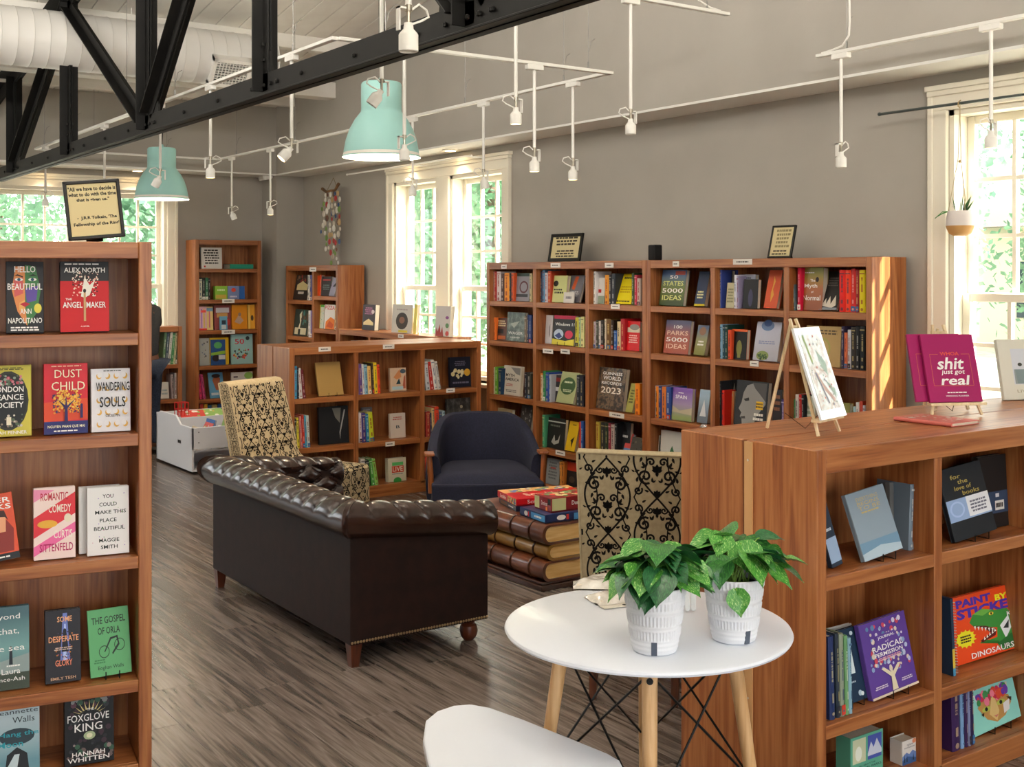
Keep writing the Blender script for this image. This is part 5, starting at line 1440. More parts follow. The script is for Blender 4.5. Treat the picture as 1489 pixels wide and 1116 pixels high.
# tufted inner faces
def tuft(fn, name, nu, nv, cu, cv):
    """fn(u, v, bulge) -> point; diamonds cu x cv"""
    def f(u, v):
        a, b = u * cu, v * cv
        p = abs(((a + b) % 1) - .5) * 2; q = abs(((a - b) % 1) - .5) * 2
        bul = (1 - p ** 4) * (1 - q ** 4)
        return fn(u, v, bul)
    mb = MB(); mb.grid(f, nu, nv); mb.build(name, LEATHER, sofa, smooth=True)
tuft(lambda u, v, b: (.13 + .045 * b + .03 * v, .13 + u * (SL - .26), .40 + .24 * v), 'tufted_back', 70, 24, 6, 2)
tuft(lambda u, v, b: (.13 + u * (SD - .13), .13 + .035 * b - .02 * v, .40 + .24 * v), 'tufted_arm', 40, 24, 3, 2)
tuft(lambda u, v, b: (.13 + u * (SD - .13), SL - .13 - .035 * b + .02 * v, .40 + .24 * v), 'tufted_arm', 40, 24, 3, 2)
for s in (0, 1):
    mb = MB()
    y0 = .17 + s * (SL - .34) / 2; y1 = y0 + (SL - .34) / 2 - .006
    def cf(u, v, y0=y0, y1=y1):
        e = (1 - abs(2 * u - 1) ** 6) * (1 - abs(2 * v - 1) ** 6)
        return (.17 + u * (SD - .16), y0 + v * (y1 - y0), .30 + .14 * e ** .5)
    mb.grid(cf, 18, 18); mb.build('seat_cushion', LEATHER, sofa, smooth=True)
mb = MB()
n = 50
for i in range(n):
    mb.ball((.008 + (SD - .016) * i / (n - 1), -.001, .112), .0068, 6, sc=(1, .6, 1))
for i in range(int(SL / .0145)):
    mb.ball((SD + .001, .008 + i * .0145, .112), .0068, 6, sc=(.6, 1, 1))
mb.build('nailhead_trim', BRASS, sofa, smooth=True, kind='stuff')
for (x, y, bun) in ((.03, .03, 0), (.03, SL - .03, 0), (SD - .07, .06, 1), (SD - .07, SL - .06, 1)):
    mb = MB()
    if bun:
        mb.lathe([(.001, 0), (.022, 0), (.038, .02), (.043, .045), (.038, .07), (.028, .078), (.03, .088), (.042, .10), (.001, .10)], 20, (x, y, 0))
    else:
        mb.add([(x - .018, y - .018, 0), (x + .018, y - .018, 0), (x + .018, y + .018, 0), (x - .018, y + .018, 0),
                (x - .026, y - .026, .105), (x + .03, y - .026, .105), (x + .03, y + .03, .105), (x - .026, y + .03, .105)],
               [(3, 2, 1, 0), (4, 5, 6, 7), (0, 1, 5, 4), (1, 2, 6, 5), (2, 3, 7, 6), (3, 0, 4, 7)])
    mb.build('leg', wood('z', '2c140a', '4a2010', '5c2c16', .3, 'walnut'), sofa, smooth=bool(bun))

# ---------------- damask scroll print
def scroll_motifs():
    """strips (polylines with width) and leaves in a unit cell 0..1 x 0..1.5, mirrored about x = .5"""
    S_, P_ = [], []
    def spiral(cx, cy, r0, a0, turns, sg, w=.026, sy=1):
        pts = []
        n = int(16 * turns) + 2
        for i in range(n):
            t = i / (n - 1)
            a = a0 + sg * turns * 2 * math.pi * t
            r = r0 * (1 - .78 * t)
            pts.append((cx + r * math.cos(a), cy + sy * r * math.sin(a)))
        S_.append((pts, w)); P_.append(('d', pts[-1][0], pts[-1][1], w * 1.25))
    # ogee lattice
    pts = [(.5 - .46 * math.sin(math.pi * t) ** 1.0 * (1 if t < .5 else 1), .0 + 1.5 * t) for t in [i / 30 for i in range(31)]]
    S_.append((pts, .022))
    pts = [(.04 + .46 * math.sin(math.pi * t) * .55, 1.5 * t) for t in [i / 30 for i in range(31)]]
    S_.append((pts, .016))
    spiral(.27, .42, .15, R(-60), 1.3, -1)
    spiral(.25, .98, .14, R(60), 1.3, 1)
    spiral(.38, .70, .09, R(200), 1.1, -1, .022)
    spiral(.12, 1.28, .09, R(-30), 1.1, 1, .022)
    spiral(.12, .14, .09, R(30), 1.1, -1, .022)
    spiral(.36, 1.26, .07, R(180), 1.0, 1, .018)
    def leaf(x, y, a, l, w):
        ca, sa = math.cos(R(a)), math.sin(R(a))
        q = [(0, 0), (.25, w), (.6, w * .9), (1, 0), (.6, -w * .6), (.25, -w * .7)]
        P_.append(('p', [(x + l * (u * ca - v * sa), y + l * (u * sa + v * ca)) for u, v in q]))
    for x, y, a, l in ((.27, .60, 120, .13), (.27, .60, 60, .11), (.27, .60, 180, .10), (.2, .80, 250, .12), (.30, .84, 200, .10), (.2, 1.14, 100, .12), (.2, 1.14, 40, .10), (.1, .30, 80, .12), (.06, .5, 20, .11), (.06, .5, 150, .08), (.05, 1.0, -20, .11), (.42, .30, 100, .11), (.42, .30, 40, .08), (.40, 1.06, 120, .10), (.40, 1.06, 70, .11), (.34, .12, 160, .1), (.2, 1.4, 30, .1)):
        leaf(x, y, a, l, .26)
    # central fleurs
    for cy, s in ((.52, 1), (1.20, .9), (.06, .7)):
        for a in (90, 50, 130, 15, 165, 270):
            leaf(.5, cy, a, .15 * s if a in (90, 50, 130) else .11 * s, .3)
        P_.append(('d', .5, cy, .03))
    return S_, P_
MOT = scroll_motifs()


def damask(name, parent, U, V, fn, cell, mat_):
    """fn(u, v) maps metres on the cloth to a point lifted off the surface"""
    mb = MB()
    nx, ny = int(U / cell) + 2, int(V / (cell * 1.5)) + 2
    def ok(pts): return all(0.004 < x < U - .004 and 0.004 < y < V - .004 for x, y in pts)
    ox = (U - int(U / cell) * cell) / 2 - cell
    for ix in range(-1, nx + 1):
        for iy in range(-1, ny + 1):
            bx, by = ox + ix * cell, iy * cell * 1.5 - .4 * cell + (0.75 * cell if ix % 2 else 0)
            for mir in (0, 1):
                fx = lambda p: (bx + cell * ((1 - p[0]) if mir else p[0]), by + cell * p[1])
                for pts, w in MOT[0]:
                    q = [fx(p) for p in pts]; w2 = w * cell / 2 * 1.7
                    for a, b in zip(q, q[1:]):
                        dx, dy = b[0] - a[0], b[1] - a[1]; l = math.hypot(dx, dy) or 1
                        nx_, ny_ = -dy / l * w2, dx / l * w2
                        e = .15
                        a2 = (a[0] - dx * e, a[1] - dy * e); b2 = (b[0] + dx * e, b[1] + dy * e)
                        quad = [(a2[0] + nx_, a2[1] + ny_), (a2[0] - nx_, a2[1] - ny_), (b2[0] - nx_, b2[1] - ny_), (b2[0] + nx_, b2[1] + ny_)]
                        if ok(quad):
                            mb.add([fn(*p) for p in quad], [(0, 1, 2, 3)])
                for it in MOT[1]:
                    if it[0] == 'd':
                        c = fx((it[1], it[2])); r = it[3] * cell
                        quad = [(c[0] + r * math.cos(k * 1.0472), c[1] + r * math.sin(k * 1.0472)) for k in range(6)]
                    else:
                        quad = [fx(p) for p in it[1]]
                    if ok(quad):
                        mb.add([fn(*p) for p in quad], [tuple(range(len(quad)))])
    return mb.build(name, mat_, parent, kind='stuff')
TAN = noisy('a89878', 'b4a584', 60, .85, .15, .001, name='tan_cloth')
TAN2 = noisy('bca680', 'c8b490', 60, .85, .15, .001, name='cream_cloth')
FLOCK = mat('16120f', .9, name='black_flock')

# near chair: seen from behind, tall tapering back
def parsons(M, label, cloth, w_top, w_bot, back_h, seat_h, depth, rake, cell, lower, sleigh=False, fw=None):
    """local: x width (centred), -y = outer back face, +y = front of seat"""
    t_ = thing('damask_chair', label, 'chair', M)
    th = .085
    nb = 14
    def yb(z):      # outer back plane position for height z (rakes towards -y)
        s = max(0, (z - lower)) / (back_h - lower)
        return -rake * s ** (1.0 if not sleigh else 1.15)
    def hw(z):
        s = max(0, (z - lower)) / (back_h - lower)
        return (w_bot + (w_top - w_bot) * s) / 2
    # back + seat profile as one upholstered body (side outline in y, z)
    prof_o = [(yb(lower + (back_h - lower) * i / nb), lower + (back_h - lower) * i / nb) for i in range(nb + 1)]
    top = [(yb(back_h) + th * .3, back_h + .012), (yb(back_h) + th * .8, back_h + .006)]
    inn = [(yb(z) + th, z) for z in [back_h - .01 - (back_h - .01 - seat_h - .10) * i / nb for i in range(nb + 1)]]
    bend = []
    y0, z0 = inn[-1]
    for i in range(1, 6):
        a = math.pi / 2 * i / 5
        bend.append((y0 + .09 * (1 - math.cos(a)), z0 - .10 * math.sin(a)))
    fr = [(depth - .02, seat_h), (depth, seat_h - .02), (depth, lower)]
    prof = prof_o + top + inn + bend + fr
    vs = []
    K = len(prof)
    for sx in (-1, -.94, .94, 1):
        for (y, z) in prof:
            ins = .008 if abs(sx) == 1 else 0
            cy, cz = (y, z)
            vs.append((sx * hw(z), cy, cz))
    fs = []
    for k in range(3):
        for i in range(K):
            j = (i + 1) % K
            fs.append((k * K + i, k * K + j, (k + 1) * K + j, (k + 1) * K + i))
    def cap(o, flip):
        # strip-cap between outer and inner back, then seat
        f = []
        for i in range(nb):
            a, b = i, i + 1
            c_, d_ = len(prof_o) + 2 + nb - i, len(prof_o) + 2 + nb - i - 1
            f.append((a, b, d_, c_))
        f.append((nb, nb + 1, nb + 2, nb + 3))
        # seat part: from inn[-1] index to the end and prof_o[0]
        s0 = len(prof_o) + 2 + nb
        f.append(tuple([0] + list(range(s0, K))))
        return [tuple(o + q for q in (r if not flip else r[::-1])) for r in f]
    fs += cap(0, False) + cap(3 * K, True)
    mb = MB(); mb.add(vs, fs)
    mb.build('upholstery', cloth, t_, smooth=True, bevel=0)
    H = back_h - lower
    damask('back_print', t_, w_top, H, lambda u, v: ((u / w_top - .5) * 2 * hw(lower + v) * .995, yb(lower + v) - .0012, lower + v), cell, FLOCK)
    # inner back, bend and seat print follows the profile
    path = [(y, z) for y, z in (inn + bend + fr[:3])]
    cum = [0]
    for a, b in zip(path, path[1:]):
        cum.append(cum[-1] + math.hypot(b[0] - a[0], b[1] - a[1]))
    tot = cum[-1]
    def onp(u, v):
        s = tot - v
        for i in range(len(path) - 1):
            if s <= cum[i + 1] or i == len(path) - 2:
                f = (s - cum[i]) / (cum[i + 1] - cum[i] or 1)
                y = path[i][0] + f * (path[i + 1][0] - path[i][0]); z = path[i][1] + f * (path[i + 1][1] - path[i][1])
                dy, dz = path[i + 1][0] - path[i][0], path[i + 1][1] - path[i][1]
                l = math.hypot(dy, dz) or 1
                return ((u / w_top - .5) * 2 * hw(z) * .995, y - dz / l * .0022, z + dy / l * .0022)
    damask('seat_print', t_, w_top, tot, onp, cell, FLOCK)
    for s in (-1, 1):
        damask('side_print', t_, depth, seat_h - lower - .01, lambda u, v, s=s: (s * (hw(lower) + .0012 + (hw(lower + v) - hw(lower))), u, lower + v), cell * .8, FLOCK)
        damask('side_print', t_, th, H, lambda u, v, s=s: (s * (hw(lower + v) + .0012), yb(lower + v) + u, lower + v), cell * .35, FLOCK)
    mb = MB(); mb.tube([(-hw(back_h), yb(back_h), back_h), (hw(back_h), yb(back_h), back_h)], .005, 8)
    mb.tube([(-hw(back_h), yb(back_h), back_h), (-hw(lower), 0, lower)], .005, 8); mb.tube([(hw(back_h), yb(back_h), back_h), (hw(lower), 0, lower)], .005, 8)
    mb.build('piping', cloth, t_, smooth=True)
    for x in (-1, 1):
        for y in (.05, depth - .04):
            mb = MB(); cx = x * (w_bot / 2 - .04); dy = -.05 if y < .1 else 0
            mb.add([(cx - .014, y + dy - .014, 0), (cx + .014, y + dy - .014, 0), (cx + .014, y + dy + .014, 0), (cx - .014, y + dy + .014, 0),
                    (cx - .022, y - .022, lower + .01), (cx + .022, y - .022, lower + .01), (cx + .022, y + .022, lower + .01), (cx - .022, y + .022, lower + .01)],
                   [(3, 2, 1, 0), (4, 5, 6, 7), (0, 1, 5, 4), (1, 2, 6, 5), (2, 3, 7, 6), (3, 0, 4, 7)])
            mb.build('leg', DARKWOOD, t_)
    return t_

# outer back of the near chair: plan line between picture columns 841 and ~1006 at depth 4.75
a = onD(843, 600, 4.78); b = onD(1002, 600, 4.66)
yaw = math.degrees(math.atan2(b.y - a.y, b.x - a.x))
wn_ = (Vector((b.x, b.y)) - Vector((a.x, a.y))).length
parsons(T((a.x + b.x) / 2, (a.y + b.y) / 2, 0) @ RZ(yaw), 'tan chair with black scroll pattern, nearer one, seen from behind', TAN, wn_, wn_ * .93, 1.005, .47, .52, .05, .205, .30)
# far chair: faces the camera's right, back leaning far back
M2 = T(3.07, 7.20, 0) @ RZ(math.degrees(math.atan2(-.92, .40)) - 90)
parsons(M2, 'cream chair with black scroll pattern, farther one behind the sofa arm', TAN2, .50, .54, 1.02, .50, .62, .20, .15, .26, sleigh=True)

# ---------------- blue barrel armchair
NAVY = noisy('15182c', '1c2038', 90, .9, .25, .001, name='navy_wool')
ac = onD(702, 600, 7.95)
ang = math.degrees(math.atan2(-ac.y, -ac.x)) + 90     # local -y faces the camera
bc = thing('armchair', 'navy blue barrel-back armchair with wooden arm posts', 'armchair', T(ac.x, ac.y, 0) @ RZ(ang + 6))
WD, DP = .385, .36
def shell(t_):
    """U-shaped back: u from front-left post round the back to the front-right post"""
    def plan(u, off):
        a = math.pi * (1 + u)           # pi..2pi -> mirrored below
        x = math.cos(a); y = -math.sin(a)
        sx = (abs(x) ** .92) * (1 if x > 0 else -1)
        sy = (max(0, y)) ** .80
        return (sx * (WD + off), -.22 + sy * (.54 + off))
    def ztop(u):
        f = math.sin(math.pi * u)
        return .535 + .225 * (math.sin(math.pi / 2 * min(1, f * 1.12)) ** 1.5 if f > 0 else 0)
    def fn(u, v):
        # v: 0 outer bottom -> .4 outer top -> .6 inner top -> 1 inner bottom
        zt = ztop(u)
        if v < .4:
            k = v / .4; off = 0; z = .22 + (zt - .035 - .22) * k; off = .0 + .012 * math.sin(k * math.pi)
        elif v < .6:
            k = (v - .4) / .2; a = math.pi * k
            off = -.0375 + .0375 * math.cos(a); z = zt - .035 + .035 * math.sin(a)
        else:
            k = (v - .6) / .4; off = -.075 - .012 * math.sin(k * math.pi); z = zt - .035 - (zt - .035 - .36) * k
        p = plan(u, off)
        return (p[0], p[1] + .10 * (z - .3) * max(0, math.sin(math.pi * u)) , z)
    mb = MB(); mb.grid(fn, 44, 20)
    n0 = len(mb.v)
    mb.f.append(tuple(j * 45 for j in range(21))); mb.m.append(0)
    mb.f.append(tuple(j * 45 + 44 for j in range(20, -1, -1))); mb.m.append(0)
    mb.build('backrest', NAVY, t_, smooth=True)
shell(bc)
mb = MB()
def seatf(u, v):
    x = (u - .5) * 2; e = (1 - abs(x) ** 5) * (1 - abs(2 * v - 1) ** 5)
    y = -.36 + v * .66
    return (x * (.335 + .03 * (1 - v)), y - .03 * (1 - x * x) * (1 - v), .36 + .085 * e ** .6)
mb.grid(seatf, 22, 22); mb.build('seat_cushion', NAVY, bc, smooth=True)
mb = MB(); mb.prism([(-.365, -.375), (-.15, -.40), (.15, -.40), (.365, -.375), (.36, .12), (.25, .31), (-.25, .31), (-.36, .12)], .20, .37); mb.build('seat_base', NAVY, bc, bevel=.012, seg=2)
AW = wood('z', '5a2c12', '8a4a20', 'a05c2c', .3, 'cherry')
for s in (-1, 1):
    mb = MB(); mb.tube([(s * .365, -.27, .30), (s * .372, -.275, .45), (s * .378, -.26, .545)], lambda t: .021 - .004 * t, 10); mb.build('arm_post', AW, bc, smooth=True)
    mb = MB(); mb.box(s * .375 - .035, -.305, .54, s * .375 + .03, -.19, .562); mb.build('arm_cap', AW, bc, bevel=.008, seg=2)
    for y in (-.33, .24):
        mb = MB(); mb.tube([(s * .30, y, .22), (s * .315, y + (-.02 if y < 0 else .03), 0)], lambda t: .022 - .008 * t, 10); mb.build('leg', AW, bc, smooth=True)

# ---------------- coffee table of three giant stacked books
TBX, TBY, TBW, TBL = 3.77, 5.14, .95, .82
ct = thing('coffee_table', 'low coffee table made like three giant stacked leather books', 'table', T(TBX, TBY, 0))
CL = noisy('4a2412', '6e3a1c', 6, .28, .15, .002, name='tan_leather_board', coat=.3)
CL2 = noisy('2c140c', '40200f', 6, .3, .15, .002, name='brown_board', coat=.3)
GOLD = noisy('d8a860', 'ecc888', 5, .5, .3, .003, name='gilded_page_edge', stretch=(1, 1, 12))
zs_ = [(.045, .155, 0.0, CL), (.155, .245, .03, mat('8a6428', .3, coat=.3)), (.245, .355, 0.0, CL)]
mb = MB(); mb.box(-.012, -.012, 0, TBW, TBL, .03); mb.box(.0, .0, .03, TBW, TBL, .045); mb.build('plinth', CL2, ct, bevel=.004)
for z0, z1, off, m_ in zs_:
    zc0 = (z0 + z1) / 2; r = (z1 - z0) / 2
    cv = MB(); n = 12
    pr = [(off + .055 - .05 * math.cos(math.pi / 2 - math.pi * i / n) ** .8 if 0 < i < n else off + .055, zc0 - r * math.cos(math.pi * i / n)) for i in range(n + 1)]
    inner = [(off + .07 - .045 * math.cos(math.pi / 2 - math.pi * i / n) ** .8 if 0 < i < n else off + .07, zc0 - (r - .012) * math.cos(math.pi * i / n)) for i in range(n + 1)]
    poly = pr + [(TBW, z1), (TBW, z1 - .012)] + inner[::-1] + [(TBW, z0 + .012), (TBW, z0)]
    vs = [(x, 0, z) for x, z in poly] + [(x, TBL, z) for x, z in poly]; N_ = len(poly)
    fs = [(i, (i + 1) % N_, N_ + (i + 1) % N_, N_ + i) for i in range(N_)]
    for o in (0, N_):
        ii = n + 2 + 1
        for i in range(n):
            fs.append((o + i, o + i + 1, o + ii + n - i - 1, o + ii + n - i))
        fs.append((o + n, o + n + 1, o + n + 2, o + ii)); fs.append((o + 0, o + ii + n, o + ii + n + 1, o + ii + n + 2))
    cv.add(vs, fs); cv.build('book_cover', m_, ct, smooth=True)
    pg = MB(); pp = inner + [(TBW - .02, z1 - .012), (TBW - .02, z0 + .012)]
    pg.prism(pp, .012, TBL - .012, axis='y'); pg.build('page_block', GOLD, ct)
    bd = MB()
    for y in (.13, .31, .51, .69):
        bd.tube([(x - .002, y, z) for x, z in pr], .006, 6)
    bd.build('spine_bands', CL2, ct, smooth=True, kind='stuff')
mb = MB(); mb.box(.05, .05, .3552, TBW - .05, TBL - .05, .3562); mb.build('leather_inlay', CL, ct)
# board games on it
def boxgame(x, y, z, w, d, h, rz, col, side, items_top, items_side, label):
    o = thing('game_box', label, 'board game', T(x, y, z) @ RZ(rz))
    mb = MB(); mb.box(0, 0, h * .12, w, d, h); mb.build('lid', mat(col, .3, coat=.4), o, bevel=.002)
    mb = MB(); mb.box(.003, .003, 0, w - .003, d - .003, h * .3); mb.build('tray', mat(side, .4), o)
    art('side_print', o, w, h, items_side)
    o2 = art('side_print', o, d, h, items_side, M=T(0, d, 0) @ RZ(-90))
    art('top_print', o, w, d, items_top, M=T(0, 0, h) @ RX(-90))
    return o
g0 = onZ(800, 764, .356); zt0 = .3565
boxgame(TBX + .045, TBY + .03, zt0, .42, .27, .048, -4, '20305c', '182848', [('c', .5, .5, .3, .3, '3a6ab0')],
        [('r', .45, .12, .98, .85, '4a90c8'), ('c', .25, .5, .07, .3, wh), ('r', .33, .2, .37, .8, 'c83030'), ('lines', 2, .55, .3, .9, .7, 1, wh)], 'dark blue board game box lowest in the near stack')
boxgame(TBX + .10, TBY + .05, zt0 + .0485, .33, .17, .080, -3, '8a1c20', '6a1418', [('dots', 3, 40, .1, .1, .9, .9, .06, ['d8c890', '6a8a5a', 'c84038'])],
        [('r', .02, .12, .3, .95, 'c8c890'), ('t', 'Dominoes', .60, .55, .36, .3, wh), ('r', .80, .5, .97, .92, '1c2824'), ('r', .68, .08, .78, .35, 'f08a48')], 'dark red domino game box on the blue one')
boxgame(TBX + .10, TBY + .39, zt0, .42, .28, .032, -14, '2c3048', '20243c', [('r', .1, .1, .9, .9, '3c3c58')], [('r', .1, .2, .5, .8, '6a4a38'), ('lines', 2, .55, .3, .9, .7, 1, wh)], 'dark board game box lowest in the rear stack')
boxgame(TBX + .10, TBY + .385, zt0 + .0325, .46, .30, .042, -13, 'd01c24', 'b01820', [('t', 'Scrabble', .5, .35, .6, .25, 'f0dcc0'), ('p', [(0, .6), (1, .75), (1, 1), (0, 1)], 'd8a060'), ('dots', 4, 40, .1, .65, .9, .95, .04, ['e8d8a0', '6a8a5a', '5a6ab0'])],
        [('t', 'Scrabble', .3, .5, .3, .5, wh), ('r', .55, .1, .98, .9, 'd8b878'), ('dots', 4, 20, .58, .2, .95, .85, .03, ['5a6ab0', 'c84038', '6a8a5a'])], 'bright red board game box on top of the rear stack')

# ---------------- white round table
TW = mat('e2e7f1', .38, name='white_laminate', coat=.2)
BEECH = wood('z', 'b88a58', 'd0a470', 'dcb484', .4, 'beech')
tb = thing('side_table', 'round white table with splayed beech legs and black wire bracing', 'table', T(2.215, 2.515, 0))
RT, ZT_ = .405, .73
mb = MB(); mb.lathe([(.001, ZT_), (RT - .012, ZT_), (RT - .003, ZT_ - .004), (RT, ZT_ - .010), (RT - .003, ZT_ - .016), (RT - .030, ZT_ - .024), (.001, ZT_ - .024)], 96)
mb.build('tabletop', TW, tb, smooth=True)
base = math.atan2(-2.515, -2.215)
legs = []
for k in range(4):
    a = base + math.pi / 2 * k + R(1.5)
    top = Vector((.235 * math.cos(a), .235 * math.sin(a), ZT_ - .026)); bot = Vector((.335 * math.cos(a), .335 * math.sin(a), 0))
    legs.append((top, bot, a))
    mb = MB(); mb.cyl(bot, top, .0155, .0215, 20); mb.build('leg', BEECH, tb, smooth=True)
    mb = MB(); p = top + (bot - top) * .07; o = Vector((math.cos(a), math.sin(a), .1)) * .0225
    mb.cyl(p + o * .8, p + o * 1.15, .009, n=12); mb.cyl(p + o * 1.1, p + o * 1.3, .004, n=8); mb.build('bolt', WIRE, tb, smooth=True)
for k in range(4):
    A, B = legs[k], legs[(k + 1) % 4]
    up = lambda L, f: L[0] + (L[1] - L[0]) * f
    mb = MB(); mb.tube([up(A, .05), up(B, .58)], .0036, 6); mb.tube([up(B, .05), up(A, .58)], .0036, 6); mb.build('brace_wire', WIRE, tb, smooth=True)
for k in (0, 1):
    A, B = legs[k], legs[k + 2]
    mb = MB(); mb.tube([A[0] + (A[1] - A[0]) * .02, (A[0] + B[0]) / 2 + Vector((0, 0, -.03 - .01 * k)), B[0] + (B[1] - B[0]) * .02], .0036, 6); mb.build('cross_wire', WIRE, tb, smooth=True)

# ---------------- white bench seat in front
bz = .455
pts = [onZ(*p, bz) for p in ((619, 1048), (636, 1034), (660, 1026), (684, 1024), (712, 1029), (760, 1046), (830, 1074), (884, 1096), (901, 1106), (908, 1120))]
pl = [(p.x, p.y) for p in pts]
pl += [(1.985, 2.22), (1.97, 2.10), (1.93, 2.03), (1.86, 2.0), (1.66, 2.02), (1.52, 2.08), (1.44, 2.18), (1.44, 2.32), (1.50, 2.50), (1.56, 2.63)]
q = onZ(615, 1075, bz); pl += [(q.x, q.y)]
c0 = (sum(p[0] for p in pl) / len(pl), sum(p[1] for p in pl) / len(pl))
bn = thing('bench_seat', 'white rounded stool seat in the foreground, cut by the lower edge', 'stool', T(c0[0], c0[1], 0))
mb = MB(); mb.prism([(x - c0[0], y - c0[1]) for x, y in pl][::-1], bz - .028, bz)
mb.build('seat', TW, bn, bevel=.006, seg=2)
for k in range(4):
    a = math.pi / 2 * k + .6
    mb = MB(); mb.cyl((.17 * math.cos(a), .22 * math.sin(a), 0), (.11 * math.cos(a), .14 * math.sin(a), bz - .028), .013, .018, 16); mb.build('leg', BEECH, bn, smooth=True)
mb = MB(); mb.tube([(-.12, -.1, .3), (.12, .1, .3)], .0036, 6); mb.tube([(-.12, .1, .3), (.12, -.1, .3)], .0036, 6); mb.build('brace_wire', WIRE, bn)

# ---------------- potted pothos
POT = mat('dfe1e6', .45, name='white_plastic')
SOIL = noisy('120d0a', '2a1f18', 60, .95, .8, .006, name='soil')
def leafmat(a, b, c):
    m, t, bs = bsdf('pothos_leaf')
    tc = t.nodes.new('ShaderNodeTexCoord'); n = t.nodes.new('ShaderNodeTexNoise'); n.inputs['Scale'].default_value = 22
    mp = t.nodes.new('ShaderNodeMapping'); mp.inputs['Scale'].default_value = (.5, 2.2, 1)
    oi = t.nodes.new('ShaderNodeObjectInfo'); ad = t.nodes.new('ShaderNodeVectorMath'); ad.operation = 'ADD'
    sc = t.nodes.new('ShaderNodeVectorMath'); sc.operation = 'SCALE'; sc.inputs[0].default_value = (3, 5, 7)
    t.links.new(oi.outputs['Random'], sc.inputs['Scale'])
    t.links.new(tc.outputs['Object'], ad.inputs[0]); t.links.new(sc.outputs[0], ad.inputs[1]); t.links.new(ad.outputs[0], mp.inputs[0]); t.links.new(mp.outputs[0], n.inputs['Vector'])
    r = nodes_ramp(t, [(.42, a), (.58, b), (.70, c)])
    t.links.new(n.outputs['Fac'], r.inputs['Fac']); t.links.new(r.outputs['Color'], bs.inputs['Base Color'])
    bs.inputs['Roughness'].default_value = .35
    bs.inputs['Transmission Weight'].default_value = 0
    bs.inputs['Subsurface Weight'].default_value = 0
    return m
LF = [leafmat('24582a', '3a7a30', '5a9a44'), leafmat('34782a', '529638', 'bcd08c'), leafmat('1c4c2c', '2a6638', '3c7e44')]
def leafmesh(v):
    rg = random.Random(v); mb = MB(); nl = 9
    W_ = [0, .30, .44, .47, .44, .38, .29, .18, .07, 0]
    vs = []
    for i in range(nl + 1):
        t = i / nl
        w = W_[i]
        droop = -.22 * t * t + .05 * math.sin(t * 3.0 + v)
        for s in (-1, -.5, 0, .5, 1):
            x = t - (.12 * abs(s) if i < 2 else 0)
            vs.append((x, s * w, droop + .16 * abs(s) * w * 2 + .015 * math.sin(9 * t + s * 3 + v)))
    fs = [(i * 5 + j, i * 5 + j + 1, (i + 1) * 5 + j + 1, (i + 1) * 5 + j) for i in range(nl) for j in range(4)]
    mb.add(vs, fs)
    return mb.mesh('leaf', LF[v % 3], smooth=True)
LEAVES = [leafmesh(v) for v in range(6)]
STEM = mat('7ba044', .5, name='stem_green')
def pot_plant(P, label, seed, window_at, leaves, ht=.175, rt=.083, rb=.058, group=None):
    t_ = thing('potted_plant', label, 'plant', T(*P))
    prof = [(.001, 0), (rb - .006, 0), (rb - .001, .003)]
    for i in range(1, 57):
        z = .004 + (ht - .008) * i / 57
        prof.append((rb + (rt - rb) * (z / ht) ** .85, z))
    prof += [(rt + .001, ht - .002), (rt, ht), (rt - .004, ht), (rt - .007, ht - .012), (rt - .012, ht - .03)]
    bands = [(.25, .36), (.46, .60), (.70, .80), (.87, .97)]
    def rad(r, z, a):
        k = z / ht
        if z > ht - .001 or z < .004 or r < rt * .6 and z > .1: return r
        for b0, b1 in bands:
            if b0 < k < b1:
                return r + .0016 * (1 if math.sin(a * 48) > 0 else -1) * (r > rb * .9)
        return r + .0010 * math.sin(z / .0062 * 3.1416 * 1.0)
    mb = MB(); mb.lathe(prof, 240, rad=rad); mb.build('pot', POT, t_, smooth=False)
    me = t_.children[0].data
    me.polygons.foreach_set('use_smooth', [True] * len(me.polygons))
    mb = MB(); mb.cyl((0, 0, ht - .032), (0, 0, ht - .022), rt - .013, n=32); mb.ball((.02, .01, ht - .024), .02, 8, sc=(1, 1, .5)); mb.ball((-.03, -.02, ht - .024), .018, 8, sc=(1, 1, .5)); mb.build('soil', SOIL, t_)
    a = window_at; rr = rb + (rt - rb) * .12
    Mw = T(math.cos(a) * (rb + .0015), math.sin(a) * (rb + .0015), .004) @ RZ(math.degrees(a) + 90) @ RX(8)
    mb = MB(); mb.box(-.0075, -.0015, 0, .0075, .004, .036); mb.build('water_gauge', mat('4c5462', .2), t_, M=Mw)
    rg = random.Random(seed)
    z0 = ht - .02
    for i, L in enumerate(leaves):
        # L: (dx, dy, dz of leaf base relative to the pot's rim centre in camera-aligned metres, heading, pitch, size)
        dx, dy, dz, hd, pt, sz = L
        base_ = Vector((CA * dx + SA * dy, -SA * dx + CA * dy, ht + dz))
        root = Vector((rg.uniform(-.03, .03), rg.uniform(-.03, .03), z0 - .005))
        mid = (root * .45 + base_ * .55) + Vector((0, 0, .03))
        pts_ = [root, root * .7 + mid * .3 + Vector((0, 0, .012)), mid, base_ * .8 + mid * .2 + Vector((0, 0, .004)), base_]
        mb = MB(); mb.tube(pts_, lambda t: .0022 - .0006 * t, 5); mb.build('stem', STEM, t_, smooth=True)
        M = T(*base_) @ RZ(hd - 34.8) @ RY(pt) @ RX(rg.uniform(-25, 25)) @ Matrix.Scale(sz, 4)
        link('leaf', LEAVES[rg.randrange(6)], t_, M)
    return t_
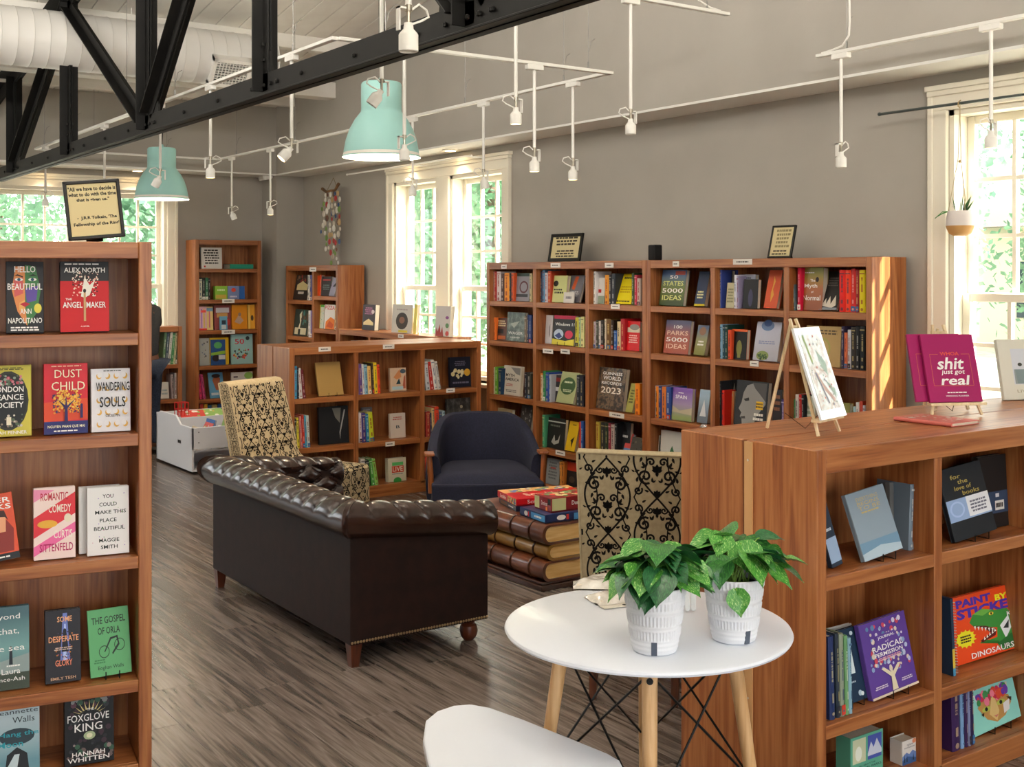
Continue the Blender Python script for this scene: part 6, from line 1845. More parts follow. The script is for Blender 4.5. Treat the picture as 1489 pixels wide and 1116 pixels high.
def fill(seed, n, cx, sx, sz0, sz1, extra=()):
    rg = random.Random(seed); L = []
    for i in range(n):
        a = rg.uniform(0, 6.283); rr = rg.uniform(.01, 1) ** .6
        dx = cx + sx * rr * math.cos(a); dy = .055 * rr * math.sin(a)
        dz = sz0 + (sz1 - sz0) * (1 - rr * .75) * rg.uniform(.55, 1)
        hd = math.degrees(math.atan2(math.sin(a) * .6, math.cos(a))) + rg.uniform(-35, 35)
        L.append((dx, dy, dz, hd, rg.uniform(-10, 38), rg.uniform(.075, .112)))
    return L + list(extra)
PA = onZ(952, 946, ZT_); PB = onZ(1067, 930, ZT_)
toC = math.atan2(-PA.y, -PA.x)
pot_plant((PA.x, PA.y, ZT_ + .0005), 'white ribbed pot of green pothos, left one nearer the camera', 5, toC - .02,
          fill(4, 46, .0, .100, .015, .125, [(-.07, -.05, .03, 200, 30, .085), (-.055, -.06, .045, 225, 20, .095), (.0, -.07, .05, 265, 35, .10), (-.02, -.07, .035, 240, 30, .10), (-.06, -.02, .075, 170, 5, .09), (-.085, 0, .03, 190, 15, .06)]))
pot_plant((PB.x, PB.y, ZT_ + .0005), 'white ribbed pot of green pothos, right one trailing to the right', 9, math.atan2(-PB.y, -PB.x) + .62,
          fill(8, 44, -.005, .100, .02, .125, [(.10, .0, .045, -5, 20, .075), (.125, -.01, .03, -20, 25, .075), (.15, .0, .045, 5, 10, .055), (-.01, -.085, -.02, 290, 65, .07), (.07, .0, .10, 20, 0, .08), (-.05, -.05, .06, 265, 60, .085), (-.03, .0, .11, 250, 30, .08)]))
# trailing pale stems between the pots
for q, (pa, col) in enumerate([(PA, 0)]):
    o = None
st = MB()
rg = random.Random(2)
for i in range(11):
    f = i / 10
    a_ = PA + Vector((CA * (-.01 + .09 * f), -SA * (-.01 + .09 * f), .165)); b_ = a_ + Vector((CA * .03, -SA * .03, .055 + .02 * rg.random()))
    st.tube([a_, (a_ + b_) / 2 + Vector((0, 0, .01)), b_], .0022, 5)
st.tube([PA + Vector((CA * .02, -SA * .02, .165)), PA + Vector((CA * .08, -SA * .08, .172)), PB + Vector((-CA * .05, SA * .05, .172)), PB + Vector((-CA * .02, SA * .02, .20))], .0026, 6)
pl_ = [o for o in COL.objects if o.name.startswith('potted_plant')][0]
o = st.build('trailing_stems', STEM, pl_, smooth=True, kind='stuff'); o.matrix_parent_inverse = pl_.matrix_basis.inverted()

# ---------------- clear packets and white plastic tongs on the table
PK = noisy('b8b0a4', 'd8d4cc', 30, .15, .9, .006, name='clear_packet_film', coat=.6)
def packet(P, rz, w, d, label, seed, m=PK, tag_=True):
    rg = random.Random(seed)
    o = thing('plastic_packet', label, 'packet', T(*P) @ RZ(rz))
    mb = MB()
    mb.grid(lambda u, v: (u * w, v * d, .004 + .022 * (1 - abs(2 * u - 1) ** 3) * (1 - abs(2 * v - 1) ** 3) + .003 * math.sin(11 * u + seed) * math.sin(9 * v)), 16, 16)
    mb.grid(lambda u, v: (u * w, (1 - v) * d, .001), 4, 4)
    mb.build('film_bag', m, o, smooth=True)
    mb = MB(); mb.box(.01, .012, .006, w * .8, .05, .014); mb.box(w * .2, .05, .006, w * .8, d * .85, .016); mb.build('contents', mat('c8bca8', .6), o, bevel=.003)
    if tag_:
        mb = MB(); mb.box(0, -.028, .001, w, .002, .003); mb.build('header_card', mat('d8d2c4', .5), o)
        mb = MB(); mb.cyl((w * .5, -.014, .0031), (w * .5, -.014, .0036), .006, n=12); mb.box(w * .72, -.018, .0031, w * .88, -.012, .0035); mb.build('hang_hole', mat('3c3a36', .6), o)
q = onZ(872, 884, ZT_)
packet((q.x, q.y, ZT_ + .001), -12, .15, .11, 'clear packet with a hang card, nearest the left pot', 1)
q = onZ(842, 862, ZT_)
packet((q.x, q.y + .03, ZT_ + .001), -38, .13, .09, 'crumpled clear packet at the edge of the white table', 2, tag_=False)
q = onZ(878, 866, ZT_)
packet((q.x + .02, q.y + .05, ZT_ + .001), 10, .14, .10, 'clear packet behind the left pot, under the leaves', 3, tag_=False)
for i in range(3):
    q = onZ(1004 + 9 * i, 900, ZT_)
    o = thing('plastic_spatula', f"white plastic paddle leaning between the two pots, {['left', 'middle', 'right'][i]} one", 'utensil', T(q.x + .02, q.y + .06, ZT_ + .004) @ RZ(-34.8) @ RX(-10))
    mb = MB(); mb.prism([(-.0075, .006), (-.004, .0), (.004, 0), (.0075, .006), (.0075, .15), (-.0075, .15)], -.003, .003, axis='y'); mb.build('paddle', mat('e6e8ea', .4), o, bevel=.002)

# ---------------- framed quotes and the small speaker on the cases
def framed(M, w, h, lines, label, font_col='241c18', fills=None, lean=12, roll=0):
    o = thing('framed_quote', label, 'picture frame', M @ RY(roll) @ RX(-lean))
    f = .011 * (w / .17)
    mb = MB(); mb.box(0, 0, 0, f, .016, h); mb.box(w - f, 0, 0, w, .016, h); mb.box(0, 0, 0, w, .016, f); mb.box(0, 0, h - f, w, .016, h)
    mb.build('frame', mat('17140f', .35), o, bevel=.002)
    mb = MB(); mb.box(f, .006, f, w - f, .012, h - f); mb.build('paper', mat('d6c89a', .7), o)
    if lines:
        art('print', o, w, h, lines, M=T(0, .006, 0))
    mb = MB(); mb.prism([(.016, h * .55), (.022, h * .55), (.016 + h * .42, .012 + math.tan(R(lean)) * .0), (.016 + h * .38, 0)], w * .35, w * .65, axis='x')
    mb.build('easel_back', mat('12110f', .6), o)
    return o
u0, _ = loc(L_, 100, 351, .10); u1, _ = loc(L_, 183, 351, .10)
fw_ = u1 - u0
framed(L_.M @ T(u0, .10, L_.h + .004), fw_, fw_ * 1.10, [('t', '"All we have to decide is', .5, .86, .84, .072, '1c1814', {'bold': .035}), ('t', 'what to do with the time', .5, .765, .84, .066, '1c1814', {'bold': .035}), ('t', 'that is given us."', .5, .665, .58, .072, '1c1814', {'bold': .035}),
       ('t', "-  J.R.R Tolkein, 'The", .54, .36, .70, .070, '1c1814', {'bold': .035}), ('t', "Fellowship of the Ring'", .52, .25, .80, .072, '1c1814', {'bold': .035})], 'black-framed quotation on the left foreground bookcase', lean=6, roll=-5.5)
u0, _ = loc(W1, 796, 380, .12); u1, _ = loc(W1, 842, 380, .12)
framed(W1.M @ T(u0, .12, W1.h + .004), u1 - u0, .215, [('lines', 4, .14, .56, .86, .9, 3, '3a3020'), ('lines', 5, .2, .14, .84, .42, 3, '3a3020')], 'black-framed quotation on the left wall bookcase', lean=10)
u0, _ = loc(W2, 1115, 371, .10); u1, _ = loc(W2, 1149, 370, .10)
framed(W2.M @ T(u0, .10, W2.h + .004), u1 - u0, .205, [('lines', 4, .2, .3, .84, .9, 5, '8a7c58'), ('lines', 5, .15, .08, .84, .26, 2, '5a5038')], 'black-framed quotation on the right wall bookcase', lean=14)
u0, _ = loc(W2, 942, 376, .12)
o = thing('tabletop_speaker', 'small black cube speaker standing on the wall bookcase', 'speaker', W2.M @ T(u0, .12, W2.h + .0005))
mb = MB(); mb.box(0, 0, 0, .072, .07, .108); mb.build('cabinet', mat('141416', .5), o, bevel=.010, seg=2)
mb = MB(); mb.box(.008, -.002, .008, .064, .001, .098); mb.build('grille', mat('1c1c1e', .8), o)

# ---------------- white book bin at the far left
bin_ = thing('book_bin', 'low white two-tier bin full of picture books', 'bin', T(3.50, 9.86, 0))
BW = mat('dcdde2', .5, name='white_board')
BWD, BDP = 1.15, .95
for x in (0, BWD - .018):
    mb = MB(); mb.prism([(0, .02), (0, .40), (.30, .40), (.42, .47), (BDP - .1, .47), (BDP, .43), (BDP, .02)], x, x + .018, axis='x'); mb.build('side_board', BW, bin_, bevel=.003)
mb = MB(); mb.box(0, 0, .21, BWD, .018, .40); mb.build('front_board', BW, bin_, bevel=.003)
mb = MB(); mb.box(.018, .05, .18, BWD - .018, BDP, .195); mb.build('shelf_board', BW, bin_)
mb = MB(); mb.box(.018, .45, .02, BWD - .018, .465, .44); mb.build('middle_board', BW, bin_)
mb = MB(); mb.box(0, BDP - .018, .02, BWD, BDP, .45); mb.build('rear_board', BW, bin_)
mb = MB(); mb.box(.018, .01, .02, BWD - .018, BDP, .035); mb.build('bottom_board', BW, bin_)
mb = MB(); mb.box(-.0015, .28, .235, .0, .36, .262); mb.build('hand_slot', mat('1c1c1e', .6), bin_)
mb = MB()
for (x, z) in ((.06, .36), (.06, .27), (.30, .36)):
    mb.cyl((x, -.002, z), (x, .001, z), .006, n=8)
mb.build('screws', mat('7a7a7c', .4, .8), bin_, kind='stuff')
rg = random.Random(44)
cols = ['d8c8b0', 'c84038', '3a6ab0', 'e0dcd0', '8ab060', 'd8a050', 'b8b0a0', '486a58', 'e0b8a8', '6a4a38']
for i in range(16):
    x = 3.56 + .065 * i; w_b = rg.uniform(.19, .25)
    M = T(x, 9.90 + rg.uniform(0, .05), .20) @ RZ(90) @ RX(-(12 + rg.uniform(-6, 10)))
    M = T(x, 10.13 + rg.uniform(0, .04), .198) @ RZ(-90) @ RX(-(14 + rg.uniform(-5, 12)))
    c_ = cols[i % len(cols)]
    put_book(M, w_b, rg.uniform(.19, .26), .012, c_, [('dots', i, 10, .1, .2, .9, .9, .08, [cols[(i + 3) % 10], cols[(i + 5) % 10]])], f"{cname(c_)} picture book, {ORD[i + 1]} from the left in the white bin's front row", group='picture books in the white bin')
for i in range(5):
    M = T(3.62 + .19 * i, 10.44, .20 + .2) @ RZ(rg.uniform(-20, 20)) @ RX(-70)
    c_ = cols[(i * 3 + 1) % 10]
    put_book(M, .22, .2, .010, c_, [('dots', i, 10, .1, .2, .9, .9, .08, [cols[(i + 4) % 10], 'e8e4dc'])], f"{cname(c_)} picture book, {ORD[i + 1]} from the left lying in the rear of the bin", group='picture books lying in the white bin')
rb = thing('wire_basket', 'small red wire basket standing in the white bin', 'basket', T(3.60, 10.52, .43))
mb = MB()
for z in (0, .06, .12):
    mb.tube([(0, 0, z), (.10, 0, z), (.10, .08, z), (0, .08, z), (0, 0, z)], .004, 5)
for x in (0, .033, .066, .10):
    mb.tube([(x, 0, 0), (x, 0, .12)], .004, 5); mb.tube([(x, .08, 0), (x, .08, .12)], .004, 5)
mb.build('wire_mesh', mat('c82420', .4), rb)

# ---------------- hanging of shells and beads
wc = thing('beaded_hanging', 'hanging of shells, discs and beads on strings by the corner', 'wall hanging', T(5.50, 11.25, 0))
ztop = 1.72 + (400 - 272) / 1706 * 5.5 / (SA + (469 - CX) / FP * CA)
mb = MB()
mb.tube([(0, .22, ztop - .02), (0, .12, ztop - .06), (0, .02, ztop - .05), (0, -.08, ztop - .055), (0, -.17, ztop + .01)], lambda t: .018 - .006 * math.sin(t * 3), 8)
mb.build('driftwood', noisy('5a4028', '86623c', 14, .8, .4, .004, name='driftwood'), wc, smooth=True)
mb = MB(); mb.tube([(0, -.12, ztop - .02), (0, -.05, ztop + .08), (0, .1, ztop - .04)], .003, 5); mb.build('cord', mat('8a7a5c', .8), wc)
rg = random.Random(8)
MC = [mat('f0ece4', .3), mat('e8e4dc', .3), mat('f0ece4', .3), mat('e4ddd0', .3), mat('d8cfc0', .35), mat('b83c3c', .3), mat('7a9a50', .4), mat('3c5a8a', .3), mat('c8a878', .4), mat('6a4a3c', .5)]
for k in range(6):
    y = .20 - .075 * k; L_k = [.42, .56, .60, .74, .70, .52][k] * 1.1
    mb = MB(); mb.cyl((0, y, ztop - .05), (0, y, ztop - .05 - L_k), .0015, n=4); mb.build('string', mat('b8a888', .8), wc)
    z = ztop - .09
    while z > ztop - .05 - L_k:
        r = rg.uniform(.020, .040)
        mb = MB(); mb.ball((rg.uniform(-.02, .02), y + rg.uniform(-.02, .02), z), r, 8, sc=(.25, 1, .95))
        mb.build('shell_disc', rg.choice(MC), wc, smooth=True)
        z -= r * 1.6 + rg.uniform(.004, .02)

# ---------------- hanging planter at the right window
hp = onX(1396, 310, 5.44)
zr = onX(1388, 153, 5.45).z
pt = thing('hanging_planter', 'white and tan hanging planter with spiky green leaves', 'planter', T(hp.x, hp.y, 0))
zb = onX(1396, 343, 5.44).z
mb = MB(); mb.lathe([(.001, 0), (.035, .0), (.055, .012), (.068, .04), (.0715, .052)], 28, (0, 0, zb)); mb.build('tan_base', mat('c89a60', .6), pt, smooth=True)
mb = MB(); mb.lathe([(.0715, .052), (.070, .09), (.063, .125), (.059, .13), (.056, .12), (.001, .115)], 28, (0, 0, zb)); mb.build('white_rim', mat('d8d0cc', .6), pt, smooth=True)
mb = MB()
for a in (0, 2.09, 4.19):
    mb.tube([(.059 * math.cos(a), .059 * math.sin(a), zb + .125), (.01 * math.cos(a), .01 * math.sin(a), zb + .40), (0, 0, zr)], .0022, 5)
mb.build('cord', mat('c8b898', .8), pt)
mb = MB(); mb.tube([(0, -.004, zr + .02), (0, .01, zr + .012), (0, .012, zr - .01), (0, 0, zr - .02)], .003, 6); mb.ball((0, 0, zb + .39), .009, 8); mb.build('hook', mat('b8a070', .4, .5), pt)
SN = noisy('2c6a34', '5a9a4c', 30, .5, 0, 0, name='spiky_leaf')
rg = random.Random(6)
for i in range(11):
    a = rg.uniform(0, 6.28); t_ = rg.uniform(.25, .8); l = rg.uniform(.07, .12)
    d = Vector((math.cos(a) * t_, math.sin(a) * t_, 1)).normalized(); s = d.orthogonal().normalized() * .013
    p = Vector((.02 * math.cos(a), .02 * math.sin(a), zb + .11))
    mb = MB(); mb.add([p - s, p + s, p + d * l * .5 + s * 1.3, p + d * l * .5 - s * 1.3, p + d * l], [(0, 1, 2, 3), (3, 2, 4)]); mb.build('leaf', SN, pt)
for i in range(3):
    mb = MB(); s = 1 if i == 2 else -1
    mb.tube([(0, 0, zb + .12), (-.02, .05 + .02 * i, zb + .13), (-.03, .10 + .015 * i, zb + .115 - .01 * i)], .0025, 5); mb.build('tendril', SN, pt)

# ---------------- customer at the far left shelves
SKIN = noisy('6a4430', '7a5038', 40, .55, .05, .001, name='skin')
SHIRT = noisy('1e2022', '282a2c', 60, .9, .2, .001, name='charcoal_shirt')
JEANS = noisy('1c2434', '2a3448', 80, .9, .2, .001, name='dark_trousers')
HAIR = noisy('3a2c1c', '584630', 90, .8, .5, .003, name='hair')
def skin_mesh(name, nodes, edges, mat_, parent, sub=1):
    """nodes: {key: (x, y, z, r)}; first key is the root"""
    keys = list(nodes)
    me = bpy.data.meshes.new(name)
    me.from_pydata([nodes[k][:3] for k in keys], [(keys.index(a), keys.index(b)) for a, b in edges], [])
    o = bpy.data.objects.new(name, me); COL.objects.link(o)
    m = o.modifiers.new('s', 'SKIN')
    for i, k in enumerate(keys):
        r = nodes[k][3]
        sv = me.skin_vertices[0].data[i]
        sv.radius = r if isinstance(r, tuple) else (r, r)
        sv.use_root = i == 0
    s = o.modifiers.new('d', 'SUBSURF'); s.levels = sub; s.render_levels = sub
    bpy.context.view_layer.update()
    dg = bpy.context.evaluated_depsgraph_get()
    m2 = bpy.data.meshes.new_from_object(o.evaluated_get(dg))
    bpy.data.objects.remove(o)
    m2.name = name
    m2.materials.clear(); m2.materials.append(mat_)
    m2.polygons.foreach_set('use_smooth', [True] * len(m2.polygons))
    return link(name, m2, parent)
# local: faces +y (towards the shelves), leaning forward, arms reaching down to a white bag
pc = onD(211, 500, 11.2)
ps = thing('person', 'person in a charcoal shirt half hidden behind the left foreground bookcase', 'person', T(pc.x, pc.y, 0) @ RZ(12))
Nn = {'pelvis': (0, 0, .90, (.15, .11)), 'waist': (0, .02, 1.04, (.13, .10)), 'chest': (0, .08, 1.24, (.16, .11)), 'sh': (0, .12, 1.38, (.13, .09)), 'neck': (0, .16, 1.47, .055), 'jaw': (0, .21, 1.53, .065), 'head': (0, .21, 1.62, (.078, .09)), 'crown': (0, .20, 1.70, .055)}
E1 = [('pelvis', 'waist'), ('waist', 'chest'), ('chest', 'sh'), ('sh', 'neck'), ('neck', 'jaw'), ('jaw', 'head'), ('head', 'crown')]
for s, q in ((-1, 'l'), (1, 'r')):
    Nn.update({q + 'hip': (s * .09, 0, .84, .085), q + 'knee': (s * .10, .03, .48, .058), q + 'ank': (s * .10, -.01, .09, .040), q + 'toe': (s * .11, .13, .035, .036),
               q + 'sho': (s * .17, .12, 1.37, .055), q + 'elb': (s * .205, .16, 1.10, .041), q + 'wri': (s * .18, .30, .90, .029), q + 'palm': (s * .17, .35, .85, (.036, .018))})
    E1 += [('pelvis', q + 'hip'), (q + 'hip', q + 'knee'), (q + 'knee', q + 'ank'), (q + 'ank', q + 'toe'), ('sh', q + 'sho'), (q + 'sho', q + 'elb'), (q + 'elb', q + 'wri'), (q + 'wri', q + 'palm')]
    for f, (dx, ln) in enumerate(((-.027, .060), (-.010, .072), (.008, .068), (.025, .055))):
        k = f'{q}f{f}'
        Nn[k + 'a'] = (s * .17 + dx, .372, .818, .009); Nn[k + 'b'] = (s * .17 + dx * 1.1, .378, .818 - ln * .55, .008); Nn[k + 'c'] = (s * .17 + dx * 1.1, .366, .818 - ln, .007)
        E1 += [(q + 'palm', k + 'a'), (k + 'a', k + 'b'), (k + 'b', k + 'c')]
    Nn[q + 'ta'] = (s * (.17 - .036), .36, .84, .010); Nn[q + 'tb'] = (s * (.17 - .048), .378, .815, .008)
    E1 += [(q + 'palm', q + 'ta'), (q + 'ta', q + 'tb')]
skin_mesh('body', Nn, E1, SKIN, ps, 2)
G = lambda k, e=.016: (*Nn[k][:3], tuple(v + e for v in (Nn[k][3] if isinstance(Nn[k][3], tuple) else (Nn[k][3],) * 2)))
sh = {k: G(k) for k in ('chest', 'pelvis', 'waist', 'sh')}; sh['nk'] = (0, .145, 1.435, .068)
es = [('chest', 'waist'), ('waist', 'pelvis'), ('chest', 'sh'), ('sh', 'nk')]
for s, q in ((-1, 'l'), (1, 'r')):
    sh[q + 'sho'] = G(q + 'sho'); sh[q + 'm'] = (s * .198, .142, 1.20, .062); es += [('sh', q + 'sho'), (q + 'sho', q + 'm')]
skin_mesh('shirt', sh, es, SHIRT, ps, 2)
tr2 = {'pelvis': (0, 0, .91, (.162, .122))}; et = []
for q in 'lr':
    for k in ('hip', 'knee', 'ank'):
        tr2[q + k] = G(q + k, .014)
    et += [('pelvis', q + 'hip'), (q + 'hip', q + 'knee'), (q + 'knee', q + 'ank')]
skin_mesh('trousers', tr2, et, JEANS, ps, 2)
mb = MB(); mb.ball((0, .185, 1.645), .105, 16, sc=(.92, 1.0, 1.0)); mb.build('hair', HAIR, ps, smooth=True)
for s, q in ((-1, 'l'), (1, 'r')):
    mb = MB(); mb.ball((s * .105, .06, .045), .05, 12, sc=(1.05, 2.4, 1.0)); mb.build('shoe', mat('2a2622', .5), ps, smooth=True)
mb = MB()
mb.ball((-.032, .292, 1.625), .013, 8); mb.ball((.032, .292, 1.625), .013, 8); mb.build('eyes', mat('e8e4dc', .3), ps, smooth=True)
mb = MB(); mb.ball((0, .305, 1.59), .017, 8, sc=(.8, 1.1, 1.4)); mb.ball((0, .285, 1.548), .02, 8, sc=(1.3, .5, .35)); mb.ball((-.082, .21, 1.60), .022, 8, sc=(.4, .8, 1.2)); mb.ball((.082, .21, 1.60), .022, 8, sc=(.4, .8, 1.2)); mb.build('face_features', SKIN, ps, smooth=True)
hb = ps.matrix_basis @ Vector((.0, .40, .74))
o = thing('paper_bundle', 'crumpled white bag in the hands of the person', 'bag', T(*hb) @ RZ(12))
mb = MB(); mb.grid(lambda u, v: ((u - .5) * .34, .05 * math.sin(math.pi * u) * math.sin(math.pi * v) + .012 * math.sin(17 * u + 5 * v), (v - .5) * .16 + .01 * math.sin(23 * u)), 22, 12)
mb.grid(lambda u, v: ((.5 - u) * .34, -.05 * math.sin(math.pi * u) * math.sin(math.pi * v) + .012 * math.sin(13 * u + 7 * v), (v - .5) * .16 + .01 * math.sin(23 * (1 - u))), 22, 12)
mb.build('bag_film', mat('d8d8d4', .4), o, smooth=True)
# ================================================================ GIFT COUNTER
HK = 1.184
FILM = mat('a8b4c0', .12, coat=.8)
def kface(bay, row, *a, **k):
    return face(K_, bay, row, *a, **k)
# top row, left bay
spM = lambda x, d, z, ln=0, rz=0: K_.M @ T(x, d, z) @ RZ(rz) @ RY(ln)
kz = [.79, .335, .08]
face(K_, 0, 0, 1211, 1226, 702, '24303f', [('r', 0, .05, 1, .35, '8ea4c0'), ('lines', 3, .2, .42, .8, .48, 1, 'b8c4d0')], 'slim navy journal leaning at the left of the top shelf', lean=10, roll=-11, d=.06, t=.02)
face(K_, 0, 0, 1258, 1313, 712, '8898a4', [('r', 0, .08, 1, .26, '6d8fa8'), ('p', [(0, .1), (.5, .16), (1, .1), (1, 0), (0, 0)], 'a8bcc8')] + [('t', s, .5, y, .56, .055, 'c0a868', {'bold': 0}) for s, y in (('EVERYTHING', .88), ('BEGINS', .81), ('TO BE', .74))] + [('lines', 3, .25, .66, .75, .70, 1, 'c0a868')],
     'grey-blue wrapped journal with gold lettering on a wire stand', lean=17, roll=-6, d=.05, t=.018, stand=True)
face(K_, 0, 0, 1296, 1334, 698, '5f605f', [('r', 0, .15, 1, .32, '4c5c6c'), ('r', .6, .42, .85, .47, 'c8c8c4')], 'dark grey wrapped journal behind the grey-blue one', lean=3, roll=2, d=.14, t=.02)
for i, (x0, x1) in enumerate([(1326, 1332), (1333, 1337), (1338, 1343)]):
    u0, _ = loc(K_, x0 - 4, 800, .08); u1, _ = loc(K_, x1 - 4, 800, .08)
    spine_book(K_.M @ T(u0, .08, kz[0] + .001) @ RY(3), u1 - u0 - .001, .222, .14, ['6a7a88', '9aa4ac', '7a8ca4'][i], f"wrapped journal spine, {ORD[i + 1]} from left beside the dark grey journal", 'wrapped journals on the gift shelf', 300 + i)
# top row, second bay
face(K_, 1, 0, 1390, 1450, 677, '1d2228', [('r', 0, .26, 1, .56, '8ea6cc'), ('c', .22, .42, .17, .11, 'a4bade'), ('c', .22, .42, .13, .085, '8ea6cc'), ('r', .46, .28, 1, .56, 'dfe0e4'), ('t', 'for', .34, .86, .24, .06, 'b8a458', {'bold': .01}), ('t', 'the', .48, .78, .24, .06, 'b8a458', {'bold': .01}),
     ('t', 'love of', .46, .70, .40, .06, 'b8a458', {'bold': .01}), ('t', 'books', .62, .62, .40, .06, 'b8a458', {'bold': .01}), ('lines', 3, .52, .32, .94, .5, 4, '6a6a78')],
     'black gift book with gold script and a blue band', lean=14, roll=-4, d=.05, t=.02, stand=True)
face(K_, 1, 0, 1428, 1487, 660, '1b1b1c', [('r', 0, .20, 1, .50, '31425c'), ('r', .55, .42, .68, .47, 'c8c8cc'), ('r', .52, .24, .85, .37, 'd0d0cc'), ('lines', 3, .54, .25, .83, .36, 1, '1b1b1c')], 'large black wrapped book with a navy band and barcode', lean=3, d=.12, t=.03)
u0, _ = loc(K_, 1487, 760, .10)
spine_book(K_.M @ T(u0, .10, kz[0] + .001), .014, .25, .16, '8a8a88', 'speckled grey wrapped book at the right end, top gift shelf', None, 310)
# middle row, left bay
face(K_, 0, 1, 1213, 1245, 908, 'e4e4e4', [], 'white pad behind the navy planner', lean=5, d=.15, t=.012)
face(K_, 0, 1, 1215, 1266, 914, '1d3248', [('r', .05, .38, .72, .76, 'ccd8d8'), ('t', 'WEEK', .50, .69, .34, .06, '24384c'), ('lines', 3, .2, .43, .64, .63, 2, '24384c'), ('lines', 2, .45, .25, .72, .29, 1, 'a8b4c0'), ('c', .80, .92, .045, .03, 'b8c4cc'), ('c', .74, .10, .05, .04, 'a8bcc8'), ('c', .80, .085, .04, .03, 'd8e0e0')],
     'navy planner with a pale label and white script', lean=13, roll=-2, d=.07, t=.02, stand=True)
tr_dots = [('dots', 9, 90, .14, .45, .86, .94, .035, ['c8485c', 'b8c0dc', '8aa0c8', 'd8c8b8', '5c84a8', 'd8d0e0']), ('dots', 19, 50, .08, .30, .92, .70, .035, ['c8485c', 'b8c0dc', '8aa0c8', 'd8c8b8'])]
face(K_, 0, 1, 1269, 1335, 897, '5b3f90', tr_dots + [('p', [(.24, .48), (.76, .48), (.8, .62), (.7, .80), (.3, .80), (.2, .62)], '5b3f90'), ('p', [(.44, .04), (.56, .04), (.53, .22), (.70, .36), (.64, .37), (.51, .28), (.49, .37), (.47, .28), (.34, .37), (.28, .36), (.46, .22)], 'd8ccb0'),
     ('r', 0, 0, 1, .03, 'd8c8b0'), ('t', 'JOURNAL', .5, .755, .36, .045, wh), ('t', 'of', .5, .695, .08, .03, 'c8b8d8'), ('t', 'RADICAL', .5, .63, .66, .075, wh), ('t', 'PERMISSION', .5, .545, .60, .055, wh), ('lines', 3, .25, .46, .78, .505, 2, 'e0a0a8'), ('lines', 5, .08, .11, .38, .16, 2, 'd8ccdc'), ('lines', 6, .64, .11, .92, .16, 2, 'd8ccdc')],
     'purple journal with a flowering tree on its cover', lean=11, roll=-3.5, d=.05, t=.02, stand=True)
for i, (x0, x1, c_, h_) in enumerate([(1208, 1216, '24325c', .26), (1218, 1223, '2a3440', .265), (1224, 1230, '8a9480', .26), (1231, 1236, '6a9a68', .25), (1236.5, 1241, '8ab0c0', .24)]):
    u0, _ = loc(K_, x0, 1050, .025); u1, _ = loc(K_, x1, 1050, .025)
    u0 = max(u0, .045)
    spine_book(K_.M @ T(u0, .025, kz[1] + .001) @ RY(-2), max(.008, u1 - u0 - .001), h_, .12, c_, f"{cname(c_)} wrapped notebook, {ORD[i + 1]} from left, middle gift shelf", 'wrapped notebooks on the gift shelf', 320 + i)
# middle row, second bay
u0, _ = loc(K_, 1386, 950, .05)
sb = thing('spiral_book', 'spiral-bound book edge beside the orange sticker book', 'book', K_.M @ T(u0 + .002, .05, kz[1] + .001) @ RY(-4))
mb = MB(); mb.box(0, 0, 0, .014, .10, .27); mb.build('cover', mat('24364c', .5), sb)
art('cover_print', sb, .014, .27, [('r', 0, .1, 1, .35, 'd0b040'), ('r', 0, .0, 1, .1, '4a90b8')])
for i in range(26):
    mb = MB(); z = .01 + i * .0098
    mb.tube([(.014 + .004 * math.cos(a) + .003, -.002 + .004 * math.sin(a), z) for a in [k * 1.047 for k in range(7)]], .0009, 4); mb.build('coil', mat('d0d0d0', .3, .6), sb)
DIN = [('p', [(.24, .66), (.30, .78), (.44, .84), (.62, .76), (.80, .74), (.86, .60), (1, .42), (1, .05), (.66, .05), (.56, .25), (.40, .33), (.34, .28), (.60, .30), (.62, .46), (.46, .52), (.30, .56)], '3c8a3c'),
       ('p', [(.27, .60), (.46, .54), (.60, .44), (.58, .34), (.38, .28), (.36, .32), (.52, .40), (.44, .50)], '5a1c18'), ('p', [(.30, .78), (.44, .84), (.58, .78), (.44, .72)], '6ab048'), ('c', .56, .72, .035, .025, 'e8d040'), ('c', .56, .72, .012, .02, '101010'),
       ('p', [(.66, .48), (.80, .62), (.82, .40), (.72, .24)], 'e4e8e8'), ('p', [(.70, .42), (.80, .54), (.78, .40)], '303838'), ('p', [(.60, .20), (.80, .30), (1, .28), (1, .08), (.7, .08)], '2c6a34')]
for i in range(6):
    x = .29 + .048 * i; y = .585 - .022 * i
    DIN.append(('p', [(x, y), (x + .03, y - .005), (x + .012, y - .07)], 'f0f0e8'))
for i in range(5):
    x = .40 + .04 * i; y = .315 + .022 * i
    DIN.append(('p', [(x, y), (x + .03, y + .01), (x + .012, y + .06)], 'f0f0e8'))
DIN = [(it[0], [(x, y * .90 - .02) for x, y in it[1]], it[2]) if it[0] == 'p' else (it[0], it[1], it[2] * .90 - .02, *it[3:]) for it in DIN]
face(K_, 1, 1, 1393, 1492, 856, 'e34a1c', [('t', 'PAINT', .34, .885, .50, .12, '4a2fa0', {'bold': .05}), ('t', 'BY', .74, .84, .18, .11, 'e8dc28', {'bold': .04}), ('t', 'STICKER', .53, .725, .90, .15, '4a2fa0', {'bold': .05})] + DIN +
     [('t', 'KIDS', .90, .56, .24, .075, wh), ('c', .15, .36, .125, .115, 'e8dc28')] + [('p', [(.15 + .12 * math.cos(a), .36 + .11 * math.sin(a)), (.15 + .150 * math.cos(a + .15), .36 + .14 * math.sin(a + .15)), (.15 + .12 * math.cos(a + .3), .36 + .11 * math.sin(a + .3))], 'e8dc28') for a in [k * .4488 for k in range(14)]] +
     [('lines', 3, .07, .30, .23, .42, 3, '3a3420'), ('t', 'DINOSAURS', .50, .085, .62, .085, wh)], 'orange sticker book with a green dinosaur', lean=10, d=.10, t=.02, clampw=False)
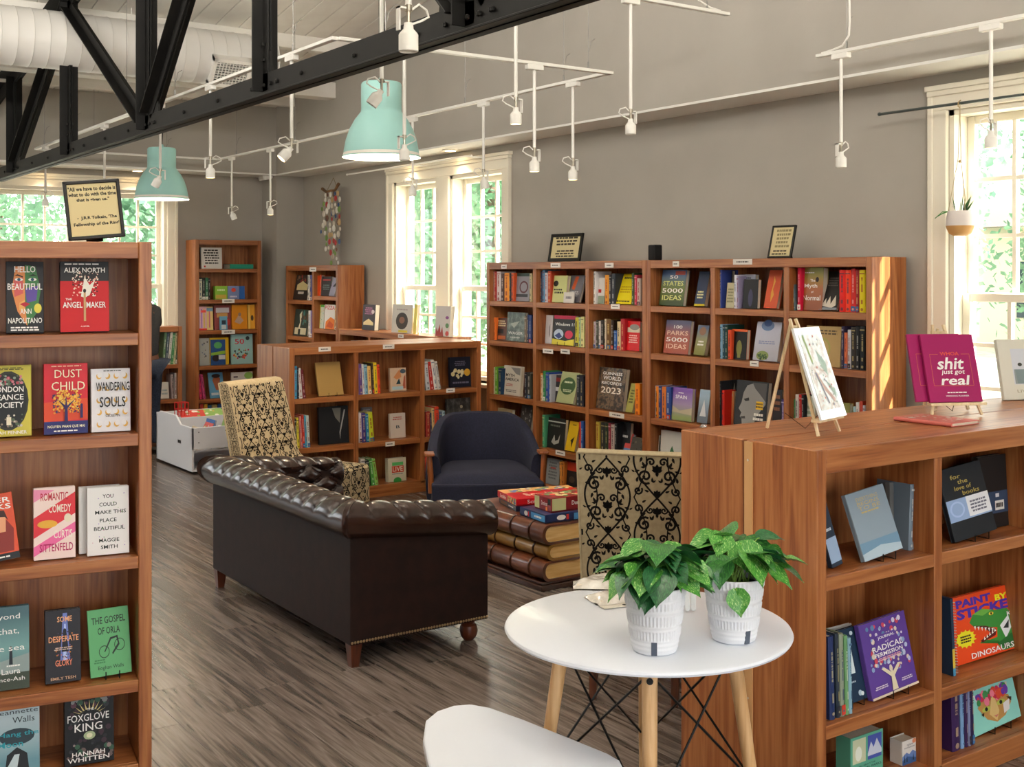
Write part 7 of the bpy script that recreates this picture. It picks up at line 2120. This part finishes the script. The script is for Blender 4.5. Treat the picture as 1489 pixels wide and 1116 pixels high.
# bottom row
def deck(bay, x0, x1, yt, col, side, items, label, t):
    face(K_, bay, 2, x0, x1, yt, col, items, label, lean=0, d=.07, t=t, name='card_deck', cat='box')
deck(0, 1237, 1284, 1066, '5ea88c', '2c5a50', [('r', .06, .42, .46, .94, 'c8cca8'), ('c', .24, .62, .1, .16, 'e4e8d8'), ('r', .52, .42, .95, .94, '4a58a8'), ('p', [(.52, .56), (.62, .8), (.70, .66), (.8, .84), (.95, .58), (.95, .5), (.52, .5)], 'c8ccdc'), ('t', 'ALL ABOUT THE', .5, .34, .5, .035, '143c38'), ('t', 'NATIONAL PARKS', .5, .27, .88, .05, '143c38'), ('lines', 3, .2, .1, .8, .2, 2, '143c38')],
     'green boxed card set with two park pictures', .06)
deck(0, 1312, 1351, 1079, 'd8d4cc', 'c8c4bc', [('c', .86, .90, .14, .10, 'd88860'), ('t', 'nature', .56, .80, .44, .075, '34384a', {'bold': 0}), ('t', 'meditations', .52, .70, .74, .075, '34384a', {'bold': 0}), ('p', [(0, .36), (.3, .5), (.5, .40), (.75, .54), (1, .40), (1, 0), (0, 0)], '6a84b8'), ('p', [(0, .2), (.4, .32), (1, .18), (1, 0), (0, 0)], '3c5a8a'),
     ('p', [(.10, .1), (.15, .5), (.20, .1)], '1c2c34'), ('p', [(.28, .1), (.33, .42), (.38, .1)], '1c2c34'), ('p', [(.74, .1), (.79, .42), (.84, .1)], '1c2c34')], 'cream boxed card set with blue hills and orange sun', .05)
CAT = [('r', 0, .86, 1, 1, 'c02024'), ('t', 'ANIMALS', .44, .885, .50, .045, wh), ('p', [(.22, .55), (.16, .80), (.34, .62)], 'd8d4d0'), ('p', [(.62, .64), (.70, .82), (.86, .78), (.84, .58)], 'c8b8a4'), ('p', [(.20, .50), (.30, .62), (.62, .64), (.84, .52), (.86, .36), (.70, .16), (.52, .10), (.34, .22)], 'b88a4c'),
       ('p', [(.40, .30), (.50, .60), (.56, .60), (.60, .30), (.52, .12)], 'd8b878'), ('p', [(.70, .40), (.84, .44), (.80, .24), (.68, .2)], 'e0dcd8'), ('c', .36, .42, .085, .05, 'b0bc50'), ('c', .36, .42, .03, .04, '101410'), ('c', .66, .44, .085, .05, 'b0bc50'), ('c', .66, .44, .03, .04, '101410'),
       ('p', [(.47, .24), (.57, .24), (.52, .19)], 'c87868'), ('dots', 3, 34, .22, .56, .80, .74, .05, ['c82c50', 'd84c30', '6a3ca0', 'e87a90', '3c8a4c']), ('p', [(.24, .36), (.30, .38), (.27, .30)], '3c2c1c'), ('p', [(.78, .50), (.88, .46), (.86, .38)], '3c2c1c')]
face(K_, 1, 2, 1415, 1487, 984, '8ccfc2', CAT, 'teal sticker book with a flower-crowned cat', lean=13, roll=-3, d=.07, t=.015, stand=True)
for i, (x0, x1, c_) in enumerate([(1386, 1398, '3a2350'), (1399, 1404, '7aa0c8'), (1405, 1409, '3a2350'), (1410, 1413, '8a90b8'), (1414, 1418, '2c2048')]):
    u0, _ = loc(K_, x0, 1090, .04); u1, _ = loc(K_, x1, 1090, .04)
    spine_book(K_.M @ T(max(u0, .625), .04, kz[2] + .001) @ RY(-2), max(.008, u1 - max(u0, .625) - .001), .25, .13, c_, f"{cname(c_)} thin book, {ORD[i + 1]} from left beside the cat book", 'thin books beside the cat book', 340 + i)

# ---------------- on the counter
EW = wood('z', 'c8ad80', 'dcc49a', 'e6d2ac', .5, 'pale_pine')
def easel(M, w, h, label, splay=0, lean=18, zl=None):
    """miniature easel: feet line along local x, faces -y, leans to +y"""
    o = thing('display_easel', label, 'easel', M)
    tl = math.tan(R(lean))
    for s in (0, 1):
        mb = MB(); x0 = w * s; x1 = w / 2 + (s - .5) * w * .25
        top = Vector((x1, h * tl, h)); bot = Vector((x0, 0, .004))
        mb.tube([bot, top], .0062, 4); mb.build('front_leg', EW, o)
    mb = MB(); mb.tube([(w / 2, h * tl + .006, h * .97), (w / 2, h * tl + .02 + h * .20, .004)], .0062, 4); mb.build('rear_leg', EW, o)
    z = zl or h * .14
    mb = MB(); mb.box(-.012, z * tl - .03, z - .005, w + .012, z * tl + .002, z + .005); mb.build('ledge', EW, o, bevel=.001)
    mb = MB(); mb.box(w / 2 - .018, h * tl * .93, h * .90, w / 2 + .018, h * tl * .93 + .012, h * .94); mb.build('top_clamp', EW, o)
    mb = MB(); mb.tube([(w / 2, h * tl * .2, h * .2), (w / 2 + .02, h * .25, .012), (w / 2, h * .42, h * .16)], .0012, 5); mb.build('cord', mat('3c2418', .7), o)
    return o
# easel 1
dx_ = Vector((.967, .257)); F1 = onZ(1190, 637, HK)
rz1 = math.degrees(math.atan2(.257, .967))
M1 = T(F1.x, F1.y, HK + .001) @ RZ(rz1)
easel(M1, .16, .385, 'small pine easel with a wrapped watercolour, left end of counter', lean=19)
MAPM = mottled(['b8ccc4', 'e4e6e2', 'd8dcd4', 'c8b8a8', 'e8e8e4'], 16, .25)
o = thing('watercolour_print', 'watercolour map in a clear sleeve on the left easel', 'print', M1 @ T(-.02, -.022, .060) @ RX(-19))
mb = MB(); mb.box(0, 0, 0, .19, .008, .315); mb.build('board', mat('e2e5e6', .2, coat=.8), o)
mb = MB(); mb.box(.018, -.0012, .03, .172, -.0002, .29); mb.build('painting', MAPM, o)
art('painted_marks', o, .19, .315, [('p', [(.2, .9), (.28, .6), (.34, .62), (.26, .92)], '94a868'), ('p', [(.55, .75), (.8, .6), (.75, .45), (.6, .55)], 'a4bcac'), ('p', [(.3, .55), (.5, .35), (.75, .2), (.7, .16), (.45, .3)], 'c8a89c'), ('p', [(.6, .4), (.85, .3), (.8, .2)], 'a0b8a8'), ('p', [(.28, .5), (.45, .15), (.5, .16), (.33, .5)], '8c8c98'), ('dots', 7, 40, .15, .1, .85, .9, .02, ['c87868', '8ca08c', '9a9aa8', 'd8c8b8'])], M=T(0, -.0014, 0))
# easel 2
F2 = onZ(1355, 607, HK)
dd = Vector((.904, -.425)); rz2 = math.degrees(math.atan2(-.425, .904))
M2e = T(F2.x, F2.y, HK + .001) @ RZ(rz2)
easel(M2e, .205, .27, 'pine easel holding two magenta planners', lean=17, zl=.34 * .14)
def planner(M, label):
    ww = [('r', .12, .70, .28, .705, 'd88040'), ('r', .12, .24, .125, .705, 'd88040'), ('r', .12, .235, .88, .24, 'd88040'), ('r', .875, .24, .88, .705, 'd88040'), ('r', .72, .70, .88, .705, 'd88040'),
          ('t', 'WHOA', .5, .71, .36, .055, 'e0603c', {'bold': .01}), ('t', 'shit', .5, .565, .50, .18, wh, {'bold': .02, 'shear': .25}), ('t', 'just got', .52, .43, .44, .085, wh, {'bold': .01, 'shear': .25}), ('t', 'real', .54, .315, .52, .14, wh, {'bold': .02, 'shear': .25}),
          ('lines', 4, .34, .12, .72, .15, 1, wh), ('t', 'WEDDING PLANNER', .53, .085, .44, .022, wh)]
    o = put_book(M, .215, .262, .012, '9c1c5c', ww, label, name='planner', cat='planner')
    return o
zl = .34 * .14; tl = math.tan(R(17))
planner(M2e @ T(-.01, zl * tl - .022, zl + .0085) @ RX(-17), 'magenta wedding planner with white script, the front one')
planner(M2e @ T(-.055, zl * tl - .002, zl + .0095) @ RX(-17), 'magenta wedding planner tucked behind the front one')
# cream framed photo on a wire stand
q = onZ(1461, 583, HK)
Ms = T(q.x, q.y, HK + .003) @ RZ(rz2)
put_book(Ms @ RX(-14), .26, .262, .022, 'd4d2c4', [('r', .22, .25, 1, .84, 'c8ccd4'), ('r', .24, .26, .48, .50, '8a9494'), ('c', .36, .58, .04, .03, '3c3c34'), ('c', .70, .58, .05, .035, '403c30'), ('p', [(.26, .5), (.46, .5), (.5, .27), (.28, .27)], '7a8a8c'), ('r', .6, .3, .98, .5, 'd8c8b8'), ('t', 'LIVE', .36, .14, .22, .05, '9a9278', {'bold': 0})],
         'cream coffee-table book with a pale room photo, right end', name='book')
wire_stand(Ms @ T(0, .012, -.002), .26, 'brass-coloured wire stand under the cream book at right end')
o = thing('display_easel', 'second pine easel standing behind the magenta planners', 'easel', T(F2.x + .155, F2.y + .095, HK + .001) @ RZ(rz2 + 6))
for s in (0, 1):
    mb = MB(); mb.tube([(.15 * s, 0, .004), (.05 + .05 * s, .09, .335)], .0068, 4); mb.build('front_leg', EW, o)
mb = MB(); mb.tube([(.075, .09, .32), (.075, .18, .004)], .006, 4); mb.build('rear_leg', EW, o)
mb = MB(); mb.box(.04, .078, .29, .11, .088, .31); mb.build('crossbar', EW, o)
# flat book
q0 = onZ(1299, 612, HK); q1 = onZ(1383, 622, HK)
ln_ = math.hypot(q1.x - q0.x, q1.y - q0.y); az = math.degrees(math.atan2(q1.y - q0.y, q1.x - q0.x))
me, mp = book_mesh(.014, .17, ln_, mat('c86a60', .4))
o = thing('book', 'thin book lying flat on the counter before the magenta planners', 'book', T(q0.x, q0.y, HK + .0145) @ RZ(az) @ RY(90) @ RX(0), None, me)
mp.build('page_block', PAGE, o)
art('cover_print', o, .17, ln_, [('dots', 4, 40, .1, .1, .9, .9, .05, ['d8c8b8', 'b8b0a8', 'e0d8d0', 'a85848', 'c8a880'])], M=Matrix(((0, 1, 0, -.0003), (1, 0, 0, 0), (0, 0, 1, 0), (0, 0, 0, 1))))
# small metal clip on the far counter corner
q = onZ(1018, 624, HK)
o = thing('metal_clip', 'small shiny clip lying at the far left corner of the counter', 'clip', T(q.x, q.y, HK + .001) @ RZ(20))
mb = MB(); mb.tube([(0, 0, .003), (.03, .01, .006), (.045, .0, .004), (.03, -.008, .003), (.005, -.004, .003)], .003, 6); mb.cyl((.03, 0, .001), (.03, 0, .012), .009, n=12); mb.build('clip_body', mat('d8d8d8', .2, 1), o, smooth=True)
